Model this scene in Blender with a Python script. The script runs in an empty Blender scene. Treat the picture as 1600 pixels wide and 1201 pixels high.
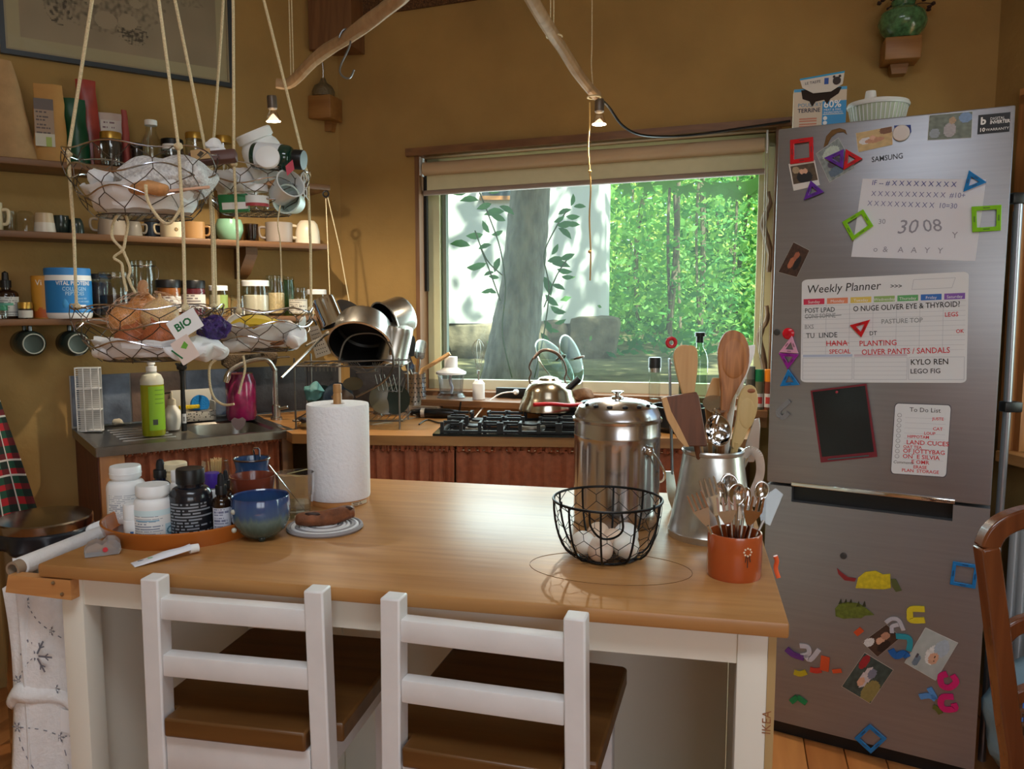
import bpy, bmesh, math, random
from mathutils import Vector, Matrix, noise
random.seed(7)
SC = bpy.context.scene
COL = SC.collection
PI = math.pi
R = math.radians
# ---------------------------------------------------------------- camera
F_PX, PITCH, ROLL, CAM_H = 1272.23, 0.1032, 0.0006, 1.3627
_cp, _sp = math.cos(PITCH), math.sin(PITCH)
C_FWD = Vector((0, _cp, -_sp)); _up = Vector((0, _sp, _cp)); _rt = Vector((1, 0, 0))
C_R = _rt * math.cos(ROLL) + _up * math.sin(ROLL)
C_U = _up * math.cos(ROLL) - _rt * math.sin(ROLL)
C_POS = Vector((0, 0, CAM_H))
cam_d = bpy.data.cameras.new('camera'); cam = bpy.data.objects.new('camera', cam_d); COL.objects.link(cam)
cam_d.sensor_width = 36; cam_d.lens = F_PX / 1600 * 36; cam_d.clip_start = .02; cam_d.clip_end = 200
_m = Matrix((C_R, C_U, -C_FWD)).transposed().to_4x4(); _m.translation = C_POS
cam.matrix_world = _m
SC.camera = cam
# ---------------------------------------------------------------- colour management
SC.view_settings.view_transform = 'Standard'; SC.view_settings.look = 'None'
SC.view_settings.gamma = 1; SC.view_settings.use_curve_mapping = False
SC.view_settings.exposure = 0.0
SC.cycles.max_bounces = 10; SC.cycles.transparent_max_bounces = 16; SC.cycles.diffuse_bounces = 4
SC.cycles.sample_clamp_indirect = 4.0
SC.cycles.caustics_reflective = False; SC.cycles.caustics_refractive = False
# ---------------------------------------------------------------- world, sun, daylight
wd = bpy.data.worlds.new('sky'); SC.world = wd; wd.use_nodes = True
_nt = wd.node_tree; _nt.nodes.clear()
_o = _nt.nodes.new('ShaderNodeOutputWorld'); _b = _nt.nodes.new('ShaderNodeBackground')
_s = _nt.nodes.new('ShaderNodeTexSky'); _s.sky_type = 'NISHITA'; _s.sun_disc = False
_s.sun_elevation = R(58); _s.sun_rotation = R(150); _s.air_density = 1; _s.dust_density = 2
_nt.links.new(_s.outputs[0], _b.inputs[0]); _nt.links.new(_b.outputs[0], _o.inputs[0])
_b.inputs[1].default_value = 0.34
def add_light(name, kind, loc, power, color, rot=None, target=None, **kw):
 l = bpy.data.lights.new(name, kind); l.energy = power; l.color = color
 for k, v in kw.items(): setattr(l, k, v)
 o = bpy.data.objects.new(name, l); COL.objects.link(o); o.location = loc
 if target is not None:
  o.rotation_euler = (Vector(target) - Vector(loc)).to_track_quat('-Z', 'Y').to_euler()
 elif rot: o.rotation_euler = rot
 return o
SUN_FROM = Vector((1.6, -2.6, 4.6)).normalized()
add_light('sun', 'SUN', (0, 0, 12), 15.0, (1, .95, .84), target=-SUN_FROM * 10 + Vector((0, 0, 12)), angle=R(.6))
# added area lights: assumed windows behind the photographer, assumed skylight, two visible windows
add_light('assumed_rear_window_fill', 'AREA', (.35, -2.74, 1.75), 13, (.94, .97, 1), target=(-.4, 2, 1.1), shape='RECTANGLE', size=1.2, size_y=1.3)
add_light('assumed_rear_window_fill', 'AREA', (1.62, -2.74, 1.75), 10, (.94, .97, 1), target=(.4, 2, 1.1), shape='RECTANGLE', size=1.0, size_y=1.3)
add_light('assumed_skylight_fill', 'AREA', (-.1, .35, 2.92), 35, (.83, .915, 1), target=(-.1, .55, 0), shape='RECTANGLE', size=1.3, size_y=.9)  # assumed skylight: area light added just under the closed ceiling
add_light('side_window_daylight', 'AREA', (2.42, 1.1, 1.45), 30, (.86, 1, .88), target=(0, 1.3, 1.0), shape='RECTANGLE', size=1.3, size_y=1.1)
add_light('kitchen_window_daylight', 'AREA', (.345, 3.400, 1.45), 22, (.80, .91, 1), target=(.345 - .259, 3.400 - .966, 1.40), shape='RECTANGLE', size=1.15, size_y=.75)
# ---------------------------------------------------------------- pixel helpers (places on real planes)
def ray(px, py): return C_FWD + C_R * ((px - 800) / F_PX) - C_U * ((py - 600.5) / F_PX)
def atz(px, py, z):
 d = ray(px, py); return C_POS + d * ((z - CAM_H) / d.z)
def aty(px, py, y):
 d = ray(px, py); return C_POS + d * (y / d.y)
def onplane(px, py, p0, n):
 d = ray(px, py); p0 = Vector(p0); n = Vector(n)
 return C_POS + d * ((p0 - C_POS).dot(n) / d.dot(n))
def on_line(px, p0, d):
 """point of the line p0+s*d seen at column px"""
 k = (px - 800) / F_PX
 p0 = Vector(p0); d = Vector(d)
 a = (p0 - C_POS).dot(C_R) - k * (p0 - C_POS).dot(C_FWD)
 b = d.dot(C_R) - k * d.dot(C_FWD)
 return p0 - d * (a / b)
def depth(p): return (Vector(p) - C_POS).dot(C_FWD)
def mpp(p): return depth(p) / F_PX            # metres per pixel at p
# ---------------------------------------------------------------- materials
def lin(c):
 c = c / 255
 return c / 12.92 if c <= .04045 else ((c + .055) / 1.055) ** 2.4
def rgb(r, g, b): return (lin(r), lin(g), lin(b), 1)
MATS = {}
def _new(name):
 m = bpy.data.materials.new(name); m.use_nodes = True
 nt = m.node_tree
 return m, nt, nt.nodes['Principled BSDF']
def mat(name, col=None, rough=.5, metal=0, var=0, scale=20, bump=0, bscale=None, coat=0, spec=.5, stretch=(1, 1, 1), emit=None, estr=0, trans=0, ior=1.45, alpha=1, sheen=0, sss=0, aniso=0):
 if name in MATS: return MATS[name]
 m, nt, p = _new(name); N = nt.nodes.new; L = nt.links.new
 p.inputs['Base Color'].default_value = col; p.inputs['Roughness'].default_value = rough
 p.inputs['Metallic'].default_value = metal; p.inputs['Coat Weight'].default_value = coat
 p.inputs['Specular IOR Level'].default_value = spec; p.inputs['Transmission Weight'].default_value = trans
 p.inputs['IOR'].default_value = ior; p.inputs['Alpha'].default_value = alpha
 p.inputs['Sheen Weight'].default_value = sheen; p.inputs['Anisotropic'].default_value = aniso
 if sss:
  p.inputs['Subsurface Weight'].default_value = sss; p.inputs['Subsurface Radius'].default_value = (.02, .01, .006)
 if emit: p.inputs['Emission Color'].default_value = emit; p.inputs['Emission Strength'].default_value = estr
 if var or bump:
  tc = N('ShaderNodeTexCoord'); mp = N('ShaderNodeMapping'); mp.inputs['Scale'].default_value = stretch
  L(tc.outputs['Object'], mp.inputs[0])
  nz = N('ShaderNodeTexNoise'); nz.inputs['Scale'].default_value = scale; nz.inputs['Detail'].default_value = 6
  L(mp.outputs[0], nz.inputs['Vector'])
  if var:
   mx = N('ShaderNodeMix'); mx.data_type = 'RGBA'
   c = col
   mx.inputs[6].default_value = tuple(max(0, x * (1 - var)) for x in c[:3]) + (1,)
   mx.inputs[7].default_value = tuple(min(1, x * (1 + var)) for x in c[:3]) + (1,)
   rp = N('ShaderNodeMapRange'); rp.inputs[1].default_value = .3; rp.inputs[2].default_value = .7
   L(nz.outputs[0], rp.inputs[0]); L(rp.outputs[0], mx.inputs[0]); L(mx.outputs[2], p.inputs['Base Color'])
  if bump:
   nb = nz
   if bscale:
    nb = N('ShaderNodeTexNoise'); nb.inputs['Scale'].default_value = bscale; nb.inputs['Detail'].default_value = 5
    L(mp.outputs[0], nb.inputs['Vector'])
   bp = N('ShaderNodeBump'); bp.inputs['Strength'].default_value = bump; bp.inputs['Distance'].default_value = .01
   L(nb.outputs[0], bp.inputs['Height']); L(bp.outputs[0], p.inputs['Normal'])
 MATS[name] = m
 return m
def wood(name, c1, c2, rough=.45, scale=6, axis=0, ring=.6, coat=0, bump=.08, fine=60):
 """grain running along axis"""
 if name in MATS: return MATS[name]
 m, nt, p = _new(name); N = nt.nodes.new; L = nt.links.new
 tc = N('ShaderNodeTexCoord'); mp = N('ShaderNodeMapping')
 s = [1, 1, 1]; s[axis] = .09
 mp.inputs['Scale'].default_value = s; L(tc.outputs['Object'], mp.inputs[0])
 n1 = N('ShaderNodeTexNoise'); n1.inputs['Scale'].default_value = scale; n1.inputs['Detail'].default_value = 3; n1.inputs['Distortion'].default_value = 1.2
 L(mp.outputs[0], n1.inputs['Vector'])
 mu = N('ShaderNodeMath'); mu.operation = 'MULTIPLY'; mu.inputs[1].default_value = 9; L(n1.outputs[0], mu.inputs[0])
 fr = N('ShaderNodeMath'); fr.operation = 'PINGPONG'; fr.inputs[1].default_value = 1; L(mu.outputs[0], fr.inputs[0])
 n2 = N('ShaderNodeTexNoise'); n2.inputs['Scale'].default_value = fine; n2.inputs['Detail'].default_value = 4
 L(mp.outputs[0], n2.inputs['Vector'])
 mx0 = N('ShaderNodeMix'); mx0.data_type = 'FLOAT'; mx0.inputs[0].default_value = 1 - ring
 L(fr.outputs[0], mx0.inputs[2]); L(n2.outputs[0], mx0.inputs[3])
 mx = N('ShaderNodeMix'); mx.data_type = 'RGBA'; mx.inputs[6].default_value = c1; mx.inputs[7].default_value = c2
 L(mx0.outputs[0], mx.inputs[0]); L(mx.outputs[2], p.inputs['Base Color'])
 p.inputs['Roughness'].default_value = rough; p.inputs['Coat Weight'].default_value = coat
 bp = N('ShaderNodeBump'); bp.inputs['Strength'].default_value = bump; bp.inputs['Distance'].default_value = .004
 L(n2.outputs[0], bp.inputs['Height']); L(bp.outputs[0], p.inputs['Normal'])
 MATS[name] = m
 return m
def glass(name, tint=(.93, .96, .95, 1), gloss=.9, rough=.03):
 """thin clear glass: tinted pass-through plus Fresnel reflection"""
 if name in MATS: return MATS[name]
 m = bpy.data.materials.new(name); m.use_nodes = True; nt = m.node_tree; nt.nodes.clear(); N = nt.nodes.new; L = nt.links.new
 o = N('ShaderNodeOutputMaterial'); t = N('ShaderNodeBsdfTransparent'); g = N('ShaderNodeBsdfGlossy'); mx = N('ShaderNodeMixShader')
 t.inputs[0].default_value = tint; g.inputs['Roughness'].default_value = rough
 f = N('ShaderNodeLayerWeight'); f.inputs[0].default_value = .5
 pw_ = N('ShaderNodeMath'); pw_.operation = 'POWER'; pw_.inputs[1].default_value = 3; L(f.outputs['Facing'], pw_.inputs[0])
 k = N('ShaderNodeMath'); k.operation = 'MULTIPLY_ADD'; k.inputs[1].default_value = .6 * gloss; k.inputs[2].default_value = .04 * gloss; L(pw_.outputs[0], k.inputs[0])
 L(k.outputs[0], mx.inputs[0]); L(t.outputs[0], mx.inputs[1]); L(g.outputs[0], mx.inputs[2]); L(mx.outputs[0], o.inputs[0])
 MATS[name] = m
 return m
def vcol(name='print', rough=.5):
 """printed surface whose ink comes from a colour attribute"""
 key = name + '_ink'
 if key in MATS: return MATS[key]
 m, nt, p = _new(key)
 a = nt.nodes.new('ShaderNodeVertexColor'); a.layer_name = 'ink'
 nt.links.new(a.outputs[0], p.inputs['Base Color']); p.inputs['Roughness'].default_value = rough
 MATS[key] = m
 return m
# ---------------------------------------------------------------- mesh helpers
class MB:
 def __init__(s): s.bm = bmesh.new()
 def box(s, c, d, rot=None, bev=0):
  r = bmesh.ops.create_cube(s.bm, size=1)
  vs = r['verts']
  bmesh.ops.scale(s.bm, vec=Vector(d), verts=vs)
  if bev:
   es = list({e for v in vs for e in v.link_edges})
   rb = bmesh.ops.bevel(s.bm, geom=es, offset=min(bev, min(d) * .45), segments=2, affect='EDGES', profile=.5)
   vs = list({v for v in vs if v.is_valid} | set(rb['verts']))
  if rot is not None:
   bmesh.ops.transform(s.bm, matrix=rot.to_4x4() if not isinstance(rot, (int, float)) else Matrix.Rotation(rot, 4, 'Z'), verts=vs)
  bmesh.ops.translate(s.bm, vec=Vector(c), verts=vs)
  return s
 def span(s, a, b, bev=0):
  a, b = Vector(a), Vector(b)
  return s.box((a + b) / 2, [abs(x) for x in (b - a)], bev=bev)
 def beam(s, a, b, w, h, bev=0, up=(0, 0, 1)):
  a, b = Vector(a), Vector(b); d = b - a; x = d.normalized(); u = Vector(up)
  y = u.cross(x)
  if y.length < 1e-4: y = Vector((0, 1, 0)).cross(x)
  y.normalize(); z = x.cross(y)
  return s.box((a + b) / 2, (d.length, w, h), rot=Matrix((x, y, z)).transposed(), bev=bev)
 def ring(s, pts): return [s.bm.verts.new(p) for p in pts]
 def bridge(s, r1, r2, close=True):
  n = len(r1)
  for i in range(n if close else n - 1):
   j = (i + 1) % n
   try: s.bm.faces.new((r1[i], r1[j], r2[j], r2[i]))
   except ValueError: pass
 def lathe(s, prof, seg=24, c=(0, 0, 0), m=None, sx=1, sy=1, cap=True):
  """prof: (r, z) list from bottom to top"""
  c = Vector(c); rings = []
  for r, z in prof:
   if r < 1e-5:
    rings.append([Vector((0, 0, z))])
   else:
    rings.append([Vector((r * sx * math.cos(2 * PI * i / seg), r * sy * math.sin(2 * PI * i / seg), z)) for i in range(seg)])
  vr = []
  for rg in rings:
   vr.append([s.bm.verts.new((m @ p if m else p) + c) for p in rg])
  for a, b in zip(vr, vr[1:]):
   if len(a) == 1 and len(b) == 1: continue
   if len(a) == 1:
    for i in range(seg): s.bm.faces.new((a[0], b[(i + 1) % seg], b[i]))
   elif len(b) == 1:
    for i in range(seg): s.bm.faces.new((a[i], a[(i + 1) % seg], b[0]))
   else: s.bridge(a, b)
  if cap:
   if len(vr[0]) > 1: s.bm.faces.new(list(reversed(vr[0])))
   if len(vr[-1]) > 1: s.bm.faces.new(vr[-1])
  return s
 def tube(s, pts, r, seg=8, closed=False, cap=True):
  """pts path, r radius (number or list)"""
  P = [Vector(p) for p in pts]; n = len(P)
  if n < 2: return s
  rr = r if isinstance(r, (list, tuple)) else [r] * n
  T = []
  for i in range(n):
   if closed: t = P[(i + 1) % n] - P[i - 1]
   else: t = P[min(i + 1, n - 1)] - P[max(i - 1, 0)]
   T.append(t.normalized() if t.length > 1e-9 else Vector((0, 0, 1)))
  u = T[0].orthogonal().normalized(); rings = []
  for i in range(n):
   u = u - T[i] * u.dot(T[i])
   if u.length < 1e-6: u = T[i].orthogonal()
   u.normalize(); w = T[i].cross(u)
   rings.append([s.bm.verts.new(P[i] + (u * math.cos(2 * PI * k / seg) + w * math.sin(2 * PI * k / seg)) * rr[i]) for k in range(seg)])
  for a, b in zip(rings, rings[1:]): s.bridge(a, b)
  if closed:
   # match the seam with the least twist
   a, b = rings[-1], rings[0]
   k = min(range(seg), key=lambda k: sum((a[i].co - b[(i + k) % seg].co).length for i in range(seg)))
   s.bridge(a, b[k:] + b[:k])
  elif cap:
   s.bm.faces.new(list(reversed(rings[0]))); s.bm.faces.new(rings[-1])
  return s
 def prism(s, poly, fn0, fn1):
  """poly: 2d points; fn0/fn1 map a 2d point to the two ends"""
  a = [s.bm.verts.new(fn0(p)) for p in poly]; b = [s.bm.verts.new(fn1(p)) for p in poly]
  s.bm.faces.new(a); s.bm.faces.new(list(reversed(b))); s.bridge(b, a)
  return s
 def slab(s, poly, z0, z1):
  return s.prism(poly, lambda p: Vector((p[0], p[1], z0)), lambda p: Vector((p[0], p[1], z1)))
 def plate(s, poly, y0, y1):
  """polygon in the x-z plane, thickness along y"""
  return s.prism(poly, lambda p: Vector((p[0], y0, p[1])), lambda p: Vector((p[0], y1, p[1])))
 def ball(s, c, r, sc=(1, 1, 1), sub=2, m=None):
  q = bmesh.ops.create_icosphere(s.bm, subdivisions=sub, radius=r); vs = q['verts']
  bmesh.ops.scale(s.bm, vec=Vector(sc), verts=vs)
  if m: bmesh.ops.transform(s.bm, matrix=m.to_4x4(), verts=vs)
  bmesh.ops.translate(s.bm, vec=Vector(c), verts=vs)
  return s
 def grid(s, fn, nu, nv, closeu=False):
  g = [[s.bm.verts.new(fn(i / (nu if closeu else nu - 1) if True else 0, j / (nv - 1))) for j in range(nv)] for i in range(nu)]
  for i in range(nu if closeu else nu - 1):
   for j in range(nv - 1):
    i2 = (i + 1) % nu
    s.bm.faces.new((g[i][j], g[i2][j], g[i2][j + 1], g[i][j + 1]))
  return s
 def jitter(s, amt, sc=20, seed=0):
  for v in s.bm.verts:
   q = v.co * sc + Vector((seed, seed * 2, -seed))
   v.co += Vector((noise.noise(q), noise.noise(q + Vector((31, 0, 0))), noise.noise(q + Vector((0, 57, 0))))) * amt
  return s
 def obj(s, name, material, parent=None, loc=None, rot=None, smooth=True, ang=35, solid=0, sub=0):
  bmesh.ops.recalc_face_normals(s.bm, faces=s.bm.faces)
  me = bpy.data.meshes.new(name); s.bm.to_mesh(me); s.bm.free()
  if smooth:
   me.polygons.foreach_set('use_smooth', [True] * len(me.polygons)); me.set_sharp_from_angle(angle=R(ang))
  if material: me.materials.append(material)
  o = bpy.data.objects.new(name, me); COL.objects.link(o)
  if parent: o.parent = parent
  if loc is not None: o.location = loc
  if rot is not None: o.rotation_euler = rot if not isinstance(rot, (int, float)) else (0, 0, rot)
  if solid:
   md = o.modifiers.new('thickness', 'SOLIDIFY'); md.thickness = solid; md.offset = 0
  if sub:
   md = o.modifiers.new('soft', 'SUBSURF'); md.levels = sub; md.render_levels = sub
  return o
def tag(o, label, cat, group=None):
 o['label'] = label; o['category'] = cat
 if group: o['group'] = group
 return o
def thing(name, label, cat, loc=(0, 0, 0), rot=0, group=None):
 o = bpy.data.objects.new(name, None); COL.objects.link(o); o.empty_display_size = .05
 o.location = loc; o.rotation_euler = rot if not isinstance(rot, (int, float)) else (0, 0, rot)
 return tag(o, label, cat, group)
def struct(o):
 o['kind'] = 'structure'; return o
_TXT = {}
def text(name, s, size, material, parent, m, align='LEFT', shear=0, depth_=.0002, xs=1.0, bold=0):
 """flat lettering; m: 4x4 placing text x right, y up"""
 cu = bpy.data.curves.new(name, 'FONT'); cu.body = s; cu.size = size; cu.align_x = align; cu.shear = shear
 cu.resolution_u = 2; cu.fill_mode = 'FRONT'; cu.offset = bold
 to = bpy.data.objects.new(name + '_t', cu)
 me = bpy.data.meshes.new_from_object(to)
 bpy.data.objects.remove(to); bpy.data.curves.remove(cu)
 me.name = name; me.transform(Matrix.Diagonal((xs, 1, 1, 1)))
 me.materials.clear(); me.materials.append(material)
 o = bpy.data.objects.new(name, me); COL.objects.link(o)
 if parent: o.parent = parent
 o.matrix_local = m
 return o
def XZ(x, y, z, rot=0):
 """matrix for lettering standing in the local x-z plane facing -y"""
 return Matrix.Translation((x, y, z)) @ Matrix.Rotation(R(90), 4, 'X') @ Matrix.Rotation(rot, 4, 'Z')
def ink_panel(name, material, parent, corners, fn, nu, nv, th=0):
 """quad (bl, br, tr, tl) coloured by fn(u, v) -> linear rgba"""
 bl, br, tr, tl = [Vector(c) for c in corners]
 vs = []; cs = []
 for j in range(nv + 1):
  for i in range(nu + 1):
   u, v = i / nu, j / nv
   vs.append(bl * (1 - u) * (1 - v) + br * u * (1 - v) + tr * u * v + tl * (1 - u) * v)
 fs = [(j * (nu + 1) + i, j * (nu + 1) + i + 1, (j + 1) * (nu + 1) + i + 1, (j + 1) * (nu + 1) + i) for j in range(nv) for i in range(nu)]
 for j in range(nv):
  for i in range(nu): cs.append(fn((i + .5) / nu, (j + .5) / nv))
 me = bpy.data.meshes.new(name); me.from_pydata(vs, [], fs)
 at = me.color_attributes.new('ink', 'FLOAT_COLOR', 'CORNER')
 flat = []
 for c in cs: flat += list(c) * 4
 at.data.foreach_set('color', flat)
 me.materials.append(material)
 o = bpy.data.objects.new(name, me); COL.objects.link(o)
 if parent: o.parent = parent
 return o
def arc(c, r, a0, a1, n, plane='xy', sy=None):
 o = []
 for i in range(n + 1):
  a = a0 + (a1 - a0) * i / n; x, y = r * math.cos(a), (sy or r) * math.sin(a)
  if plane == 'xy': o.append(Vector((c[0] + x, c[1] + y, c[2])))
  elif plane == 'xz': o.append(Vector((c[0] + x, c[1], c[2] + y)))
  else: o.append(Vector((c[0], c[1] + x, c[2] + y)))
 return o
def smooth_path(pts, n=6):
 """Catmull-Rom through pts"""
 P = [Vector(p) for p in pts]; out = []
 for i in range(len(P) - 1):
  p0 = P[max(i - 1, 0)]; p1 = P[i]; p2 = P[i + 1]; p3 = P[min(i + 2, len(P) - 1)]
  for k in range(n):
   t = k / n
   out.append(.5 * ((2 * p1) + (p2 - p0) * t + (2 * p0 - 5 * p1 + 4 * p2 - p3) * t * t + (3 * p1 - p0 - 3 * p2 + p3) * t ** 3))
 out.append(P[-1]); return out
def rrect(w, h, r, n=4, cx=0, cy=0):
 o = []
 for sx, sy, a in ((1, 1, 0), (-1, 1, 90), (-1, -1, 180), (1, -1, 270)):
  for k in range(n + 1):
   t = R(a + 90 * k / n); o.append((cx + sx * (w / 2 - r) + r * math.cos(t), cy + sy * (h / 2 - r) + r * math.sin(t)))
 return o
def copy_tree(o, parent=None):
 c = o.copy(); COL.objects.link(c); c.parent = parent
 for ch in list(o.children): copy_tree(ch, c)
 return c
# ================================================================ shared materials
plaster = mat('ochre plaster', rgb(160, 127, 74), .85, var=.14, scale=3.2, bump=.35, bscale=24)
plaster_pale = mat('cream plaster', rgb(205, 186, 150), .9, var=.08, scale=3, bump=.2, bscale=25)
m_ceiling = mat('lime ceiling', rgb(205, 190, 160), .9, var=.06, scale=3)
oak = wood('oiled oak', rgb(192, 142, 86), rgb(156, 106, 58), .38, scale=9, axis=0, ring=.35, fine=70)
oak_work = wood('worktop oak', rgb(164, 118, 66), rgb(128, 84, 42), .42, scale=8, axis=0, ring=.4)
pine = wood('pine', rgb(214, 158, 98), rgb(186, 124, 68), .5, scale=10, axis=0, ring=.5)
pine_z = wood('upright pine', rgb(190, 132, 78), rgb(150, 94, 48), .5, scale=10, axis=2, ring=.55)
dark_trim = wood('stained window wood', rgb(132, 92, 58), rgb(96, 62, 38), .5, scale=9, axis=2, ring=.5)
dark_trim_x = wood('stained lintel wood', rgb(136, 94, 56), rgb(100, 64, 38), .5, scale=9, axis=0, ring=.5)
shelf_wood = wood('brown shelf wood', rgb(122, 84, 48), rgb(90, 56, 30), .45, scale=8, axis=0, ring=.5)
floor_wood = [wood('pine floor %s' % n, a, b, .38, scale=7, axis=1, ring=.55) for n, a, b in
   (('amber', rgb(200, 136, 80), rgb(165, 100, 52)), ('honey', rgb(208, 146, 88), rgb(172, 108, 58)), ('russet', rgb(190, 126, 72), rgb(152, 92, 48)))]
white_paint = mat('worn white paint', rgb(226, 224, 222), .45, var=.05, scale=14, bump=.05)
cream_paint = mat('cream cabinet paint', rgb(232, 227, 212), .45, var=.02, scale=6)
steel = mat('brushed steel', rgb(186, 182, 176), .27, 1, var=.06, scale=60, stretch=(1, 1, .05))
steel_dark = mat('worn sink steel', rgb(150, 144, 136), .3, 1, var=.1, scale=30)
chrome = mat('polished chrome', rgb(215, 215, 215), .08, 1)
iron = mat('black iron', rgb(22, 22, 24), .45, .3)
black_pl = mat('black plastic', rgb(18, 18, 20), .38)
white_pl = mat('white plastic', rgb(235, 236, 236), .35)
white_matte = mat('matte white paper', rgb(240, 240, 240), .85)
glass_m = glass('clear glass')
glass_jar = glass('jar glass', (.955, .968, .955, 1), 1.0)
twine = mat('jute twine', rgb(214, 196, 158), .9, var=.2, scale=300)
terracotta = mat('glazed terracotta', rgb(178, 84, 40), .22, var=.08, scale=20, coat=.4)
curtain_m = mat('rust linen', rgb(150, 84, 56), .9, var=.18, scale=45, bump=.2, bscale=300)
white_txt = mat('white ink', rgb(235, 235, 235), .6)
black_txt = mat('black ink', rgb(25, 25, 28), .6)
grey_txt = mat('grey ink', rgb(96, 98, 104), .6)
red_txt = mat('red marker ink', rgb(206, 40, 52), .6)
blue_txt = mat('blue pen ink', rgb(64, 76, 150), .6)
# ================================================================ the shell of the room
AL, AB, AR = R(35.8), R(-15), R(-80)
L0 = Vector((-1.587, 2.903, 0)); LD = Vector((math.cos(AL), math.sin(AL), 0)); LN = Vector((math.sin(AL), -math.cos(AL), 0))
B0 = Vector((-.35, 3.42, 0)); BD = Vector((math.cos(AB), math.sin(AB), 0)); BN = Vector((math.sin(AB), -math.cos(AB), 0))
C1 = Vector((-.729, 3.522, 0)); SB2 = 2.08
C2 = B0 + BD * SB2
RD = Vector((math.cos(AR), math.sin(AR), 0)); RN = Vector((math.sin(AR), -math.cos(AR), 0))
def WL(s, o, z): return L0 + LD * s + LN * o + Vector((0, 0, z))
def WB(s, o, z): return B0 + BD * s + BN * o + Vector((0, 0, z))
def WR(s, o, z): return C2 + RD * s + RN * o + Vector((0, 0, z))
ZC = 2.95
S_C1L = (C1 - L0).dot(LD); S_C1B = (C1 - B0).dot(BD)
LEFT_END = WL(-1.3, 0, 0)
RIGHT_END = WR(4.0, 0, 0)
REAR_Y = -2.7
# floor with planks
flo = struct(MB().slab([(-4.2, -3.2), (3.6, -3.2), (3.6, 4.0), (-4.2, 4.0)], -.12, -.028).obj('floor', mat('floor screed', rgb(60, 44, 30), .9)))
pd = Vector((math.cos(AB), math.sin(AB), 0))
plank_me = {}
for i in range(-34, 32):
 o = MB().box((0, 0, 0), (.1115, 6.9, .028), bev=.003).obj('plank', floor_wood[(i * 7) % 3], flo) if (i * 7) % 3 not in plank_me else None
 if o is None:
  o = bpy.data.objects.new('plank', plank_me[(i * 7) % 3]); COL.objects.link(o); o.parent = flo
 plank_me[(i * 7) % 3] = o.data
 o.location = Vector((.985, 2.25, -.014)) + pd * ((i + .5) * .114) - Vector((-pd.y, pd.x, 0)) * 2.3
 o.rotation_euler = (0, 0, AB)
# left wall (carries the shelves)
struct(MB().prism([(-1.3, -.1), (S_C1L + .35, -.1), (S_C1L + .35, ZC), (-1.3, ZC)], lambda p: WL(p[0], 0, p[1]), lambda p: WL(p[0], -.3, p[1])).obj('wall_left', plaster))
# window wall, four pieces round the opening
OP = dict(l=-.053, r=1.385, b=.955, tl=1.955, tr=2.001)
def wb_piece(poly, name='wall_back', o0=0, o1=-.3, m=None, parent=None):
 return MB().prism(poly, lambda p: WB(p[0], o0, p[1]), lambda p: WB(p[0], o1, p[1])).obj(name, m or plaster, parent)
_f = lambda s: OP['tl'] + (OP['tr'] - OP['tl']) * (s - OP['l']) / (OP['r'] - OP['l'])
wallb = struct(wb_piece([(S_C1B - .3, -.1), (OP['l'], -.1), (OP['l'], ZC), (S_C1B - .3, ZC)]))
wb_piece([(OP['r'], -.1), (SB2 + .25, -.1), (SB2 + .25, ZC), (OP['r'], ZC)], 'wall_pier', parent=wallb)
wb_piece([(OP['l'], -.1), (OP['r'], -.1), (OP['r'], OP['b']), (OP['l'], OP['b'])], 'wall_below_window', parent=wallb)
wb_piece([(OP['l'], OP['tl']), (OP['r'], OP['tr']), (OP['r'], ZC), (OP['l'], ZC)], 'wall_above_window', parent=wallb)
# right wall with its window opening
RO = dict(l=.17, r=1.75, b=.86, t=2.03)
def wr_piece(poly, name, parent=None):
 return MB().prism(poly, lambda p: WR(p[0], 0, p[1]), lambda p: WR(p[0], -.3, p[1])).obj(name, plaster, parent)
wallr = struct(wr_piece([(-.3, -.1), (RO['l'], -.1), (RO['l'], ZC), (-.3, ZC)], 'wall_right'))
wr_piece([(RO['r'], -.1), (4.0, -.1), (4.0, ZC), (RO['r'], ZC)], 'wall_pier', wallr)
wr_piece([(RO['l'], -.1), (RO['r'], -.1), (RO['r'], RO['b']), (RO['l'], RO['b'])], 'wall_below_window', wallr)
wr_piece([(RO['l'], RO['t']), (RO['r'], RO['t']), (RO['r'], ZC), (RO['l'], ZC)], 'wall_above_window', wallr)
# the rest of the room behind the photographer
def seg_wall(a, b, name, m, z0=-.1, z1=ZC):
 d = (b - a).normalized(); n = Vector((-d.y, d.x, 0)) * -1
 n = n if (Vector((0, .5, 0)) - a).dot(n) < 0 else -n
 return struct(MB().prism([(a.x, a.y), (b.x, b.y), (b.x + n.x * .25, b.y + n.y * .25), (a.x + n.x * .25, a.y + n.y * .25)],
       lambda p: Vector((p[0], p[1], z0)), lambda p: Vector((p[0], p[1], z1))).obj(name, m))
RL = Vector((LEFT_END.x - .35, REAR_Y, 0)); RR = Vector((RIGHT_END.x + .1, REAR_Y, 0))
seg_wall(RL, LEFT_END, 'wall_west', plaster_pale)
wre = None
for x0, x1, z0, z1 in ((RL.x - .3, -.28, -.1, ZC), (.98, 1.1, -.1, ZC), (2.14, RR.x + .3, -.1, ZC), (-.28, .98, -.1, 1.1), (-.28, .98, 2.4, ZC), (1.1, 2.14, -.1, 1.1), (1.1, 2.14, 2.4, ZC)):  # the gaps are assumed windows, opened for the added rear lights
 _w = MB().span((x0, REAR_Y - .25, z0), (x1, REAR_Y, z1)).obj('wall_rear' if wre is None else 'wall_pier', plaster_pale, wre)
 if wre is None: wre = struct(_w)
seg_wall(RIGHT_END, RR, 'wall_east', plaster_pale)
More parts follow.
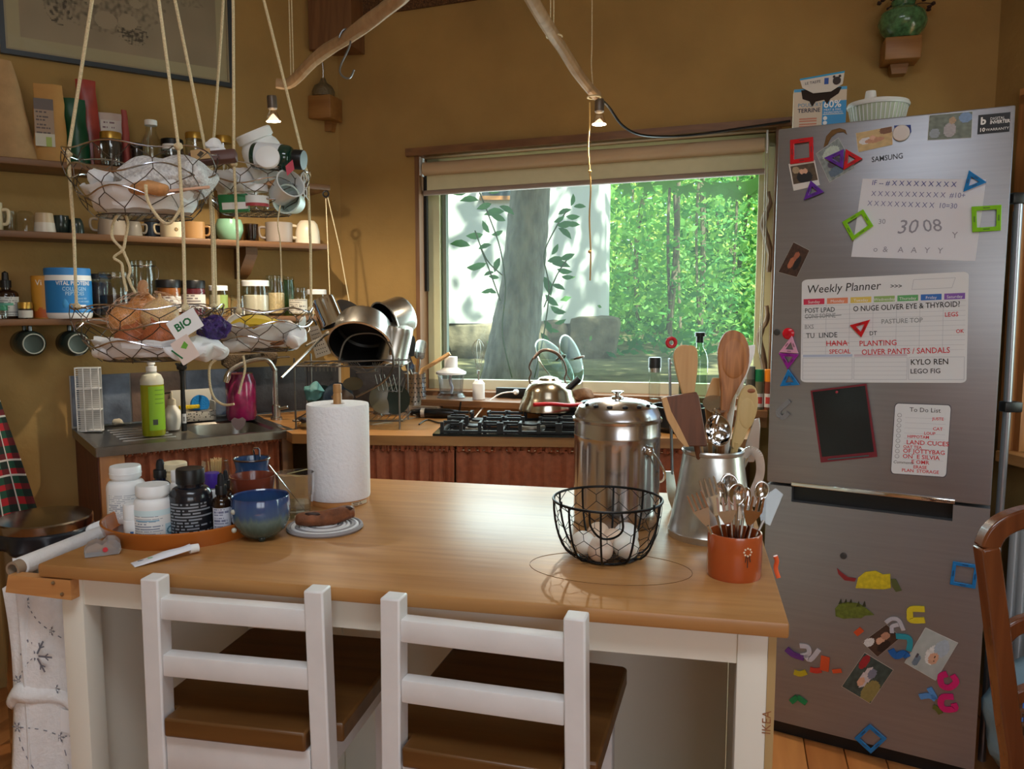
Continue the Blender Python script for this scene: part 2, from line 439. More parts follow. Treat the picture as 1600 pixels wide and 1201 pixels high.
cei = struct(MB().slab([(-4.2, -3.2), (3.6, -3.2), (3.6, 4.2), (-4.2, 4.2)], ZC, ZC + .15).obj('ceiling', m_ceiling))
MB().span((-.8, -.15, ZC - .02), (.6, .85, ZC - .001)).obj('assumed_skylight_panel', mat('assumed frosted skylight', rgb(235, 240, 245), .6), cei)  # assumed skylight: unseen panel added on the closed ceiling above its area light
# cork panel at the top of the window wall and the beam end in the corner
cork = mat('dark expanded cork', rgb(96, 66, 40), .95, var=.7, scale=170, bump=.8, bscale=170)
ck = struct(MB().prism([(S_C1B, 2.515), (.26, 2.545), (.60, 2.60), (SB2, 2.66), (SB2, ZC), (S_C1B, ZC)], lambda p: WB(p[0], .012, p[1]), lambda p: WB(p[0], 0, p[1])).obj('trim_1', cork))
pa = onplane(482, 40, WB(0, .12, 0), BN); pb = onplane(549, 40, WB(0, .12, 0), BN)
sA = (pa - B0).dot(BD); sB = (pb - B0).dot(BD)
struct(MB().prism([(sA, .02), (sB, .0), (sB, .12), (sA, .12)], lambda p: WB(p[0], p[1], 2.372), lambda p: WB(p[0], p[1], ZC)).obj('trim_2', dark_trim))
# ================================================================ kitchen window
win = struct(MB().prism([(OP['l'] - .03, OP['tl'] - .006), (OP['r'] + .05, OP['tr'] - .006), (OP['r'] + .05, OP['tr'] + .022), (OP['l'] - .03, OP['tl'] + .024)],
      lambda p: WB(p[0], .03, p[1]), lambda p: WB(p[0], -.10, p[1])).obj('window_1', dark_trim_x))
MB().prism([(OP['l'], OP['b']), (OP['l'] + .018, OP['b']), (OP['l'] + .018, OP['tl']), (OP['l'], OP['tl'])], lambda p: WB(p[0], .004, p[1]), lambda p: WB(p[0], -.11, p[1])).obj('jamb', dark_trim, win)
MB().prism([(OP['r'] - .018, OP['b']), (OP['r'], OP['b']), (OP['r'], OP['tr']), (OP['r'] - .018, OP['tr'])], lambda p: WB(p[0], .004, p[1]), lambda p: WB(p[0], -.11, p[1])).obj('jamb', dark_trim, win)
# pane with a thin film of dust that catches the daylight
dusty = glass('dusty pane', (.90, .965, .93, 1), .35).copy(); dusty.name = 'dusty pane film'
_n = dusty.node_tree; _out = _n.nodes['Material Output']; _src = _out.inputs[0].links[0].from_socket
_tr = _n.nodes.new('ShaderNodeBsdfTranslucent'); _tr.inputs[0].default_value = (.85, .95, .92, 1); _mx = _n.nodes.new('ShaderNodeMixShader'); _mx.inputs[0].default_value = .008
_n.links.new(_src, _mx.inputs[1]); _n.links.new(_tr.outputs[0], _mx.inputs[2]); _n.links.new(_mx.outputs[0], _out.inputs[0])
# dark roller channel in front of the left sash stile, pale sash around the pane
sash = mat('pale green sash paint', rgb(206, 206, 168), .5, var=.05, scale=10)
sl, sr, sb = OP['l'] + .020, OP['r'] - .018, OP['b'] + .028
def sash_bar(poly, name, o0=-.085, o1=-.125, m=sash): return wb_piece(poly, name, o0, o1, m, win)
sash_bar([(sl, sb), (sl + .055, sb), (sl + .055, 1.95), (sl, 1.95)], 'sash_stile')
sash_bar([(sl + .062, sb), (sl + .078, sb), (sl + .078, 1.95), (sl + .062, 1.95)], 'sash_gasket', -.10, -.13, mat('grey gasket', rgb(110, 116, 106), .6))
sash_bar([(sr - .055, sb), (sr, sb), (sr, 1.98), (sr - .055, 1.98)], 'sash_stile')
sash_bar([(sl, sb), (sr, sb), (sr, sb + .052), (sl, sb + .040)], 'bottom_rail', m=mat('grey bottom rail', rgb(196, 196, 176), .45))
sash_bar([(sl, 1.90), (sr, 1.94), (sr, 1.99), (sl, 1.955)], 'top_rail')
wb_piece([(sl + .03, sb + .02), (sr - .03, sb + .02), (sr - .03, 1.96), (sl + .03, 1.93)], 'pane', -.108, -.114, dusty, win)
wb_piece([(OP['l'], OP['b'] - .005), (OP['r'], OP['b'] + .01), (OP['r'], sb + .006), (OP['l'], sb)], 'bottom_board', .01, -.10, dark_trim_x, win)
wb_piece([(OP['l'] + .019, 1.40), (OP['l'] + .030, 1.40), (OP['l'] + .030, 1.92), (OP['l'] + .019, 1.92)], 'blind_guide', -.05, -.07, black_pl, win)
# roller blind
bl = thing('roller_blind', 'cream roller blind pulled a little way down over the kitchen window', 'blind', WB(OP['l'] + .03, -.025, 1.93), AB)
slope = math.atan2(.036, 1.35)
bw = 1.35
def bl_pt(x, y, z): return Vector((x, y, z + x * math.tan(slope)))
fab = mat('cream blind fabric', rgb(214, 208, 172), .85, var=.03, scale=30)
MB().tube([bl_pt(.0, 0, -.028), bl_pt(bw, 0, -.028)], .027, 20).obj('roller', mat('rolled blind fabric', rgb(198, 172, 140), .8), bl)
MB().prism([(0.008, -.036), (bw - .005, -.036), (bw - .005, -.115), (0.008, -.115)], lambda p: bl_pt(p[0], .012, p[1]), lambda p: bl_pt(p[0], .014, p[1])).obj('fabric', fab, bl)
MB().tube([bl_pt(-.005, .012, -.124), bl_pt(bw + .006, .012, -.124)], .011, 12).obj('bottom_bar', mat('taupe blind bar', rgb(150, 130, 118), .55), bl)
for x in (-.012, bw + .008):
 MB().span((x - .003, -.02, -.055 + x * .027), (x + .003, .03, .02 + x * .027)).obj('bracket', white_pl, bl)
MB().tube([bl_pt(bw + .004, -.02, -.01), bl_pt(bw + .006, -.024, -.35), bl_pt(bw + .004, -.024, -.80), bl_pt(bw + .010, -.018, -.82), bl_pt(bw + .014, -.018, -.4), bl_pt(bw + .012, -.014, -.01)], .0022, 6).obj('bead_chain', mat('grey bead chain', rgb(190, 180, 160), .5), bl)
# twisted branches fixed to the right jamb of the window
drift = wood('grey driftwood', rgb(150, 128, 104), rgb(104, 84, 66), .7, scale=12, axis=2, ring=.5)
for pts, lab in (([(1200, 300), (1203, 318), (1196, 335), (1192, 352), (1199, 375), (1203, 398), (1201, 425)], 'upper crooked grey branch fixed along the right window jamb'),
    ([(1197, 478), (1199, 497), (1190, 515), (1186, 530), (1191, 553), (1195, 580), (1194, 600)], 'lower crooked grey branch fixed along the right window jamb')):
 P = [onplane(x, y, WB(0, -.03, 0), BN) for x, y in pts]
 r = [.008, .011, .013, .014, .013, .011, .009]
 sp = smooth_path(P, 4); rr = [r[min(int(i / 4), 6)] for i in range(len(sp))]
 tag(MB().tube(sp, rr, 8).jitter(.003, 40).obj('driftwood_branch', drift), lab, 'branch')
# ================================================================ right-hand window
w2 = struct(MB().span((RO['l'] - .04, 0, 0), (RO['r'] + .04, .02, 0.05)).obj('window_2', pine))
w2.location = WR(0, .02, RO['t'] - .03); w2.rotation_euler = (0, 0, AR)
# (in the window's own frame: x along the wall, y into the wall)
W2 = lambda x, y, z: Vector((x, y, z - (RO['t'] - .03)))
def w2box(a, b, name, m):
 mb = MB().span(W2(*a), W2(*b)); return mb.obj(name, m, w2)
w2box((RO['l'] - .04, 0, RO['b'] - .03), (RO['l'] + .005, .02, RO['t']), 'side_trim', pine_z)
w2box((RO['l'], .02, RO['b']), (RO['l'] + .03, .22, RO['t']), 'jamb', pine_z)
w2box((RO['l'] + .03, .13, RO['b']), (RO['l'] + .10, .18, RO['t']), 'sash_stile', mat('yellow sash wood', rgb(204, 168, 88), .5, var=.1, scale=12))
w2box((RO['l'] + .03, .13, RO['b']), (RO['r'], .18, RO['b'] + .07), 'bottom_rail', mat('yellow sash wood'))
w2box((RO['r'] - .1, .13, RO['b']), (RO['r'], .18, RO['t']), 'sash_stile', mat('yellow sash wood'))
w2box((RO['l'] + .1, .15, RO['b'] + .06), (RO['r'] - .09, .156, RO['t']), 'pane', glass_m)
w2box((RO['l'], -.04, RO['b'] - .035), (RO['r'], .2, RO['b']), 'window_sill', pine)
w2box((RO['l'] + .035, .02, RO['t'] - .14), (RO['l'] + .042, .06, RO['t'] - .05), 'blind_bracket', white_pl)
MB().tube([W2(RO['l'] + .045, .045, RO['t'] - .105), W2(RO['r'] - .05, .045, RO['t'] - .105)], .022, 14).obj('rolled_blind', white_pl, w2)
# ================================================================ outdoors
def gz(x, y): return .80 + .03 * (y - 3.6) + .04 * noise.noise(Vector((x * .6, y * .6, 0)))
gm = mat('leaf litter ground', rgb(120, 116, 84), .95, var=.5, scale=5, bump=.6, bscale=14)
g = MB(); g.grid(lambda u, v: Vector((-9 + 30 * u, 3.72 + 36 * v * v, gz(-9 + 30 * u, 3.72 + 36 * v * v))), 50, 50)
struct(g.obj('ground', gm))
# white wing of the house
wh = mat('white lime render', rgb(232, 238, 232), .9, var=.05, scale=2.5, bump=.15, bscale=14)
HY = 6.6
hx = (955 - 800) / F_PX * HY
hb = thing('outbuilding', 'white rendered wing of the house seen through the kitchen window', 'building', (hx, HY, gz(hx, HY)))
MB().slab([(-5.5, .0), (-.12, 0), (-.05, .03), (-.01, .09), (0, .2), (.1, 4), (-5.5, 4)], .28, 4.6).obj('wall', wh, hb)
stone = mat('rough plinth stone', rgb(128, 120, 98), .95, var=.35, scale=9, bump=.9, bscale=22)
xs = [-5.4, -4.6, -3.9, -3.2, -2.55, -1.95, -1.35, -.80, -.36, .07]
for a, b in zip(xs, xs[1:]):
 MB().box(((a + b) / 2, .1, .13), (b - a - .02, .32, .34 if b < 0 else .46), bev=.09).jitter(.05, 5, a).obj('stone', stone, hb)
p = aty(783, 303, HY)
pz = p.z - gz(hx, HY)
MB().span((p.x - hx - .17, -.05, pz - .05), (p.x - hx + .10, .02, pz - .02)).obj('window_sill', pine, hb)
MB().span((p.x - hx - .15, -.015, pz - .02), (p.x - hx + .10, .02, pz + .32)).obj('window_pane', mat('dark reflecting pane', rgb(60, 74, 84), .08), hb)
bark = mat('lichen spotted bark', rgb(168, 164, 152), .95, var=.35, scale=22, bump=.9, bscale=40, stretch=(1, 1, .35))
def leaf_mat(name, c, t):
 if name in MATS: return MATS[name]
 m = bpy.data.materials.new(name); m.use_nodes = True; nt = m.node_tree; nt.nodes.clear(); N = nt.nodes.new; L = nt.links.new
 o = N('ShaderNodeOutputMaterial'); d = N('ShaderNodeBsdfDiffuse'); tr = N('ShaderNodeBsdfTranslucent'); mx = N('ShaderNodeMixShader')
 oi = N('ShaderNodeTexCoord'); nz = N('ShaderNodeTexNoise'); nz.inputs['Scale'].default_value = 1.7; L(oi.outputs['Object'], nz.inputs['Vector'])
 cm = N('ShaderNodeMix'); cm.data_type = 'RGBA'; cm.inputs[6].default_value = tuple(x * .6 for x in c[:3]) + (1,); cm.inputs[7].default_value = tuple(min(1, x * 1.4) for x in c[:3]) + (1,)
 L(nz.outputs[0], cm.inputs[0]); L(cm.outputs[2], d.inputs[0]); tr.inputs[0].default_value = t
 mx.inputs[0].default_value = .5; L(d.outputs[0], mx.inputs[1]); L(tr.outputs[0], mx.inputs[2]); L(mx.outputs[0], o.inputs[0])
 MATS[name] = m; return m
lf = [leaf_mat('mid green leaf', rgb(98, 156, 96), rgb(150, 210, 110)), leaf_mat('fresh green leaf', rgb(130, 186, 110), rgb(196, 236, 130)),
 leaf_mat('deep green leaf', rgb(74, 128, 84), rgb(110, 180, 100)), leaf_mat('sunny leaf', rgb(200, 226, 130), rgb(232, 250, 150))]  # the sunny tone has sunlight put into its colour, for the far trees
def foliage(name, centre_fn, n, size, m, parent, rnd):
 vs = []; fs = []
 for i in range(n):
  c = centre_fn(rnd); s = size * rnd.uniform(.6, 1.3)
  a = Vector((rnd.gauss(0, 1), rnd.gauss(0, 1), rnd.gauss(0, .7))).normalized(); b = a.orthogonal().normalized()
  b = (b * math.cos(i) + a.cross(b) * math.sin(i)) * .45
  k = len(vs)
  vs += [c - a * s, c + b * s, c + a * s, c - b * s]; fs.append((k, k + 1, k + 2, k + 3))
 me = bpy.data.meshes.new(name); me.from_pydata(vs, [], fs); me.materials.append(m)
 o = bpy.data.objects.new(name, me); COL.objects.link(o); o.parent = parent; o['kind'] = 'stuff'
 return o
# big tree outside the window
TY = 4.75
tb = aty(795, 600, TY); tb.z = gz(tb.x, TY) - .05
tree = thing('garden_tree', 'thick lichen spotted tree trunk standing just outside the window', 'tree', tb)
tp = [Vector((0, 0, 0)), aty(800, 560, TY) - tb, aty(812, 470, TY) - tb, aty(822, 380, TY) - tb, aty(829, 290, TY) - tb, aty(838, 120, TY) - tb, aty(846, -120, TY) - tb, aty(850, -400, TY) - tb]
tr_ = [.19, .155, .128, .120, .114, .110, .105, .10]
sp = smooth_path(tp, 6); rr = []
for i in range(len(tr_) - 1): rr += [tr_[i] + (tr_[i + 1] - tr_[i]) * k / 6 for k in range(6)]
rr.append(tr_[-1])
MB().tube(sp, rr, 20).jitter(.012, 14).obj('trunk', bark, tree)
rn = random.Random(3)
top = tp[-1]
def crown(r):
 v = Vector((r.gauss(0, 1), r.gauss(0, 1), r.gauss(0, .55)))
 v = v.normalized() * r.uniform(.35, 1) ** .5
 return top + Vector((.5 + v.x * 2.6, -.3 + v.y * 2.2, 1.0 + v.z * 1.0))
foliage('crown', crown, 6500, .12, lf[2], tree, rn)
# climbing vine with large leaves on the trunk
def leaf_mesh(name, m, w=.42, lobes=None):
 pts = [(0, 0), (.18, .62), (.45, 1), (.72, .72), (1, 0)]
 mb = MB(); up = []; lo = []; mid = []
 for x, y in pts:
  zz = -.12 * (x - .5) ** 2 * 4 + .12
  mid.append(mb.bm.verts.new((x, 0, zz)))
  if 0 < x < 1:
   up.append(mb.bm.verts.new((x, y * w / 2, zz + .05))); lo.append(mb.bm.verts.new((x, -y * w / 2, zz + .05)))
 U = [mid[0]] + up + [mid[-1]]; Lw = [mid[0]] + lo + [mid[-1]]
 for i in range(len(pts) - 1):
  for side in (U, Lw):
   q = [mid[i], mid[i + 1], side[i + 1], side[i]]
   q2 = []
   for v in q:
    if v not in q2: q2.append(v)
   if len(q2) > 2: mb.bm.faces.new(q2)
 o = mb.obj(name, m); me = o.data; bpy.data.objects.remove(o); return me
lm = leaf_mesh('leaf', lf[2])
vine = thing('climbing_vine', 'green broad leaved vine climbing around the tree trunk outside', 'vine', tb)
stems = [[(800, 590), (785, 520), (790, 450), (782, 390), (765, 340), (745, 290)], [(835, 590), (850, 520), (858, 450), (850, 400), (866, 360), (885, 330)],
  [(782, 470), (764, 420), (750, 385)], [(850, 480), (870, 430), (890, 400)], [(785, 430), (760, 405), (742, 360)]]
for st in stems:
 MB().tube(smooth_path([aty(x, y, TY - .22) - tb for x, y in st], 4), .004, 5).obj('stem', mat('vine stem', rgb(90, 110, 60), .7), vine)
vl = [(733, 298, 190, 22), (748, 313, 182, 24), (768, 318, 200, 20), (780, 322, -30, 22), (788, 330, 190, 26), (735, 384, 175, 26), (755, 366, 185, 22), (765, 364, 120, 18), (768, 382, 200, 18),
 (781, 402, 250, 20), (760, 411, 190, 22), (751, 418, 180, 18), (772, 425, 200, 14), (780, 434, 170, 14), (770, 450, 200, 16), (776, 458, 160, 14), (892, 322, 80, 16), (896, 323, 0, 16), (872, 335, 20, 18), (884, 338, 0, 18),
 (870, 352, 10, 22), (872, 356, -40, 22), (884, 351, 0, 18), (865, 347, 30, 16), (855, 408, 10, 22), (862, 412, -10, 24), (875, 405, 20, 20), (870, 420, -10, 20), (850, 432, -70, 26), (862, 445, -20, 18), (852, 460, -40, 22),
 (860, 478, -30, 20), (865, 488, 0, 16), (850, 500, -60, 20), (858, 512, -20, 14), (790, 345, 160, 20), (786, 360, 200, 16), (845, 520, -50, 18), (866, 505, 20, 16), (780, 300, 170, 18), (760, 300, 140, 20), (862, 398, 60, 16), (877, 432, 0, 16)]
for i, (x, y, a, s) in enumerate(vl):
 q = aty(x, y, TY - .2 + .08 * math.sin(i * 2.1)); k = s * mpp(q) * 1.25
 o = bpy.data.objects.new('leaf', lm); COL.objects.link(o); o.parent = vine
 o.location = q - tb; o.scale = (k, k, k)
 o.rotation_euler = (R(-62 + 25 * math.sin(i)), R(-a), 0) if False else (Matrix.Rotation(R(90), 3, 'X') @ Matrix.Rotation(R(a), 3, 'Z') @ Matrix.Rotation(R(30 * math.sin(i * 1.7)), 3, 'X')).to_euler()
# woods
rn = random.Random(11)
spots = [(1.5, 7.6, 0), (2.3, 8.2, 1), (3.1, 7.4, 2), (1.2, 9.6, 1), (2.4, 10.4, 0), (3.6, 9.9, 2), (4.6, 8.8, 0), (1.7, 12.2, 3), (3.2, 12.8, 1), (4.9, 12.0, 3), (6.2, 10.4, 1), (2.6, 15.5, 3), (4.6, 16.5, 3), (.9, 15, 3), (7.0, 14, 1)]
labs = ['closest', 'second closest', 'third closest', 'fourth closest']
where = ['beside the white wing', 'to the right of the white wing', 'near the right window jamb', 'behind the white wing corner', 'in the middle of the woods', 'deeper in the woods right of centre', 'at the far right of the woods', 'far back beside the white wing', 'far back in the middle', 'far back on the right', 'beyond the right jamb', 'farthest in the middle', 'farthest on the right', 'farthest behind the white wing', 'farthest beyond the right jamb']
twigm = mat('slender grey stem', rgb(120, 112, 92), .9, var=.3, scale=20)
for i, (x, y, k) in enumerate(spots):
 b = Vector((x, y, gz(x, y) - .05))
 t = thing('woodland_tree', 'slender leafy tree in the sunlit woods, ' + where[i], 'tree', b, group='trees in the woods outside')
 for j in range(3):
  dx, dy = rn.uniform(-.5, .5), rn.uniform(-.4, .4)
  MB().tube(smooth_path([(dx, dy, 0), (dx * 1.2 + rn.uniform(-.1, .1), dy, 1.2), (dx * 1.5 + rn.uniform(-.2, .2), dy * 1.2, 2.6), (dx * 1.8, dy * 1.4, 4.4)], 4), .028 if j == 0 else .014, 6).obj('trunk', twigm, t)
 def cf(r, y=y):
  if r.random() < .75:
   return Vector((r.gauss(0, .75), r.gauss(0, .6), r.uniform(.45, 3.6) + r.gauss(0, .15)))
  return Vector((r.gauss(0, .9), r.gauss(0, .7), r.uniform(.05, .7)))
 foliage('foliage', cf, 2700 if y < 9 else 3800, .042 if y < 9 else .075, lf[k], t, rn)
# undergrowth
ug = foliage('undergrowth', lambda r: (lambda x, y: Vector((x, y, gz(x, y) + abs(r.gauss(0, .09)))))(r.uniform(-.2, 9), r.uniform(6.5, 18)), 5000, .07, lf[2], None, rn)
tag(ug, 'low green undergrowth covering the ground of the woods', 'undergrowth')
# large lobed leaves hanging into the top of the view
fig = thing('fig_branch', 'branch with large lobed leaves hanging at the top of the window view', 'branch', aty(1215, 250, 4.4))
fb = aty(1215, 250, 4.4)
MB().tube(smooth_path([Vector((.3, 0, .25)), aty(1195, 262, 4.4) - fb, aty(1130, 262, 4.4) - fb, aty(1020, 270, 4.4) - fb, aty(985, 282, 4.4) - fb], 4), .005, 6).obj('stem', mat('vine stem'), fig)
lobe = MB()
pts = []
for k in range(5):
 a = R(-100 + 50 * k); L_ = (1, .95, .85, .95, 1)[k] * (.75 if k in (0, 4) else 1)
 pts += [(L_ * math.cos(a), L_ * math.sin(a))]
 if k < 4: a2 = a + R(25); pts += [(.45 * math.cos(a2), .45 * math.sin(a2))]
ce = lobe.bm.verts.new((0, 0, .05)); vv = [lobe.bm.verts.new((x, y, -.12 * (x * x + y * y))) for x, y in pts]
for a, b in zip(vv, vv[1:]): lobe.bm.faces.new((ce, a, b))
lo = lobe.obj('leaf', lf[0]); lome = lo.data; bpy.data.objects.remove(lo)
for i, (x, y, a, s) in enumerate([(1015, 283, 200, 28), (1045, 278, 250, 32), (985, 290, 190, 26), (1070, 290, 280, 26), (1110, 288, 260, 30), (1135, 286, 270, 36), (1172, 282, 290, 40), (1190, 290, 320, 30), (1150, 300, 250, 22), (1000, 275, 150, 22)]):
 q = aty(x, y, 4.4 + .1 * math.sin(i * 1.3)); k = s * mpp(q)
 o = bpy.data.objects.new('leaf', lome); COL.objects.link(o); o.parent = fig; o.location = q - fb; o.scale = (k, k, k)
 o.rotation_euler = (Matrix.Rotation(R(90), 3, 'X') @ Matrix.Rotation(R(a), 3, 'Z') @ Matrix.Rotation(R(35 * math.sin(i * 2.7)), 3, 'X')).to_euler()
# ================================================================ kitchen island
IX, IY, IT = -.8336, 1.3895, -.2106
TOPZ = .902
isl = thing('kitchen_island', 'white kitchen island with a thick oiled oak top', 'island', (IX, IY, 0), IT)
IW, ID = 1.26, .775
MB().span((0, 0, TOPZ - .024), (IW, ID, TOPZ), bev=.004).obj('tabletop', oak, isl)
lg = .044
for x, y in ((.026, .022), (IW - .026 - lg, .022), (.026, ID - .066), (IW - .026 - lg, ID - .066)):
 MB().span((x, y, 0), (x + lg, y + lg, TOPZ - .024), bev=.002).obj('leg', cream_paint, isl)
MB().span((.07, .026, TOPZ - .078), (IW - .07, .044, TOPZ - .0245)).obj('apron', cream_paint, isl)
MB().span((.03, .07, TOPZ - .078), (.046, ID - .07, TOPZ - .0245)).obj('apron', cream_paint, isl)
MB().span((IW - .046, .07, TOPZ - .078), (IW - .03, ID - .07, TOPZ - .0245)).obj('apron', cream_paint, isl)
MB().span((.07, ID - .05, TOPZ - .078), (IW - .07, ID - .03, TOPZ - .0245)).obj('apron', cream_paint, isl)
MB().span((.048, .60, .1), (.30, .616, TOPZ - .08)).obj('back_panel', cream_paint, isl)
MB().span((.303, .60, .1), (IW - .048, .616, TOPZ - .08)).obj('back_panel', cream_paint, isl)
MB().span((.03, .067, .1), (.046, ID - .07, TOPZ - .08)).obj('side_panel', cream_paint, isl)
MB().span((IW - .046, .067, .1), (IW - .03, ID - .07, TOPZ - .08)).obj('side_panel', cream_paint, isl)
MB().span((.05, .10, .10), (IW - .05, ID - .04, .118)).obj('bottom_shelf', cream_paint, isl)
raw = wood('raw birch edge', rgb(196, 168, 116), rgb(170, 140, 90), .6, axis=2)
lstrip = MB().span((IW - .0262, .0215, 0), (IW - .0145, .066, TOPZ - .0245)).obj('leg_strip', raw, isl)
text('stamp', 'IKEA', .018, mat('faded brown stamp', rgb(150, 96, 60), .8), lstrip,
 Matrix.Translation((IW - .019, .0212, .72)) @ Matrix.Rotation(R(90), 4, 'X') @ Matrix.Rotation(R(90), 4, 'Z'))
# pencil ring mark on the tabletop
MB().tube([Vector((.985 + .14 * math.cos(a * .1571), .19 + .085 * math.sin(a * .1571), TOPZ + .0002)) for a in range(0, 40)], .0006, 4, closed=True).obj('pencil_mark', mat('dark pencil line', rgb(120, 84, 50), .7), isl)
# rail with the cloth roll on the left end of the island
rail = thing('roll_holder_bracket', 'short pine bracket with two screws holding the paper tube', 'bracket', (IX, IY, 0), IT)
def isl_pt(x, y, z): return Vector((IX, IY, 0)) + Matrix.Rotation(IT, 3, 'Z') @ Vector((x, y, z))
MB().prism([(-.072, TOPZ - .058), (.064, TOPZ - .062), (.064, TOPZ - .026), (-.064, TOPZ - .026)], lambda p: Vector((p[0], .002, p[1])), lambda p: Vector((p[0], .022, p[1]))).obj('board', pine, rail)
for x, z in ((.030, TOPZ - .033), (.047, TOPZ - .052)):
 MB().lathe([(.0, 0), (.0035, 0), (.0035, .002), (0, .003)], 12, (x, .0015, z), Matrix.Rotation(R(90), 3, 'X')).obj('screw', steel, rail)
snow = mat('white quilted cloth', rgb(232, 230, 228), .9, var=.04, scale=60, bump=.25, bscale=160)
roll = thing('cloth_roll', 'cardboard tube with snowflake cloth rolled around it beside the island', 'roll', (IX, IY, 0), IT)
MB().lathe([(.010, 0), (.014, 0), (.014, .30), (.010, .30), (.010, 0)], 18, (-.066, .014, TOPZ - .020), Matrix.Rotation(R(-90), 3, 'X'), cap=False).obj('tube', mat('grey cardboard', rgb(150, 130, 108), .85), roll)
MB().lathe([(.0142, .018), (.017, .02), (.0175, .28), (.0142, .295)], 18, (-.066, .014, TOPZ - .020), Matrix.Rotation(R(-90), 3, 'X'), cap=False).obj('wound_cloth', snow, roll)
cl = thing('hanging_cloth', 'white cloth printed with grey snowflakes hanging from the roll', 'cloth', (IX, IY, 0), IT)
def clp(u, v):
 y = .03 + .25 * u
 return Vector((-.080 + .010 * math.sin(u * 21 + v * 3) + .012 * math.sin(u * 9) * v - .004 * v, y, TOPZ - .005 - .62 * v - .02 * math.sin(u * 4)))
MB().grid(clp, 40, 26).obj('fabric', snow, cl, solid=.003)
def clp2(u, v):
 x = -.106 + .138 * u
 return Vector((x, .030 + .012 * math.sin(u * 9 + v * 5) + .06 * u, TOPZ - .064 - .50 * v + .02 * math.sin(u * 6)))
MB().grid(clp2, 20, 24).obj('front_fold', snow, cl, solid=.003)
MB().grid(lambda u, v: clp2(u, .40 + .07 * v) + Vector((-.004, -.012 * math.sin(PI * v), .004 * math.sin(u * 14))), 20, 8).obj('hem', snow, cl, solid=.004)
ink = mat('grey snowflake print', rgb(120, 122, 132), .85)
def flake(c, r, k=6):
 mb = MB()
 for i in range(k):
  a = PI * 2 * i / k; d = Vector((math.cos(a), 0, math.sin(a)))
  mb.beam(Vector(c) + d * r * .15, Vector(c) + d * r, .0006, r * .10)
  for sgn in (-1, 1):
   e = Vector((math.cos(a + sgn * .7), 0, math.sin(a + sgn * .7)))
   mb.beam(Vector(c) + d * r * .55, Vector(c) + d * r * .55 + e * r * .28, .0006, r * .07)
 mb.obj('snowflake', ink, cl)
for u, v, r in ((.40, .28, .034), (.86, .24, .020), (.25, .10, .012), (.55, .16, .010), (.12, .55, .011), (.50, .60, .012), (.85, .52, .012), (.30, .80, .028), (.78, .86, .026), (.52, .40, .010), (.9, .72, .011), (.12, .38, .012)):
 q = clp2(u, v); q.y -= .0035; flake(q, r)
for a, b in (((.25, .10), (.55, .16)), ((.40, .28), (.12, .38)), ((.12, .55), (.50, .60)), ((.50, .60), (.85, .52)), ((.55, .16), (.86, .24)), ((.12, .55), (.30, .80)), ((.5, .6), (.78, .86))):
 mb = MB()
 for k in range(1, 6):
  t = k / 6; q = clp2(a[0] + (b[0] - a[0]) * t, a[1] + (b[1] - a[1]) * t); q2 = clp2(a[0] + (b[0] - a[0]) * (t + .07), a[1] + (b[1] - a[1]) * (t + .07))
  q.y -= .003; q2.y -= .003
  mb.beam(q, q2, .0006, .0016)
 mb.obj('dotted_line', ink, cl)
q = clp2(.62, .47); MB().box((q.x, q.y - .009, q.z - .02), (.038, .001, .045), rot=Matrix.Rotation(R(4), 3, 'Y')).obj('care_label', white_matte, cl)
# ================================================================ the two bar stools
seat_wood = wood('dark stained seat', rgb(118, 80, 40), rgb(88, 56, 26), .35, scale=7, axis=0, ring=.5)
def make_stool(label):
 t = thing('bar_stool', label, 'stool', group='bar stools at the island')
 W = .315; ps = .032
 for x in (0, W - ps):
  tilt = .012
  MB().prism([(x, 0), (x + ps, 0), (x + ps, .034), (x, .034)], lambda p: Vector((p[0], p[1] - .0, .915)), lambda p: Vector((p[0] + (tilt if p[0] < .1 else -tilt) * -1, p[1] + .01, 0))).obj('back_post', white_paint, t)
  bv = t.children[-1].modifiers.new('edge', 'BEVEL'); bv.width = .003; bv.segments = 2
 for z0, z1 in ((.846, .882), (.750, .787)):
  MB().span((ps - .002, .006, z0), (W - ps + .002, .032, z1), bev=.003).obj('back_rail', white_paint, t)
 MB().slab([(ps + .002, -.004), (W - ps - .002, -.004), (W - ps - .002, .036), (W + .014, .036), (W + .014, .36), (W + .006, .368), (-.006, .368), (-.014, .36), (-.014, .036), (ps + .002, .036)], .652, .684).obj('seat', seat_wood, t)
 bv = t.children[-1].modifiers.new('edge', 'BEVEL'); bv.width = .004; bv.segments = 2; bv.limit_method = 'ANGLE'
 MB().span((ps - .002, .006, .585), (W - ps + .002, .030, .6515), bev=.003).obj('seat_rail', white_paint, t)
 for x in (.004, W - ps - .004):
  MB().span((x, .305, 0), (x + ps, .337, .6515), bev=.003).obj('front_leg', white_paint, t)
  MB().span((x + .004, .036, .60), (x + ps - .006, .304, .6515), bev=.002).obj('side_rail', white_paint, t)
  MB().span((x + .006, .036, .25), (x + ps - .008, .304, .28), bev=.002).obj('side_stretcher', white_paint, t)
 MB().span((ps, .310, .18), (W - ps, .332, .215), bev=.002).obj('foot_rail', white_paint, t)
 MB().span((ps - .002, .310, .60), (W - ps + .002, .334, .6515), bev=.002).obj('front_rail', white_paint, t)
 return t
st1 = make_stool('white wooden bar stool with brown seat, in front of the pill bottles')
def place_stool(t, pl, pr):
 a = atz(*pl, .915); b = atz(*pr, .915); d = b - a
 t.location = (a.x, a.y, 0); t.rotation_euler = (0, 0, math.atan2(d.y, d.x))
st2 = copy_tree(st1); st2['label'] = 'white wooden bar stool with brown seat, in front of the wire egg basket'
place_stool(st1, (218, 904), (504, 925)); place_stool(st2, (593, 934), (927, 970))
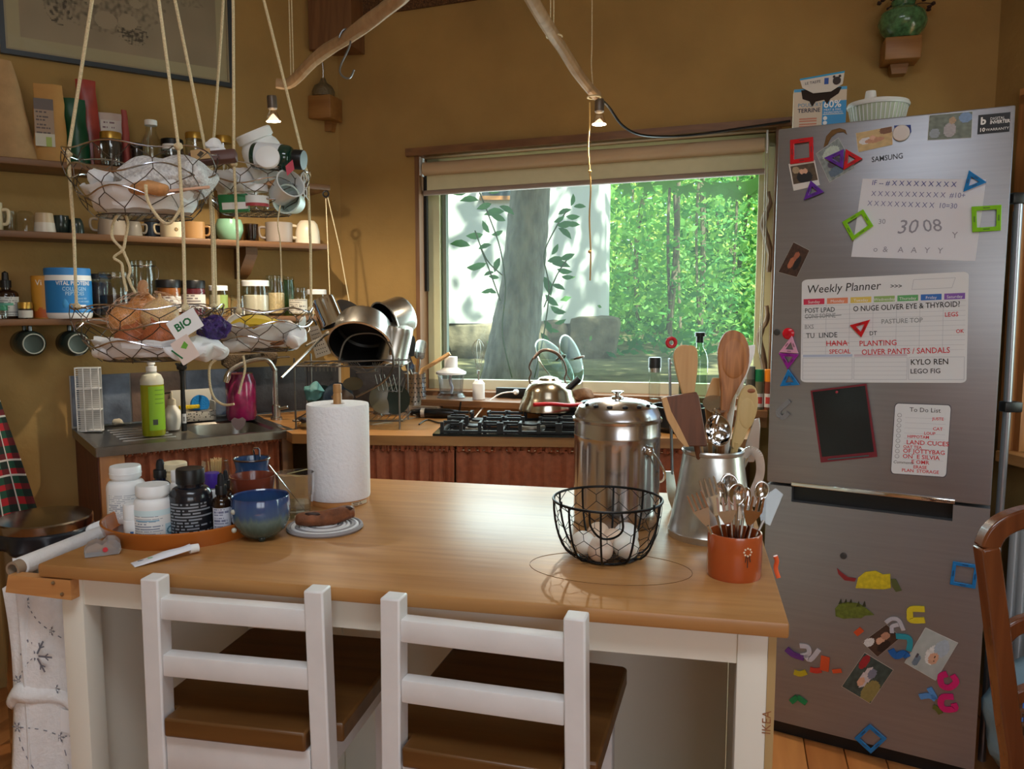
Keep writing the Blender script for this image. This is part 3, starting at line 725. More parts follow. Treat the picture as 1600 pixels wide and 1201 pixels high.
# ================================================================ fridge
FX, FY, FT = .7875, 2.472, -.531
FN = Vector((math.sin(FT), -math.cos(FT), 0))
fridge_steel = mat('brushed fridge steel', rgb(150, 150, 155), .40, .78, var=.05, scale=90, stretch=(.04, 1, 1))
fr = thing('fridge_freezer', 'tall grey steel fridge freezer covered with magnets and papers', 'fridge', (FX, FY, 0), FT)
FW = .597
SPLIT = .802; FTOP = 1.866
MB().span((.004, .062, .03), (FW - .004, .62, FTOP - .004), bev=.004).obj('body', mat('grey fridge side', rgb(120, 120, 118), .5, .3), fr)
udoor = MB().span((0, 0, SPLIT + .004), (FW, .058, FTOP), bev=.004).obj('upper_door', fridge_steel, fr)
rz = .752
rx0, rx1 = .075, .508
MB().prism([(0, .045), (FW, .045), (FW, SPLIT - .004), (rx1, SPLIT - .004), (rx1, rz), (rx0, rz), (rx0, SPLIT - .004), (0, SPLIT - .004)], lambda p: Vector((p[0], 0, p[1])), lambda p: Vector((p[0], .058, p[1]))).obj('lower_door', fridge_steel, fr)
MB().span((rx0, .03, rz), (rx1, .057, SPLIT - .004)).obj('handle_recess', black_pl, fr)
hstrip = MB().span((rx0 - .002, -.003, SPLIT - .001), (rx1 + .004, .004, SPLIT + .012), bev=.002).obj('handle_strip', chrome, fr)
MB().span((.01, .02, .0), (FW - .01, .06, .044)).obj('toe_kick', black_pl, fr)
def FL2(px, py, off=0):
 """local x, z on the fridge front"""
 p = onplane(px, py, Vector((FX, FY, 0)) + FN * off, FN); d = p - Vector((FX, FY, 0))
 return d.x * math.cos(FT) + d.y * math.sin(FT), p.z
def fsize(px):
 return 0
x, z = FL2(1362, 250); x2, z2 = FL2(1416, 243)
text('brand_lettering', 'SAMSUNG', .021, mat('dark logo', rgb(40, 40, 44), .4), udoor, XZ(x, -.0006, z - .006, math.atan2(z2 - z, x2 - x)), bold=.0002, xs=(x2 - x) / .105)
x, z = FL2(1440, 778)
text('strip_lettering', 'DIGITAL INVERTER', .0085, mat('dark logo'), hstrip, XZ(x, -.0036, SPLIT + .003))
x0, z0 = FL2(1527, 210); x1, z1 = FL2(1579, 175)
stk = MB().span((x0, -.0008, z0), (x1, 0, z1)).obj('warranty_sticker', mat('black sticker', rgb(20, 20, 24), .4), fr)
h = z1 - z0
text('sticker_text', 'DIGITAL', h * .2, white_txt, stk, XZ(x0 + (x1 - x0) * .38, -.0012, z0 + h * .68), xs=.9)
text('sticker_text', 'INVERTER', h * .24, white_txt, stk, XZ(x0 + (x1 - x0) * .38, -.0012, z0 + h * .48), xs=.85, bold=.0003)
text('sticker_text', '10', h * .28, white_txt, stk, XZ(x0 + (x1 - x0) * .05, -.0012, z0 + h * .12), bold=.0004)
text('sticker_text', 'WARRANTY', h * .19, white_txt, stk, XZ(x0 + (x1 - x0) * .26, -.0012, z0 + h * .13))
text('sticker_symbol', 'b', h * .52, white_txt, stk, XZ(x0 + (x1 - x0) * .08, -.0012, z0 + h * .50), bold=.001)
# ================================================================ worktop under the window, ledge, curtains
wt = thing('worktop', 'oak worktop running under the kitchen window', 'worktop', (0, 0, 0))
MB().slab([(-.765, 2.80), (-.482, 2.768), (.202, 2.728), (.80, 2.69), (.93, 3.075), (-.729, 3.520), (-1.03, 3.26)], .866, .900).obj('slab', oak_work, wt)
lg_ = thing('window_ledge', 'raised wooden ledge along the back of the worktop below the window', 'ledge', (0, 0, 0))
MB().prism([(-.02, .0), (1.36, .0), (1.36, .16), (-.02, .16)], lambda p: WB(p[0], p[1], .940), lambda p: WB(p[0], p[1], .9645)).obj('board', dark_trim_x, lg_)
MB().prism([(.11, .11), (1.36, .11), (1.36, .135), (.11, .135)], lambda p: WB(p[0], p[1], .9005), lambda p: WB(p[0], p[1], .9395)).obj('front_board', oak_work, lg_)
MB().prism([(-.17, .05), (-.022, .05), (-.022, .10), (.106, .10), (.106, .19), (-.17, .19)], lambda p: WB(p[0], p[1], .9005), lambda p: WB(p[0], p[1], .9395)).obj('grey_block', mat('weathered grey wood', rgb(128, 112, 96), .8, var=.2, scale=30), lg_)
def curtain(a, b, z0, z1, label, n=14, amp=.012, frill=.02):
 a = Vector(a); b = Vector(b); d = b - a; t = d.normalized(); nn = Vector((t.y, -t.x, 0))
 c = thing('curtain', label, 'curtain', (a.x, a.y, 0), group='rust curtains under the worktops')
 rr = random.Random(n)
 ph = [rr.uniform(0, 6) for _ in range(4)]
 def fn(u, v):
  w = math.sin(u * n * 6.28 + ph[0]) + .5 * math.sin(u * n * 2.1 * 6.28 + ph[1]) + .6 * math.sin(u * 3 * 6.28 + ph[2] + v)
  return d * u + nn * (amp * w * (.5 + .5 * v)) + Vector((0, 0, z1 + (z0 - z1) * v))
 MB().grid(fn, n * 10, 12).obj('fabric', curtain_m, c, solid=.002)
 def fn2(u, v):
  w = math.sin(u * n * 3 * 6.28 + ph[3]) + .6 * math.sin(u * n * 4.7 * 6.28)
  return d * u + nn * (.004 + amp * .45 * w) + Vector((0, 0, z1 - frill * .3 + frill * (1 - v) + .0025 * math.sin(u * n * 5 * 6.28)))
 MB().grid(fn2, n * 14, 4).obj('gathered_heading', curtain_m, c, solid=.002)
 MB().tube([Vector((0, 0, z1)), d + Vector((0, 0, z1))], .003, 6).obj('curtain_wire', steel, c)
 return c
fa, fb_ = Vector((-.50, 2.80, 0)), Vector((.202, 2.757, 0))
j1 = on_line(714, fa, fb_ - fa); j0 = on_line(565, fa, fb_ - fa)
curtain(j0 - (fb_ - fa).normalized() * .12, j1 - Vector((.003, 0, 0)), .08, .848, 'rust linen curtain under the worktop behind the paper roll', 9)
curtain(j1 + Vector((.002, 0, 0)), (.79, 2.722, 0), .08, .848, 'rust linen curtain under the hob', 13)
# carcass behind the curtains
cc = thing('worktop_carcass', 'dark open base unit behind the curtains under the worktop', 'base unit')
MB().slab([(-.70, 2.86), (.78, 2.76), (.90, 3.04), (-.66, 3.44)], .02, .06).obj('base_board', shelf_wood, cc)
MB().slab([(-.72, 2.86), (-.70, 2.858), (-.66, 3.44), (-.68, 3.45)], .06, .865).obj('end_panel', shelf_wood, cc)
MB().slab([(.77, 2.76), (.79, 2.76), (.90, 3.03), (.88, 3.04)], .06, .865).obj('end_panel', shelf_wood, cc)
# ================================================================ sink unit on the left wall
su = thing('sink_unit', 'stainless steel sink top with drainer on a wooden stand', 'sink', L0, AL)   # local x along wall, -y into room
SWd, SDp, SZ = .645, .49, .900
mb = MB(); n = 4
def rr3(w, h, r, cx, cy, z): return [Vector((x, y, z)) for x, y in rrect(w, h, r, n, cx, cy)]
outer_b = mb.ring(rr3(SWd, SDp, .006, SWd / 2, -SDp / 2, SZ - .027))
outer_t = mb.ring(rr3(SWd, SDp, .006, SWd / 2, -SDp / 2, SZ + .002))
rim = mb.ring(rr3(SWd - .02, SDp - .02, .01, SWd / 2, -SDp / 2, SZ + .004))
in1 = mb.ring(rr3(SWd - .05, SDp - .05, .02, SWd / 2, -SDp / 2, SZ - .003))
bx, by = .475, -.26
bo = mb.ring(rr3(.27, .34, .07, bx, by, SZ - .004)); b1 = mb.ring(rr3(.255, .325, .065, bx, by, SZ - .012)); b2 = mb.ring(rr3(.225, .295, .06, bx, by, SZ - .15)); b3 = mb.ring(rr3(.03, .03, .014, bx, by, SZ - .16))
for a, b in zip([outer_b, outer_t, rim, in1, bo, b1, b2], [outer_t, rim, in1, bo, b1, b2, b3]): mb.bridge(a, b)
mb.bm.faces.new(b3)
mb.obj('sink_top', steel_dark, su, ang=30)
MB().lathe([(0, 0), (.026, 0), (.028, .003), (.02, .004), (0, .004)], 16, (bx, by, SZ - .158)).obj('drain', chrome, su)
for i in range(6):
 MB().beam((.10 + .0, -.06 - .055 * i - .03, SZ - .0028), (.27, -.06 - .055 * i - .03, SZ - .0028), .012, .004, bev=.0015).obj('drainer_rib', steel_dark, su)
red_panel = wood('reddish panel', rgb(112, 66, 46), rgb(84, 46, 32), .6, scale=8, axis=2)
MB().span((.008, -SDp + .02, .05), (.026, -.01, SZ - .03)).obj('side_panel', red_panel, su)
MB().span((.012, -SDp + .01, 0), (.085, -SDp + .045, SZ - .028), bev=.003).obj('front_post', pine_z, su)
MB().span((.60, -SDp + .01, 0), (.64, -SDp + .045, SZ - .028), bev=.003).obj('front_post', shelf_wood, su)
MB().span((.03, -.03, .05), (.63, -.012, SZ - .17)).obj('back_board', shelf_wood, su)
a = WL(.088, SDp - .03, 0); b = WL(.60, SDp - .03, 0)
curtain(a, b, .08, .866, 'rust linen curtain under the sink', 12)
# slate tiles behind the sink
slate = mat('blue grey slate', rgb(96, 104, 118), .55, var=.4, scale=14, bump=.3, bscale=40)
rust_slate = mat('rusty slate', rgb(112, 88, 74), .55, var=.5, scale=9, bump=.3, bscale=40)
sp_ = struct(MB().span((0, -.008, SZ - .03), (.62, -.002, 1.092)).obj('trim_3', mat('pale grout', rgb(176, 172, 164), .9)))
sp_.location = L0; sp_.rotation_euler = (0, 0, AL)
for i, (x0, x1, m) in enumerate(((.004, .196, slate), (.201, .392, rust_slate), (.397, .59, slate))):
 MB().span((x0, -.016, SZ + .010), (x1, -.0082, 1.092), bev=.0015).obj('tile', m, sp_)
dk_slate = mat('charcoal slate', rgb(46, 46, 50), .5, var=.4, scale=12, bump=.3, bscale=40)
MB().span((.62, -.008, SZ - .03), (1.04, -.002, 1.092)).obj('grout_bed', mat('pale grout'), sp_)
for x0, x1 in ((.595, .735), (.740, .880), (.885, 1.025)):
 MB().span((x0, -.016, SZ + .005), (x1, -.0082, 1.092), bev=.0015).obj('tile', dk_slate, sp_)
sp2 = struct(MB().span((-.36, -.008, SZ + .001), (-.06, -.001, 1.092)).obj('trim_4', mat('pale grout')))
sp2.location = B0; sp2.rotation_euler = (0, 0, AB)
for x0, x1 in ((-.358, -.212), (-.208, -.062)):
 MB().span((x0, -.016, SZ + .005), (x1, -.0082, 1.092), bev=.0015).obj('tile', dk_slate, sp2)
# ================================================================ shelves on the left wall
SHZ = [1.815, 1.585, 1.300]
shelf_w = [.20, .19, .17]
labs = ['uppermost long brown shelf on the ochre wall holding bags and jars', 'middle long brown shelf on the ochre wall holding mugs', 'lowest long brown shelf on the ochre wall holding jars and tubs']
# wall position of each shelf end: front corner at its pixel
for i, (z, w, pe) in enumerate(zip(SHZ, shelf_w, (516, 514, 500))):
 q = on_line(pe, WL(0, w, z), LD); se = (q - WL(0, w, z)).dot(LD)
 sh = thing('wall_shelf', labs[i], 'shelf', WL(0, 0, z), AL, group='shelves on the left wall')
 MB().span((-1.15, -w, -.022), (se, -.001, 0), bev=.003).obj('board', shelf_wood, sh)
 for s in ((-.62, .60) if i else (-.7, .55)):
  MB().prism([(-.001, -.0225), (-.15, -.0225), (-.15, -.05), (-.06, -.12), (-.001, -.14)], lambda p: Vector((s, p[0], p[1])), lambda p: Vector((s + .045, p[0], p[1]))).obj('bracket', shelf_wood, sh)
def shp(px, i, o): return on_line(px, WL(0, o, SHZ[i]), LD)
# ================================================================ pendant branch with two spot lamps
stick = wood('peeled branch', rgb(184, 150, 110), rgb(146, 112, 76), .6, scale=10, axis=2, ring=.4)
pz = 2.13
LP1 = Vector((-.795, 2.78, 2.04)); LP2 = aty(933, 150, 2.82)
P1 = [LP1 + Vector((.02, -.02, .03)), aty(455, 128, 2.76), aty(500, 86, 2.68), aty(560, 48, 2.55), aty(625, -5, 2.42), aty(690, -70, 2.25), aty(752, -150, 2.08)]
br = thing('peeled_branch', 'bent peeled branch hanging from cords above the hanging baskets', 'branch', P1[0], group='peeled branches carrying the lamps')
sp = smooth_path([p - P1[0] for p in P1], 5); MB().tube(sp, [.016 + .010 * i / len(sp) for i in range(len(sp))], 10).jitter(.004, 12).obj('stick', stick, br)
for px in (455, 459):
 a = aty(px, 132, 2.76); MB().tube([a - P1[0], Vector((a.x, a.y, 2.94)) - P1[0]], .002, 5).obj('cord', twine, br)
hk = steel
hp = aty(541, 62, 2.58)
hkt = thing('butcher_hook', 'grey metal s-hook hanging on the left branch', 'hook', hp)
MB().tube(smooth_path([aty(x, y, 2.57) - hp for x, y in ((530, 59), (534, 50), (541, 46), (548, 60), (545, 75), (534, 98), (531, 112), (538, 121), (547, 121), (553, 109))], 4), .0032, 7).obj('wire', mat('grey zinc wire', rgb(130, 132, 134), .35, .9), hkt)
P2 = [LP2 + Vector((0, 0, .0)), aty(905, 118, 2.74), aty(870, 62, 2.62), aty(838, 12, 2.48), aty(806, -50, 2.34), aty(758, -150, 2.12)]
br2 = thing('peeled_branch', 'straight peeled branch hanging from cords above the window', 'branch', P2[0], group='peeled branches carrying the lamps')
sp = smooth_path([p - P2[0] for p in P2], 5); MB().tube(sp, [.0165 + .006 * i / len(sp) for i in range(len(sp))], 10).jitter(.003, 12).obj('stick', stick, br2)
for px in (860, 865):
 a = aty(px, 56, 2.62); MB().tube([a - P2[0], Vector((a.x, a.y, 2.94)) - P2[0]], .002, 5).obj('cord', twine, br2)
for c, rr in ((aty(866, 57, 2.61), .024), (aty(928, 152, 2.80), .022)):
 MB().tube(arc(c - P2[0], rr, 0, 2 * PI, 14)[:-1], .0028, 6, closed=True).obj('cord_wrap', twine, br2)
MB().tube(smooth_path([aty(927, 140, 2.80) - P2[0], aty(924, 100, 2.80) - P2[0], aty(925, 40, 2.80) - P2[0], Vector((aty(921, 40, 2.80).x, 2.80, 2.94)) - P2[0]], 4), .0018, 5).obj('cord', twine, br2)
ct = [(921, 195), (919, 230), (921, 262), (923, 295), (921, 340), (923, 395), (922, 438)]
cs = thing('dangling_string', 'thin twine with two knots dangling in front of the window', 'string', aty(921, 160, 2.80))
_c0 = aty(921, 160, 2.80)
MB().tube(smooth_path([Vector((0, 0, 0))] + [aty(x, y, 2.80) - _c0 for x, y in ct], 4), .0028, 6).obj('twine', mat('golden twine', rgb(206, 168, 104), .9), cs)
for y in (268, 393):
 MB().ball(aty(921.5, y, 2.80) - _c0, .0062).obj('knot', mat('golden twine'), cs)
def spot_lamp(p, label, tgt):
 t = thing('spot_lamp', label, 'lamp', p, group='lit spot lamps on the branches')
 d = (Vector(tgt) - p).normalized(); m = d.to_track_quat('-Z', 'Y').to_matrix()
 MB().lathe([(0, .035), (.014, .035), (.016, .03), (.016, -.005), (.012, -.01)], 16, m=m).obj('socket', mat('grey lamp socket', rgb(110, 100, 92), .4, .6), t)
 MB().lathe([(.012, -.01), (.016, -.02), (.025, -.046), (.026, -.05), (.0235, -.05), (.012, -.02)], 20, m=m).obj('reflector', glass('lamp reflector glass', (.9, .85, .78, 1), 1), t)
 MB().lathe([(.0, -.0485), (.0232, -.0485), (.0232, -.0465), (.0, -.0465)], 20, m=m).obj('bulb_face', mat('lit bulb', rgb(255, 240, 220), .4, emit=(1, .86, .66, 1), estr=40), t)
 l = bpy.data.lights.new('spot_light', 'SPOT'); l.energy = LAMP_W; l.color = (1, .84, .62); l.spot_size = R(150); l.spot_blend = 1.0; l.shadow_soft_size = .012
 lo = bpy.data.objects.new('spot_light', l); COL.objects.link(lo); lo.parent = t; lo.location = d * .054; lo.rotation_euler = d.to_track_quat('-Z', 'Y').to_euler()
 return t
LAMP_W = 46
spot_lamp(LP1 + Vector((0, 0, -.04)), 'lit spot lamp at the end of the bent branch by the baskets', LP1 + Vector((.02, .10, -1)))
spot_lamp(LP2 + Vector((.008, -.0, -.045)), 'lit spot lamp at the end of the straight branch above the window', LP2 + Vector((.0, .0, -1)))
cb = thing('lamp_cable', 'black cable running from the window lamp along the lintel', 'cable', LP2)
pts = [LP2 + Vector((.012, 0, -.01)), aty(952, 168, 2.84), aty(975, 198, 2.9), aty(1010, 212, 2.96)] + [onplane(x, y, WB(0, .045, 0), BN) for x, y in ((1080, 211), (1160, 200), (1235, 189))]
MB().tube(smooth_path([p - LP2 for p in pts], 5), .0045, 7).obj('cord', black_pl, cb)
# cord tied to the top shelf end
lt = thing('shelf_cord', 'thin dark cord hanging in a loop from the end of the top shelf', 'cord', aty(509, 300, 3.2))
_q = aty(509, 300, 3.2)
MB().tube([p - _q for p in arc(aty(509, 303, 3.2), .011, 0, 2 * PI, 12, 'xz')[:-1]], .0035, 6, closed=True).obj('ring', iron, lt)
MB().tube([aty(509, 310, 3.2) - _q, aty(512, 380, 3.21) - _q, aty(516, 480, 3.22) - _q], .002, 5).obj('cord', twine, lt)
MB().tube([aty(512, 308, 3.2) - _q, aty(530, 385, 3.24) - _q, aty(548, 485, 3.28) - _q], .002, 5).obj('cord', twine, lt)
# ================================================================ small-object helpers
def face(p):
 """z rotation that turns local -y towards the camera"""
 return math.atan2(-p.y, -p.x) + PI / 2
def host(t):
 """the part of thing t that carries its prints"""
 if t.type != 'EMPTY': return t
 for c in t.children:
  if c.type == 'MESH' and c.location.length < 1e-6: return c
 return t
def cyl_patch(parent, name, material, r, z0, z1, a0, a1, fn=None, nu=24, nv=16, c=(0, 0), rtop=None):
 """curved label; angles in degrees, 0 = towards local -y"""
 vs = []; fs = []; cs = []
 rtop = rtop or r
 for j in range(nv + 1):
  for i in range(nu + 1):
   a = R(a0 + (a1 - a0) * i / nu - 90); rr = r + (rtop - r) * j / nv
   vs.append((c[0] + rr * math.cos(a), c[1] + rr * math.sin(a), z0 + (z1 - z0) * j / nv))
 for j in range(nv):
  for i in range(nu):
   k = j * (nu + 1) + i; fs.append((k, k + 1, k + nu + 2, k + nu + 1))
   if fn: cs += list(fn((i + .5) / nu, (j + .5) / nv)) * 4
 me = bpy.data.meshes.new(name); me.from_pydata(vs, [], fs)
 if fn:
  at = me.color_attributes.new('ink', 'FLOAT_COLOR', 'CORNER'); at.data.foreach_set('color', cs)
 me.polygons.foreach_set('use_smooth', [True] * len(me.polygons))
 me.materials.append(material)
 o = bpy.data.objects.new(name, me); COL.objects.link(o); o.parent = host(parent)
 return o
def cyl_text(parent, name, s, size, material, r, z, a=0, xs=1, bold=0, align='CENTER', shear=0):
 """lettering wrapped round an upright cylinder of radius r"""
 cu = bpy.data.curves.new(name, 'FONT'); cu.body = s; cu.size = size; cu.align_x = align; cu.resolution_u = 2; cu.offset = bold; cu.shear = shear
 to = bpy.data.objects.new('t', cu); me = bpy.data.meshes.new_from_object(to); bpy.data.objects.remove(to); bpy.data.curves.remove(cu)
 for v in me.vertices:
  t = R(a - 90) + v.co.x * xs / r
  v.co = Vector((r * math.cos(t), r * math.sin(t), z + v.co.y))
 me.name = name; me.materials.clear(); me.materials.append(material)
 o = bpy.data.objects.new(name, me); COL.objects.link(o); o.parent = host(parent)
 return o
def lines_ink(paper, ink_c, rows, seed=0, fill=.75, margin=.08):
 rr = random.Random(seed); ends = [rr.uniform(.45, 1) * fill + .12 for _ in range(rows)]; br = [[rr.random() for _ in range(30)] for _ in range(rows)]
 def fn(u, v):
  k = v * rows; i = int(k); f = k - i
  if .3 < f < .72 and margin < u < min(ends[min(i, rows - 1)] + margin, .95) and br[min(i, rows - 1)][int(u * 29)] > .22: return ink_c
  return paper
 return fn
def lathe_obj(parent, name, m, prof, seg=28, c=(0, 0, 0), **k):
 return MB().lathe(prof, seg, c, **k).obj(name, m, parent)
def cap_prof(r, z0, z1, e=.12):
 h = z1 - z0
 return [(0, z0), (r, z0), (r, z1 - h * e), (r * .95, z1), (0, z1)]
def body_prof(R_, H, neck, sh=.72, base=.04):
 """round-shouldered bottle: body radius, total body height, neck radius"""
 p = [(0, 0), (R_ * .94, 0), (R_, H * base)]
 p += [(R_, H * sh)]
 for k in range(1, 6):
  t = k / 5 * PI / 2
  p.append((neck + (R_ - neck) * math.cos(t), H * sh + (H * .93 - H * sh) * math.sin(t)))
 p += [(neck, H), (0, H)]
 return p
def base_at(px, py, r, z=TOPZ):
 """centre of a round base of radius r whose front bottom edge shows at (px, py)"""
 q = atz(px, py, z); d = Vector((q.x, q.y, 0)).normalized()
 return Vector((q.x, q.y, z)) + d * r
TRAYC = atz(290, 826, TOPZ); TRAYC.z = TOPZ
# ---------------------------------------------------------------- tray and everything in it
tr = thing('terracotta_tray', 'round brown glazed terracotta tray holding the pill bottles', 'tray', TRAYC)
MB().lathe([(0, .004), (.140, .004), (.143, .009), (.148, .030), (.151, .0325), (.155, .031), (.154, .024), (.146, 0), (0, 0)][::-1], 56).obj('dish', mat('amber glazed terracotta', rgb(172, 96, 36), .2, var=.15, scale=9, coat=.5), tr)
MB().lathe([(0, .0045), (.1385, .0045)], 48, cap=False).obj('dark_glaze', mat('dark brown glaze', rgb(70, 34, 18), .2), tr)
TZ = TOPZ + .0048
def tray_bottle(px0, px1, ytop, ybot, d, label, cap, bodym, capm, neckf=.62, capf=.75, sh=.74, name='pill_bottle', cat='bottle', group='bottles on the tray', seg=28, ridge=False):
 """bottle between columns px0..px1, top row ytop, base (front) row ybot, at depth d"""
 cx = (px0 + px1) / 2; q = aty(cx, ybot, d); p = Vector((q.x, q.y, TZ)); k = mpp(p)
 Rr = (px1 - px0) / 2 * k; tp = aty(cx, ytop, d).z; H = tp - TZ
 t = thing(name, label, cat, p, face(p), group)
 hb = H - cap * k
 lathe_obj(t, 'bottle', bodym, body_prof(Rr, hb, Rr * neckf, sh), seg)
 lathe_obj(t, 'cap', capm, cap_prof(Rr * capf, hb - .001, H))
 return t, Rr, hb, H
wt_lbl = rgb(238, 238, 236); gi = rgb(120, 130, 150)
t, r_, hb, H = tray_bottle(172, 229, 727, 832, 1.66, 'large white pill bottle standing at the left of the tray', 17, white_pl, white_pl, .70, .80)
cyl_patch(t, 'label_print', vcol('paper', .5), r_ * 1.004, hb * .12, hb * .66, -70, 50, lines_ink(wt_lbl, rgb(170, 175, 185), 13, 1), 50, 40)
MB().lathe([(r_ * .74, hb + .006), (r_ * .82, hb + .006), (r_ * .82, hb + .009), (r_ * .74, hb + .009)], 24, cap=False).obj('cap_ring', white_pl, t)
t, r_, hb, H = tray_bottle(213, 271, 756, 842, 1.54, 'squat white pill bottle with printed label at the front of the tray', 15, white_pl, white_pl, .74, .86)
def lab2(u, v):
 if v > .80: return rgb(214, 236, 240)
 if .68 > v > .62 and .1 < u < .6: return rgb(130, 180, 205)
 if u > .72 and v < .5:
  return rgb(80, 130, 150) if ((u - .86) ** 2 * 14 + (v - .25) ** 2 * 10) < .2 and ((u - .86) ** 2 * 14 + (v - .25) ** 2 * 10) > .08 else rgb(190, 216, 226)
 if v < .08: return rgb(40, 84, 120)
 return lines_ink(wt_lbl, rgb(150, 158, 172), 12, 5)(u / .72, v)
cyl_patch(t, 'label_print', vcol('paper', .5), r_ * 1.004, hb * .03, hb * .70, -75, 75, lab2, 60, 46)
t, r_, hb, H = tray_bottle(195, 218, 787, 841, 1.525, 'slim white roll-on tube at the front of the tray', 22, white_pl, white_pl, .9, .97, .9, 'roll_on_tube', 'tube')
cyl_patch(t, 'label_print', vcol('paper', .5), r_ * 1.006, hb * .1, hb * .9, -60, 60, lambda u, v: rgb(60, 110, 170) if (.42 < u < .62 and .15 < v < .42) else wt_lbl, 20, 20)
dkb = mat('dark blue glass', rgb(14, 22, 46), .08, coat=.5)
t, r_, hb, H = tray_bottle(269, 333, 731, 842, 1.56, 'big black supplement bottle with white print on the tray', 22, mat('black plastic bottle', rgb(24, 26, 34), .22, coat=.3), black_pl, .60, .66, .70)
cyl_patch(t, 'label_print', vcol('paper', .5), r_ * 1.004, hb * .04, hb * .68, -80, 80, lambda u, v: rgb(20, 60, 90) if u > .93 else lines_ink(rgb(22, 24, 30), rgb(150, 156, 164), 11, 8, .8)(u, v), 60, 44)
def dropper(px0, px1, ytop, ybot, d, label, gm_, lab=None):
 cx = (px0 + px1) / 2; q = aty(cx, ybot, d); p = Vector((q.x, q.y, TZ)); k = mpp(p); Rr = (px1 - px0) / 2 * k; H = aty(cx, ytop, d).z - TZ
 t = thing('dropper_bottle', label, 'bottle', p, face(p), 'bottles on the tray')
 lathe_obj(t, 'bottle', gm_, body_prof(Rr, H * .66, Rr * .5, .74))
 lathe_obj(t, 'collar', black_pl, cap_prof(Rr * .58, H * .655, H * .80))
 lathe_obj(t, 'bulb', mat('black rubber', rgb(20, 20, 24), .6), [(0, H * .80), (Rr * .36, H * .80), (Rr * .34, H * .9), (Rr * .26, H * .97), (0, H)])
 if lab: cyl_patch(t, 'label_print', vcol('paper', .5), Rr * 1.006, H * .05, H * .46, -60, 60, lab, 24, 24)
 return t
amber = mat('dark amber glass', rgb(36, 20, 12), .08, coat=.5)
dropper(236, 272, 716, 812, 1.72, 'blue glass dropper bottle behind the white pill bottles', dkb)
dropper(333, 363, 738, 834, 1.555, 'amber dropper bottle with pale label beside the black bottle', amber, lines_ink(rgb(206, 210, 222), rgb(120, 124, 150), 9, 3))
dropper(344, 366, 733, 815, 1.64, 'small dark dropper bottle behind the amber dropper bottle', amber)
t, r_, hb, H = tray_bottle(258, 294, 722, 806, 1.74, 'beige jar with a flat pale lid at the back of the tray', 10, mat('beige jar', rgb(206, 186, 146), .6), mat('cream lid', rgb(220, 205, 170), .6), .95, 1.02, .9, 'lidded_jar', 'jar')
t, r_, hb, H = tray_bottle(268, 287, 735, 815, 1.66, 'narrow white bottle squeezed between the black and blue bottles', 14, white_pl, white_pl, .7, .75)
t, r_, hb, H = tray_bottle(322, 346, 738, 818, 1.665, 'white bottle with a purple cap behind the black bottle', 22, white_pl, mat('purple cap', rgb(70, 40, 150), .4), .8, .95)
# jar of toothpicks
p = aty(339, 800, 1.735); p.z = TZ; k = mpp(p)
tj = thing('toothpick_jar', 'faceted glass jar full of wooden toothpicks at the back of the tray', 'jar', p, face(p)); H = aty(339, 718, 1.735).z - TZ
MB().lathe([(.0, 0), (19 * k, 0), (24 * k, H * .5), (19 * k, H), (18 * k, H), (22.5 * k, H * .5), (17 * k, .004), (0, .004)], 8, cap=False).obj('glass', glass_jar, tj)
rr = random.Random(4)
pk = mat('toothpick wood', rgb(214, 178, 122), .7)
for i in range(26):
 a = rr.uniform(0, 6.28); q = rr.uniform(0, 12) * k; MB().beam((q * math.cos(a) * .5, q * math.sin(a) * .5, .006), (q * math.cos(a), q * math.sin(a), H + rr.uniform(-.002, .006)), .0018, .0018).obj('toothpick', pk, tj)
# blue pot with spoon, red bowl behind
p = aty(396, 805, 1.78); p.z = TOPZ; k = mpp(p); H = aty(396, 716, 1.78).z - TOPZ
t = thing('sugar_pot', 'blue glazed pot with a spoon handle sticking out', 'pot', p, face(p))
bg = mat('blue ceramic glaze', rgb(50, 84, 128), .18, var=.4, scale=14, coat=.5)
rim_g = mat('brown rim glaze', rgb(70, 48, 40), .2)
MB().lathe([(0, 0), (22 * k, 0), (30 * k, H * .35), (29 * k, H * .62), (24 * k, H * .80), (27 * k, H * .97), (28 * k, H), (25 * k, H), (22 * k, H * .80), (20 * k, H * .6), (0, H * .6)], 32).obj('pot', bg, t)
MB().tube(arc((0, 0, H), 26.8 * k, 0, 2 * PI, 32)[:-1], 1.6 * k, 6, closed=True).obj('rim', rim_g, t)
s = MB(); hz = H + 16 * k
s.tube([(6 * k, 0, H - 4 * k), (3 * k, 0, hz - 3 * k), (4 * k, 0, hz), (10 * k, 0, hz), (12 * k, 0, hz - 3 * k), (12 * k, 0, H - 4 * k)], 1.5 * k, 6).obj('spoon_handle', chrome, t)
p = aty(397, 815, 1.70); p.z = TOPZ; k = mpp(p); H = aty(397, 742, 1.70).z - TOPZ
t = thing('red_bowl', 'red brown ceramic bowl between the blue pot and the blue bowl', 'bowl', p, face(p))
MB().lathe([(0, 0), (20 * k, 0), (30 * k, H * .5), (34 * k, H * .9), (35 * k, H), (33 * k, H), (31 * k, H * .88), (26 * k, H * .5), (0, H * .3)], 36).obj('bowl', mat('red brown glaze', rgb(122, 58, 40), .25, var=.1, scale=18, coat=.4), t)
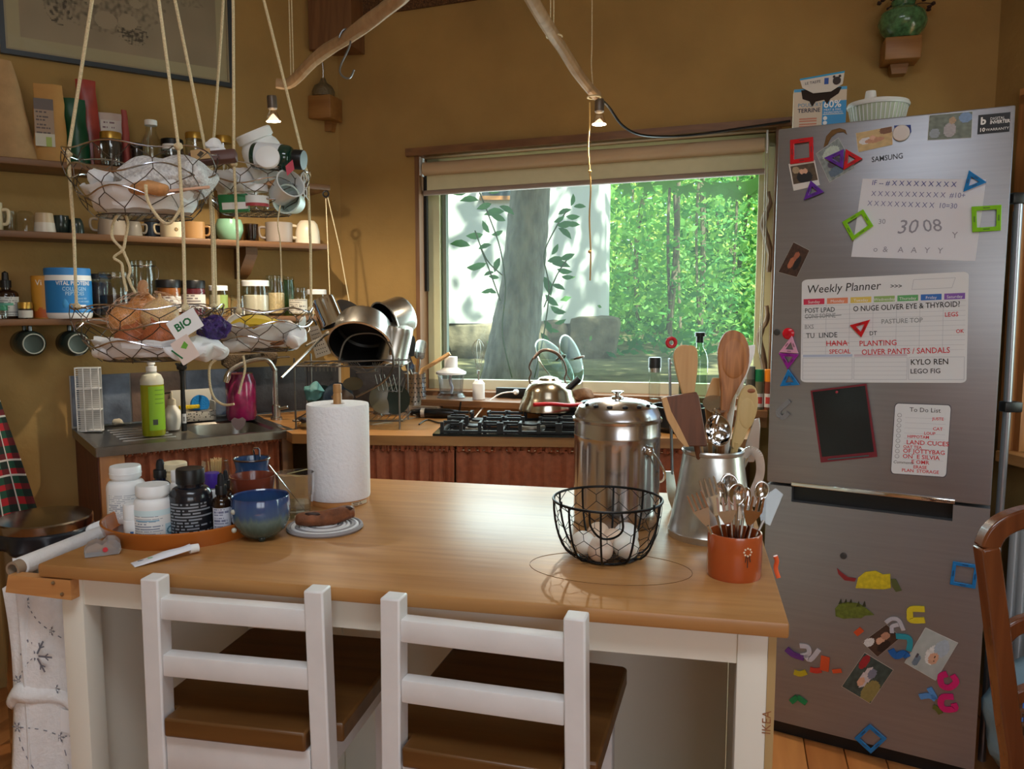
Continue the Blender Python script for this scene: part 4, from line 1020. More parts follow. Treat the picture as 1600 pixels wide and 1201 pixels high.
# blue drip-glazed bowl
def drip_mat():
 m, nt, pn = _new('drip glaze'); N = nt.nodes.new; L = nt.links.new
 tc = N('ShaderNodeTexCoord'); sx = N('ShaderNodeSeparateXYZ'); L(tc.outputs['Object'], sx.inputs[0])
 mp = N('ShaderNodeMapping'); mp.inputs['Scale'].default_value = (90, 90, 12); L(tc.outputs['Object'], mp.inputs[0])
 nz = N('ShaderNodeTexNoise'); nz.inputs['Scale'].default_value = 1; L(mp.outputs[0], nz.inputs['Vector'])
 ad = N('ShaderNodeMath'); ad.operation = 'MULTIPLY_ADD'; ad.inputs[1].default_value = .030; L(nz.outputs[0], ad.inputs[0]); L(sx.outputs[2], ad.inputs[2])
 mr = N('ShaderNodeMapRange'); mr.inputs[1].default_value = .012; mr.inputs[2].default_value = .118; L(ad.outputs[0], mr.inputs[0])
 cr = N('ShaderNodeValToRGB'); L(mr.outputs[0], cr.inputs[0]); e = cr.color_ramp.elements
 e[0].position = 0; e[0].color = rgb(38, 54, 56); e[1].position = 1; e[1].color = rgb(46, 30, 34)
 for ps, c in ((.28, rgb(74, 100, 96)), (.42, rgb(98, 122, 120)), (.52, rgb(62, 92, 130)), (.75, rgb(48, 74, 124)), (.90, rgb(50, 54, 84))):
  q = e.new(ps); q.color = c
 L(cr.outputs[0], pn.inputs['Base Color']); pn.inputs['Roughness'].default_value = .15; pn.inputs['Coat Weight'].default_value = .6
 return m
p = base_at(409, 846, .030); k = mpp(p); H = aty(409, 773, p.y).z - TOPZ
t = thing('blue_bowl', 'blue and green drip glazed bowl on small feet in front of the tray', 'bowl', p, face(p))
Rb = 45 * k
MB().lathe([(0, .006), (Rb * .55, .006), (Rb * .80, H * .22), (Rb * .96, H * .45), (Rb * 1.0, H * .70), (Rb * .97, H * .97), (Rb * .95, H), (Rb * .92, H * .97), (Rb * .94, H * .7), (Rb * .88, H * .42), (Rb * .5, .016), (0, .014)], 44).obj('bowl', drip_mat(), t)
for a in (30, 150, 270): MB().ball((Rb * .5 * math.cos(R(a)), Rb * .5 * math.sin(R(a)), .006), .008, (1, 1, .9), 2).obj('foot', mat('dark green glaze', rgb(40, 50, 46), .2), t)
for zz in (.72, .30):
 MB().ball((Rb * math.cos(R(-152)), Rb * math.sin(R(-152)) * 1.0, H * zz), .0052).obj('clay_dot', mat('pale clay dot', rgb(190, 190, 176), .3), t)
# tumbler
p = base_at(463, 812, .024); k = mpp(p); H = aty(457, 738, p.y).z - TOPZ
t = thing('water_tumbler', 'faceted clear glass tumbler with a little water and a stirrer', 'glass', p, face(p))
MB().lathe([(0, 0), (23 * k, 0), (25 * k, H * .1), (26.5 * k, H * .52), (28.5 * k, H * .55), (30 * k, H), (29 * k, H), (27 * k, H * .56), (23 * k, H * .12), (0, H * .10)], 12, cap=False).obj('glass', glass('tumbler glass', (.92, .94, .95, 1), 2.2), t, ang=20)
MB().lathe([(0, H * .105), (22.5 * k, H * .125), (24 * k, H * .34), (0, H * .34)], 24).obj('water', glass('still water', (.9, .95, .97, 1), 1), t)
MB().tube([(14 * k, 0, H * .12), (-38 * k, -.01, H * 1.22)], .0009, 6).obj('stirrer', chrome, t)
MB().tube([(8 * k, 0, H * .9), (-12 * k, 0, H * .98), (20 * k, 0, H * 1.06)], .0009, 6).obj('straw_stem', mat('straw', rgb(170, 160, 110), .7), t)
# coaster with pastry
p = atz(508, 825, TOPZ); p.z = TOPZ; k = mpp(p)
t = thing('rope_coaster', 'round white and grey coiled coaster beside the paper roll', 'coaster', p)
Rc = 59 * k
for i in range(9):
 q = Rc * (i + .5) / 9
 MB().tube(arc((0, 0, .0045), q, 0, 2 * PI, 36)[:-1], Rc / 18 * 1.05, 6, closed=True).obj('coil', mat('grey coil', rgb(150, 146, 148), .8) if i in (3, 6, 8) else mat('white coil', rgb(222, 222, 224), .8), t)
pz_ = thing('dried_sausage_pastry', 'curved brown pastry lying on the white coaster', 'pastry', p + Vector((0, 0, .0095)), R(6))
sp = smooth_path([(-.052, -.010, .012), (-.030, -.014, .014), (-.005, -.006, .013), (.018, .004, .014), (.040, .022, .016), (.054, .030, .014)], 5)
MB().tube(sp, [.010 + .006 * math.sin(PI * min(1, i / (len(sp) - 1) * 1.0)) ** .6 for i in range(len(sp))], 12).jitter(.003, 45).obj('crust', mat('baked brown crust', rgb(120, 70, 40), .6, var=.4, scale=60, bump=.4), pz_)
MB().ball((.044, .020, .026), .011, (1, .8, .5)).jitter(.002, 80).obj('dark_filling', mat('dark filling', rgb(52, 30, 22), .5), pz_)
MB().ball((-.022, -.016, .025), .013, (1.3, .6, .35)).jitter(.002, 80).obj('dark_filling', mat('dark filling'), pz_)
# paper towel on a wooden stand
p = base_at(531, 793, .062); k = mpp(p)
t = thing('paper_towel_roll', 'full white paper towel roll on a wooden holder', 'paper roll', p, face(p))
Hr = aty(531, 630, p.y).z - TOPZ; Rp = 47.5 * k
MB().lathe([(0, 0), (Rp * .95, 0), (Rp * .97, .006), (Rp * .95, .012), (0, .012)], 40).obj('base', pine, t)
MB().lathe([(.016, .013), (Rp * .985, .013), (Rp, .018), (Rp, Hr - .004), (Rp * .985, Hr), (.016, Hr), (.016, .013)], 56, cap=False).obj('paper', mat('embossed tissue', rgb(240, 241, 244), .9, bump=.3, bscale=120, var=.01), t)
MB().lathe([(0, .012), (.0095, .012), (.0095, Hr + .022), (.0085, Hr + .024), (.0095, Hr + .026), (.0095, Hr + .042), (.0085, Hr + .044), (0, Hr + .044)], 10).obj('dowel', wood('spalted dowel', rgb(200, 150, 90), rgb(120, 76, 36), .5, scale=14, axis=2), t)
cyl_patch(t, 'maker_label', vcol('paper', .5), Rp * .976, .002, .010, 22, 62, lines_ink(rgb(206, 196, 170), rgb(110, 90, 70), 2, 4), 30, 8)
# clear plastic cap-like pill case and cream tube
p = atz(161, 866, TOPZ); k = mpp(p)
t = thing('plastic_case', 'small clear plastic case with a red mark at the island corner', 'case', p, face(p))
fro = mat('frosted plastic', rgb(240, 240, 242), .25, trans=.75, ior=1.15)
MB().plate([(-25 * k, .001), (-26 * k, .010), (-20 * k, .021), (-8 * k, .026), (0, .020), (8 * k, .029), (18 * k, .028), (25 * k, .020), (26 * k, .008), (22 * k, .001)], -.012, .022).obj('shell', fro, t)
MB().lathe([(0, 0), (.0045, 0), (.0045, .001), (0, .001)], 12, (.004, -.0125, .012), Matrix.Rotation(R(90), 3, 'X')).obj('red_mark', mat('red dot', rgb(200, 50, 60), .5), t)
a = atz(207, 880, TOPZ + .004); b = atz(311, 857, TOPZ + .008); d = b - a; Ln = d.length
t = thing('cream_tube', 'squeezed white cream tube lying at the front of the island', 'tube', Vector((a.x, a.y, TOPZ)), math.atan2(d.y, d.x))
mb = MB(); rg = []
for i in range(12):
 u = i / 11; x = u * Ln * .86; hh = .0012 + .0085 * u ** .8; ww = .015 - .006 * u ** 2
 tw = .25 * math.sin(u * 5)
 rg.append(mb.ring([Vector((x, ww * math.cos(q * PI / 6) , .0105 * u + .001 + max(-.0005, hh * math.sin(q * PI / 6)) * (1 - .2 * math.sin(u * 9)) + .0008 * tw)) for q in range(12)]))
for x, y in zip(rg, rg[1:]): mb.bridge(x, y)
mb.bm.faces.new(rg[0]); mb.bm.faces.new(rg[-1])
mb.obj('tube', mat('white tube', rgb(226, 228, 236), .35), t)
MB().lathe([(0, 0), (.0082, 0), (.0075, .016), (0, .016)], 16, (Ln * .85, 0, .0105), Matrix.Rotation(R(90), 3, 'Y')).obj('cap', white_pl, t)
MB().span((Ln * .22, -.004, .0085), (Ln * .45, .0005, .0092)).obj('green_print', mat('green print', rgb(140, 190, 150), .5), t)
MB().span((Ln * .08, .002, .0052), (Ln * .34, .0035, .0060)).obj('grey_print', grey_txt, t)
# ---------------------------------------------------------------- compost pail
p = base_at(962, 832, .088); k = mpp(p)
pail = thing('compost_pail', 'brushed steel compost pail with fluted sides and domed lid', 'pail', p, face(p))
Rp = 66 * k; Hb = aty(962, 652, p.y).z - TOPZ
mb = MB(); seg = 96; rings = []
for j, z in enumerate([0, .004, .030, .036, .045, Hb * .72, Hb * .76, Hb * .79, Hb * .83, Hb * .845, Hb * .86, Hb]):
 fl = 0
 if .04 < z < Hb * .765: fl = 1
 rg = []
 for i in range(seg):
  a = 2 * PI * i / seg; rr = Rp * (.96 if z < .002 else 1)
  if fl: rr -= .0030 * max(0, math.cos(a * 16)) ** 3
  if abs(z - Hb * .845) < .002: rr += .0015
  rg.append(Vector((rr * math.cos(a), rr * math.sin(a), z)))
 rings.append(mb.ring(rg))
for a, b in zip(rings, rings[1:]): mb.bridge(a, b)
mb.bm.faces.new(list(reversed(rings[0])))
pail_m = mat('satin pail steel', rgb(192, 190, 190), .22, 1, var=.04, scale=80, stretch=(1, 1, .03))
mb.obj('body', pail_m, pail, ang=60)
Hl = aty(962, 622, p.y).z - TOPZ
MB().lathe([(Rp * 1.0, Hb - .006), (Rp * 1.035, Hb - .005), (Rp * 1.04, Hb), (Rp * 1.0, Hb + .003), (Rp * .985, Hb + .010), (Rp * .90, Hb + (Hl - Hb) * .60), (Rp * .66, Hb + (Hl - Hb) * .86), (Rp * .35, Hl - .001), (0, Hl)], 64, cap=False).obj('lid', pail_m, pail)
MB().lathe([(0, Hl - .002), (.013, Hl), (.012, Hl + .003), (.006, Hl + .005), (.005, Hl + .010), (.012, Hl + .013), (.0125, Hl + .015), (0, Hl + .017)], 24).obj('lid_knob', chrome, pail)
for i in range(14):
 a = 2 * PI * i / 14; rr = Rp * .78; zz = Hb + (Hl - Hb) * .76
 MB().ball((rr * math.cos(a), rr * math.sin(a), zz), .0042, (1.0, 1.5, .32), 2, Matrix.Rotation(a, 3, 'Z') @ Matrix.Rotation(R(24), 3, 'Y')).obj('vent_hole', black_pl, pail)
an = R(-47); kx, ky = Rp * math.cos(an), Rp * math.sin(an); zk = aty(1006, 694, p.y).z - TOPZ
MB().ball((kx * 1.06, ky * 1.06, zk), .0105).obj('handle_rivet', chrome, pail)
an2 = an + PI
MB().ball((Rp * 1.06 * math.cos(an2), Rp * 1.06 * math.sin(an2), zk), .0105).obj('handle_rivet', chrome, pail)
ax = Vector((math.cos(an), math.sin(an), 0)); bx_ = Vector((ax.y, -ax.x, 0)) * -1
bx_ = Vector((-ax.y, ax.x, 0)); hr = Rp * 1.13
pts = []
for i in range(25):
 a = PI * i / 24; dn = math.sin(a)
 pts.append(ax * (hr * math.cos(a)) + bx_ * (hr * dn * .98) + Vector((0, 0, zk - dn * .09)))
MB().tube(pts, .0028, 8).obj('bail_handle', chrome, pail)
# ---------------------------------------------------------------- wire egg basket with eggs
p = base_at(948, 884, .050); k = mpp(p)
eb = thing('egg_basket', 'round black wire egg basket with chicken wire sides', 'basket', p, face(p))
Rr = 84 * k; Hb = aty(949, 779, p.y).z - TOPZ
bwire = mat('black wire', rgb(16, 16, 18), .4, .4)
def prof(t):     # t 0 bottom edge .. 1 rim
 return .052 + (Rr - .052) * math.sin(t * PI / 2) ** .75, .004 + (Hb - .004) * (1 - math.cos(t * PI / 2)) ** .85
MB().tube(arc((0, 0, Hb), Rr, 0, 2 * PI, 48)[:-1], .0024, 8, closed=True).obj('rim', bwire, eb)
MB().tube(arc((0, 0, .004), .052, 0, 2 * PI, 36)[:-1], .0024, 8, closed=True).obj('base_ring', bwire, eb)
for i in range(10):
 a = 2 * PI * i / 10 + .2
 MB().tube([Vector((prof(t / 8)[0] * math.cos(a), prof(t / 8)[0] * math.sin(a), prof(t / 8)[1])) for t in range(9)], .0020, 6).obj('rib', bwire, eb)
mb = MB()   # hexagonal mesh
def hp(u, v):
 r0, z0 = prof(min(max(v, 0), 1)); a = 2 * PI * u; return Vector((r0 * math.cos(a), r0 * math.sin(a), z0))
nu, nv = 14, 5
for j in range(nv):
 for i in range(nu):
  u0 = (i + .5 * (j % 2)) / nu; v0 = j / nv; du = 1 / nu; dv = 1 / nv
  mb.tube([hp(u0, v0), hp(u0, v0 + dv * .45)], .0007, 4)
  mb.tube([hp(u0, v0 + dv * .45), hp(u0 + du / 2, v0 + dv)], .0007, 4)
  mb.tube([hp(u0, v0 + dv * .45), hp(u0 - du / 2, v0 + dv)], .0007, 4)
o = mb.obj('wire_mesh', bwire, eb); o['kind'] = 'stuff'
mb = MB()
for i in range(-4, 5):
 w = math.sqrt(max(0, .05 ** 2 - (i * .0115) ** 2)); mb.tube([(i * .0115, -w, .003), (i * .0115, w, .003)], .0007, 4)
 mb.tube([(-w, i * .0115, .003), (w, i * .0115, .003)], .0007, 4)
o = mb.obj('base_mesh', bwire, eb); o['kind'] = 'stuff'
for a0 in (R(215), R(325)):
 c = Vector((Rr * math.cos(a0), Rr * math.sin(a0), Hb)); mbk = MB().tube(arc(c, .005, 0, 2 * PI, 10, 'yz')[:-1], .0018, 5, closed=True).obj('handle_loop', bwire, eb)
hpts = [Vector((-.030, -Rr * .93, Hb - .004)), Vector((-.028, -Rr * .80, Hb - .03)), Vector((-.012, -Rr * .7, Hb - .052)), Vector((.010, -Rr * .7, Hb - .052)), Vector((.026, -Rr * .80, Hb - .035)), Vector((.024, -Rr * .93, Hb - .004))]
MB().tube(smooth_path(hpts, 4), .0020, 6).obj('drop_handle', bwire, eb)
def egg(px, py, d, s, col, label, ax=(0, 0)):
 q = aty(px, py, p.y + d); c = mat(col[0], col[1], .5, sss=.1, var=.04, scale=40)
 mb = MB().lathe([(0, -1)] + [((math.sin(t * PI / 16) * .78 * (1 + .10 * math.cos(t * PI / 16))), -math.cos(t * PI / 16)) for t in range(1, 16)] + [(0, 1)], 24)
 o = mb.obj('egg', c, None, q, (ax[0], ax[1], 0)); kk = s * mpp(q); o.scale = (kk, kk, kk)
 tag(o, label, 'egg', 'eggs in the wire basket'); return o
ew = ('white eggshell', rgb(236, 232, 222)); eb_ = ('beige eggshell', rgb(222, 196, 172))
egg(912, 848, -.012, 24, ew, 'white egg at the left of the wire basket', (R(70), R(60)))
egg(938, 858, -.034, 26, ('pink beige eggshell', rgb(226, 206, 188)), 'beige egg at the front of the wire basket', (R(75), R(20)))
egg(978, 853, -.022, 26, ew, 'white egg at the front right of the wire basket', (R(60), R(-40)))
egg(936, 833, .026, 22, eb_, 'brown egg at the back of the wire basket', (R(80), R(80)))
egg(978, 836, .022, 25, ('cool white eggshell', rgb(230, 232, 228)), 'white egg on top at the right of the wire basket', (R(80), R(-70)))
egg(956, 842, .004, 21, eb_, 'beige egg in the middle of the wire basket', (R(40), R(30)))
# ---------------------------------------------------------------- aluminium pitcher with wooden utensils
p = base_at(1110, 854, .083); k = mpp(p)
pit = thing('aluminium_pitcher', 'dull aluminium pitcher holding wooden spoons and spatulas', 'pitcher', p, face(p))
Hp = aty(1114, 700, p.y).z - TOPZ; Rb = 66 * k; Rt = 46 * k
alu = mat('dull aluminium', rgb(205, 204, 198), .3, .9, var=.15, scale=25, bump=.05)
ox = 3 * k
def pr(t): return Rb + (Rt - Rb) * t ** .9
MB().lathe([(0, 0), (Rb, 0), (Rb * 1.01, .003), (Rb * 1.01, .012), (Rb * .985, .014)] + [(pr(t / 8) * .985, .014 + (Hp - .024) * t / 8) for t in range(1, 9)] + [(Rt * 1.02, Hp - .008), (Rt * 1.03, Hp - .003), (Rt * 1.0, Hp), (Rt * .96, Hp - .003), (Rt * .95, Hp - .02), (Rb * .9, .02), (0, .006)], 48, cap=False).obj('body', alu, pit)
hpts = [Vector((Rt * .98, 0, Hp - .012)), Vector((Rt + 10 * k, 0, Hp - .001)), Vector((Rt + 22 * k, 0, Hp - .012)), Vector((Rt + 25 * k, 0, Hp - .045)), Vector((Rt + 16 * k, 0, Hp - .085)), Vector((Rt + 12 * k, 0, Hp - .11))]
mb = MB(); sp = smooth_path(hpts, 6)
for a, b in zip(sp, sp[1:]): mb.beam(a, b + (b - a) * .1, .016, .0035, up=(0, 1, 0))
mb.obj('handle', alu, pit)
PC = p.copy(); PH = TOPZ + Hp
def blade(name, label, cat, pts, m, d, th=.006, bev=.002, parent=None, group='utensils in the pitcher', curve=0, base_px=None, bend=None):
 """flat wooden utensil: outline pixels at depth d (a real plate, th thick)"""
 P = [aty(x, y, d) for x, y in pts]; c = P[0].copy()
 t = thing(name, label, cat, c, 0, group) if label else parent
 poly = [((q.x - c.x), (q.z - c.z)) for q in P]
 return t, poly, c
def dens(poly, n=3):
 out = []; L_ = len(poly)
 sp = []
 P = [Vector((x, z, 0)) for x, z in poly]
 for i in range(L_):
  p0, p1, p2, p3 = P[i - 1], P[i], P[(i + 1) % L_], P[(i + 2) % L_]
  for k_ in range(n):
   t_ = k_ / n; q = .5 * ((2 * p1) + (p2 - p0) * t_ + (2 * p0 - 5 * p1 + 4 * p2 - p3) * t_ * t_ + (3 * p1 - p0 - 3 * p2 + p3) * t_ ** 3); out.append((q.x, q.y))
 return out
def wooden(name, label, pts, handle, m, d, th=.007, group='utensils in the pitcher', cat='utensil', bowl=None, hr=.0065, smooth=True):
 t, poly, c = blade(name, label, cat, pts, m, d)
 pl = dens(poly) if smooth else poly
 MB().plate(pl, -th / 2, th / 2).obj('blade', m, t, ang=50)
 bv = t.children[-1].modifiers.new('edge', 'BEVEL'); bv.width = .002; bv.segments = 2; bv.limit_method = 'ANGLE'; bv.angle_limit = R(50)
 H0 = [aty(x, y, dd) - c for x, y, dd in handle]
 MB().tube(H0, hr, 10).obj('handle', m, t)
 if bowl:
  q = aty(bowl[0], bowl[1], d) - c; MB().ball((q.x, -th * .45, q.z), bowl[2] * mpp(aty(bowl[0], bowl[1], d)), (1, .12, bowl[3]), 3).obj('bowl_hollow', m, t)
 return t
w_lt = wood('pale beech', rgb(214, 172, 118), rgb(190, 142, 88), .55, scale=14, axis=2, ring=.35)
w_md = wood('striped olive wood', rgb(190, 128, 76), rgb(130, 78, 40), .45, scale=22, axis=2, ring=.7)
w_dk = wood('dark walnut', rgb(116, 68, 40), rgb(76, 42, 24), .42, scale=14, axis=2, ring=.6)
w_bc = wood('raw birch', rgb(206, 182, 128), rgb(184, 156, 100), .55, scale=12, axis=2, ring=.3)
D = PC.y
wooden('wooden_spatula', 'pale beech spatula at the back left of the pitcher', [(1052, 557), (1060, 541), (1075, 539), (1088, 544), (1090, 570), (1086, 605), (1083, 625), (1070, 625), (1061, 600)], [(1077, 622, D + .01), (1108, 770, D - .01)], w_lt, D + .015)
wooden('wooden_spoon', 'large striped olive wood spoon standing tallest in the pitcher', [(1121, 558), (1124, 535), (1134, 519), (1148, 516), (1162, 524), (1170, 545), (1168, 575), (1156, 600), (1143, 625), (1137, 645), (1126, 645), (1126, 610)], [(1132, 640, D), (1122, 760, D)], w_md, D, .010, bowl=(1146, 560, 20, 1.6))
wooden('serving_spatula', 'pale edged dark walnut spatula leaning over the front of the pitcher', [(1034, 622), (1042, 619), (1088, 612), (1092, 620), (1104, 690), (1104, 697), (1072, 697), (1062, 683), (1044, 655)], [(1088, 690, D - .045), (1108, 790, D - .02)], w_dk, D - .05, .008, smooth=False)
t = bpy.data.objects['serving_spatula']; c = Vector(t.location)
MB().plate([((q := aty(x, y, D - .05)).x - c.x, q.z - c.z) for x, y in ((1033, 622), (1041, 619.5), (1048, 642), (1062, 668), (1076, 697), (1070, 697), (1058, 684), (1042, 655))], -.0052, .0052).obj('pale_edge', w_lt, t)
wooden('wooden_spoon', 'small pale birch spoon with a knot at the right of the pitcher', [(1153, 625), (1160, 608), (1170, 601), (1180, 606), (1184, 625), (1180, 650), (1168, 672), (1156, 697), (1142, 697), (1150, 655)], [(1150, 690, D - .03), (1130, 790, D - .01)], w_bc, D - .03, .008, bowl=(1166, 645, 13, 1.9))
t = bpy.data.objects['wooden_spoon.001']; c = Vector(t.location); q = aty(1173, 610, D - .03) - c
MB().ball((q.x, -.002, q.z), .010, (1, .35, .55), 2).obj('wood_knot', wood('red brown knot', rgb(150, 92, 56), rgb(120, 66, 38), .5), t)
wooden('wooden_spatula', 'plain square ended beech spatula behind the olive wood spoon', [(1100, 625), (1113, 590), (1126, 590), (1124, 630), (1118, 660), (1104, 660)], [(1111, 655, D + .03), (1112, 770, D)], w_lt, D + .035, smooth=False)
wooden('plastic_spatula', 'white plastic spatula sticking up behind the olive wood spoon', [(1168, 540), (1180, 538), (1179, 552), (1160, 605), (1150, 622), (1138, 618), (1150, 590)], [(1146, 615, D + .03), (1124, 770, D)], white_pl, D + .035, .004, smooth=False)
wooden('fish_slice', 'thin grey steel slice behind the right of the pitcher', [(1178, 655), (1186, 652), (1188, 665), (1186, 705), (1178, 722), (1160, 722), (1166, 690)], [(1166, 715, D + .03), (1126, 800, D)], steel, D + .035, .002, smooth=False)
# ladle
lp = aty(1122, 672, D - .03)
t = thing('steel_ladle', 'shiny steel ladle bowl hooked into the pitcher', 'ladle', lp, 0, 'utensils in the pitcher')
m3 = Matrix.Rotation(R(-12), 3, 'Y')
MB().lathe([(.0, -.030), (.012, -.027), (.021, -.017), (.026, 0), (.0245, 0), (.019, -.015), (.011, -.025), (0, -.028)], 24, (0, 0, 0), Matrix.Rotation(R(62), 3, 'X') @ Matrix.Diagonal((.95, 1.25, 1)), cap=False).obj('bowl', chrome, t)
MB().tube(smooth_path([(.004, .004, .030), (-.004, .02, .035), (-.002, .02, -.02), (0, .02, -.10)], 4), .0035, 7).obj('handle', chrome, t)
# slotted skimmer behind
lp = aty(1118, 634, D + .012)
t = thing('slotted_skimmer', 'grey slotted skimmer edge between the walnut and birch utensils', 'utensil', lp, 0, 'utensils in the pitcher')
MB().lathe([(0, 0), (.024, .002), (.026, .005), (.024, .005), (0, .003)], 24, (0, 0, 0), Matrix.Rotation(R(35), 3, 'X'), cap=False).obj('disc', steel, t)
MB().tube([(0, .005, 0), (0, .0, -.16)], .003, 6).obj('handle', steel, t)
# tongs leaning behind
a = atz(1050, 795, TOPZ);
t = thing('kitchen_tongs', 'long grey steel tongs with a red hanging ring standing behind the pail', 'tongs', Vector((a.x, a.y, TOPZ)), 0)
ty = a.y
mb = MB()
for dx in (0, .010):
 mb.beam(aty(1050 + dx * 200, 740, ty) - Vector((a.x, a.y, TOPZ)) + Vector((0, dx, 0)), aty(1046, 560, ty) - Vector((a.x, a.y, TOPZ)) + Vector((0, dx * .2, 0)), .003, .016, up=(0, 1, 0))
mb.obj('arms', mat('grey tong steel', rgb(120, 122, 126), .35, .8), t)
poly = [((q := aty(x, y, ty)).x - a.x, q.z - TOPZ) for x, y in ((1040, 736), (1052, 736), (1056, 760), (1055, 780), (1050, 795), (1044, 780), (1041, 760))]
MB().plate(poly, -.003, .003).obj('tip', steel, t)
q = aty(1049, 535, ty) - Vector((a.x, a.y, TOPZ))
MB().tube(arc(q, 6.5 * mpp(aty(1049, 535, ty)), 0, 2 * PI, 18, 'xz')[:-1], .0042, 8, closed=True).obj('ring', mat('red rubber', rgb(196, 40, 50), .4), t)
MB().ball(aty(1048, 567, ty) - Vector((a.x, a.y, TOPZ)) + Vector((0, -.003, 0)), .003).obj('rivet', chrome, t)
# ---------------------------------------------------------------- terracotta pot with cutlery
p = base_at(1146, 912, .046); k = mpp(p)
pot = thing('cutlery_pot', 'brown terracotta pot with a white flower filled with cutlery', 'pot', p, face(p))
Rp = 41.5 * k; Hc = aty(1146, 830, p.y).z - TOPZ
MB().lathe([(0, 0), (Rp * .96, 0), (Rp, .004), (Rp * 1.0, Hc - .003), (Rp * .98, Hc), (Rp * .92, Hc), (Rp * .91, .006), (0, .006)], 48, cap=False).obj('pot', terracotta, pot)
fl = mat('cream slip', rgb(228, 210, 180), .4)
for i in range(8):
 a = 2 * PI * i / 8; t_ = R(-90 + 28) ; du, dz = .0062 * math.cos(a), .0062 * math.sin(a)
 tt = t_ + du / Rp
 MB().ball((Rp * math.cos(tt), Rp * math.sin(tt), Hc * .70 + dz), .0019, (1, 1, 1), 1).obj('petal_dot', fl, pot)
dkl = mat('dark slip line', rgb(60, 36, 26), .5)
for dx in (-.004, 0, .005):
 MB().tube([(Rp * 1.001 * math.cos(R(-62) + dx * .6 / Rp), Rp * 1.001 * math.sin(R(-62) + dx * .6 / Rp), Hc * .62), (Rp * 1.001 * math.cos(R(-62) + dx / Rp), Rp * 1.001 * math.sin(R(-62) + dx / Rp), Hc * (.36 if dx == 0 else .48))], .0009, 5).obj('stem_line', dkl, pot)
cut = mat('cutlery steel', rgb(205, 202, 198), .14, 1)
def piece(kind, px, py, wpx, hpx, tilt, d, label, sc=1):
 """kind of cutlery with its head centred at the pixel"""
 q = aty(px, py, d); kk = mpp(q)
 t = thing({'f': 'fork', 's': 'spoon', 'k': 'spatula'}[kind], label, 'cutlery', q, 0, 'cutlery in the terracotta pot')
 foot = Vector((PCx.x - q.x + (q.x - PCx.x) * .25, PCx.y - q.y, TOPZ + .02 - q.z))
 w, h_ = wpx * kk / 2, hpx * kk / 2
 upv = -foot.normalized(); sd = upv.cross(Vector((0, 1, 0))).normalized(); sd = (sd + Vector((0, tilt, 0))).normalized(); nn = sd.cross(upv)
 def T(u, v, o=0): return sd * (u * w) + upv * (v * h_) + nn * o
 if kind == 's':
  mb = MB(); rg = []
  mb.grid(lambda a, b: T(math.cos(a * 2 * PI) * b, math.sin(a * 2 * PI) * b * (1 if math.sin(a * 2 * PI) > 0 else 1.15), .006 * (1 - b * b)), 24, 6, closeu=True)
  mb.obj('bowl', cut, t, solid=.0012)
 elif kind == 'f':
  mb = MB().prism([(-.85, -.15), (-1, .1), (1, .1), (.85, -.15), (.45, -.7), (.14, -1), (-.14, -1), (-.45, -.7)], lambda p: T(p[0], p[1], -.0006), lambda p: T(p[0], p[1], .0008)); mb.obj('neck', cut, t)
  for i in range(4):
   u = -.86 + i * .573
   MB().prism([(u - .14, .05), (u + .14, .05), (u + .10, .95), (u, 1.05), (u - .10, .95)], lambda p: T(p[0], p[1], -.0006 + .004 * max(0, p[1]) ** 2), lambda p: T(p[0], p[1], .0008 + .004 * max(0, p[1]) ** 2)).obj('tine', cut, t)
 else:
  MB().prism([(-1, -1), (-.8, .9), (.4, 1), (1, .5), (.9, -.6), (.3, -1)], lambda p: T(p[0], p[1], -.0008), lambda p: T(p[0], p[1], .0008)).obj('blade', cut, t)
 MB().tube([T(0, -.9), foot * .5 + T(0, -.5) * .3, foot], [.0028, .0022, .0035], 6).obj('handle', cut, t)
 return t
PCx = p.copy(); y0 = p.y
piece('f', 1096, 798, 26, 62, .3, y0 - .02, 'fork leaning out furthest to the left of the terracotta pot')
piece('f', 1113, 778, 28, 62, -.2, y0 + .015, 'long tined fork standing highest at the left of the pot')
piece('f', 1136, 800, 30, 52, .1, y0 - .03, 'fork facing front in the middle of the terracotta pot')
piece('f', 1176, 800, 32, 50, -.2, y0 - .025, 'fork leaning to the front right of the terracotta pot')
piece('f', 1155, 790, 28, 48, .2, y0 + .01, 'fork standing upright behind the middle fork')
piece('s', 1140, 758, 28, 38, .2, y0 + .03, 'tallest round spoon at the back of the terracotta pot')
piece('s', 1128, 770, 20, 36, .6, y0 + .02, 'narrow spoon seen edge on beside the tallest spoon')
piece('s', 1152, 772, 30, 34, -.1, y0 + .005, 'small spoon with its back to the room in the middle')
piece('s', 1190, 765, 22, 28, .3, y0 + .03, 'teaspoon standing at the right of the terracotta pot')
piece('s', 1165, 778, 22, 34, -.5, y0 + .02, 'spoon turned sideways between the right forks')
t = piece('k', 1204, 790, 24, 56, .2, y0 + .015, 'clear plastic spatula leaning out at the right of the pot')
for o in t.children:
 o.data.materials.clear(); o.data.materials.append(glass_jar if o.name.startswith('blade') else cut)
# orange hook on the island side
q = atz(1211, 885, TOPZ - .02);
oh = thing('orange_hook', 'small orange plastic hook peeping over the island side', 'hook', q, 0)
MB().tube(smooth_path([(0, 0, .02), (.003, 0, .010), (.002, .002, -.004), (.006, -.004, -.02)], 3), .0042, 8).obj('hook', mat('orange plastic', rgb(240, 100, 50), .4), oh)
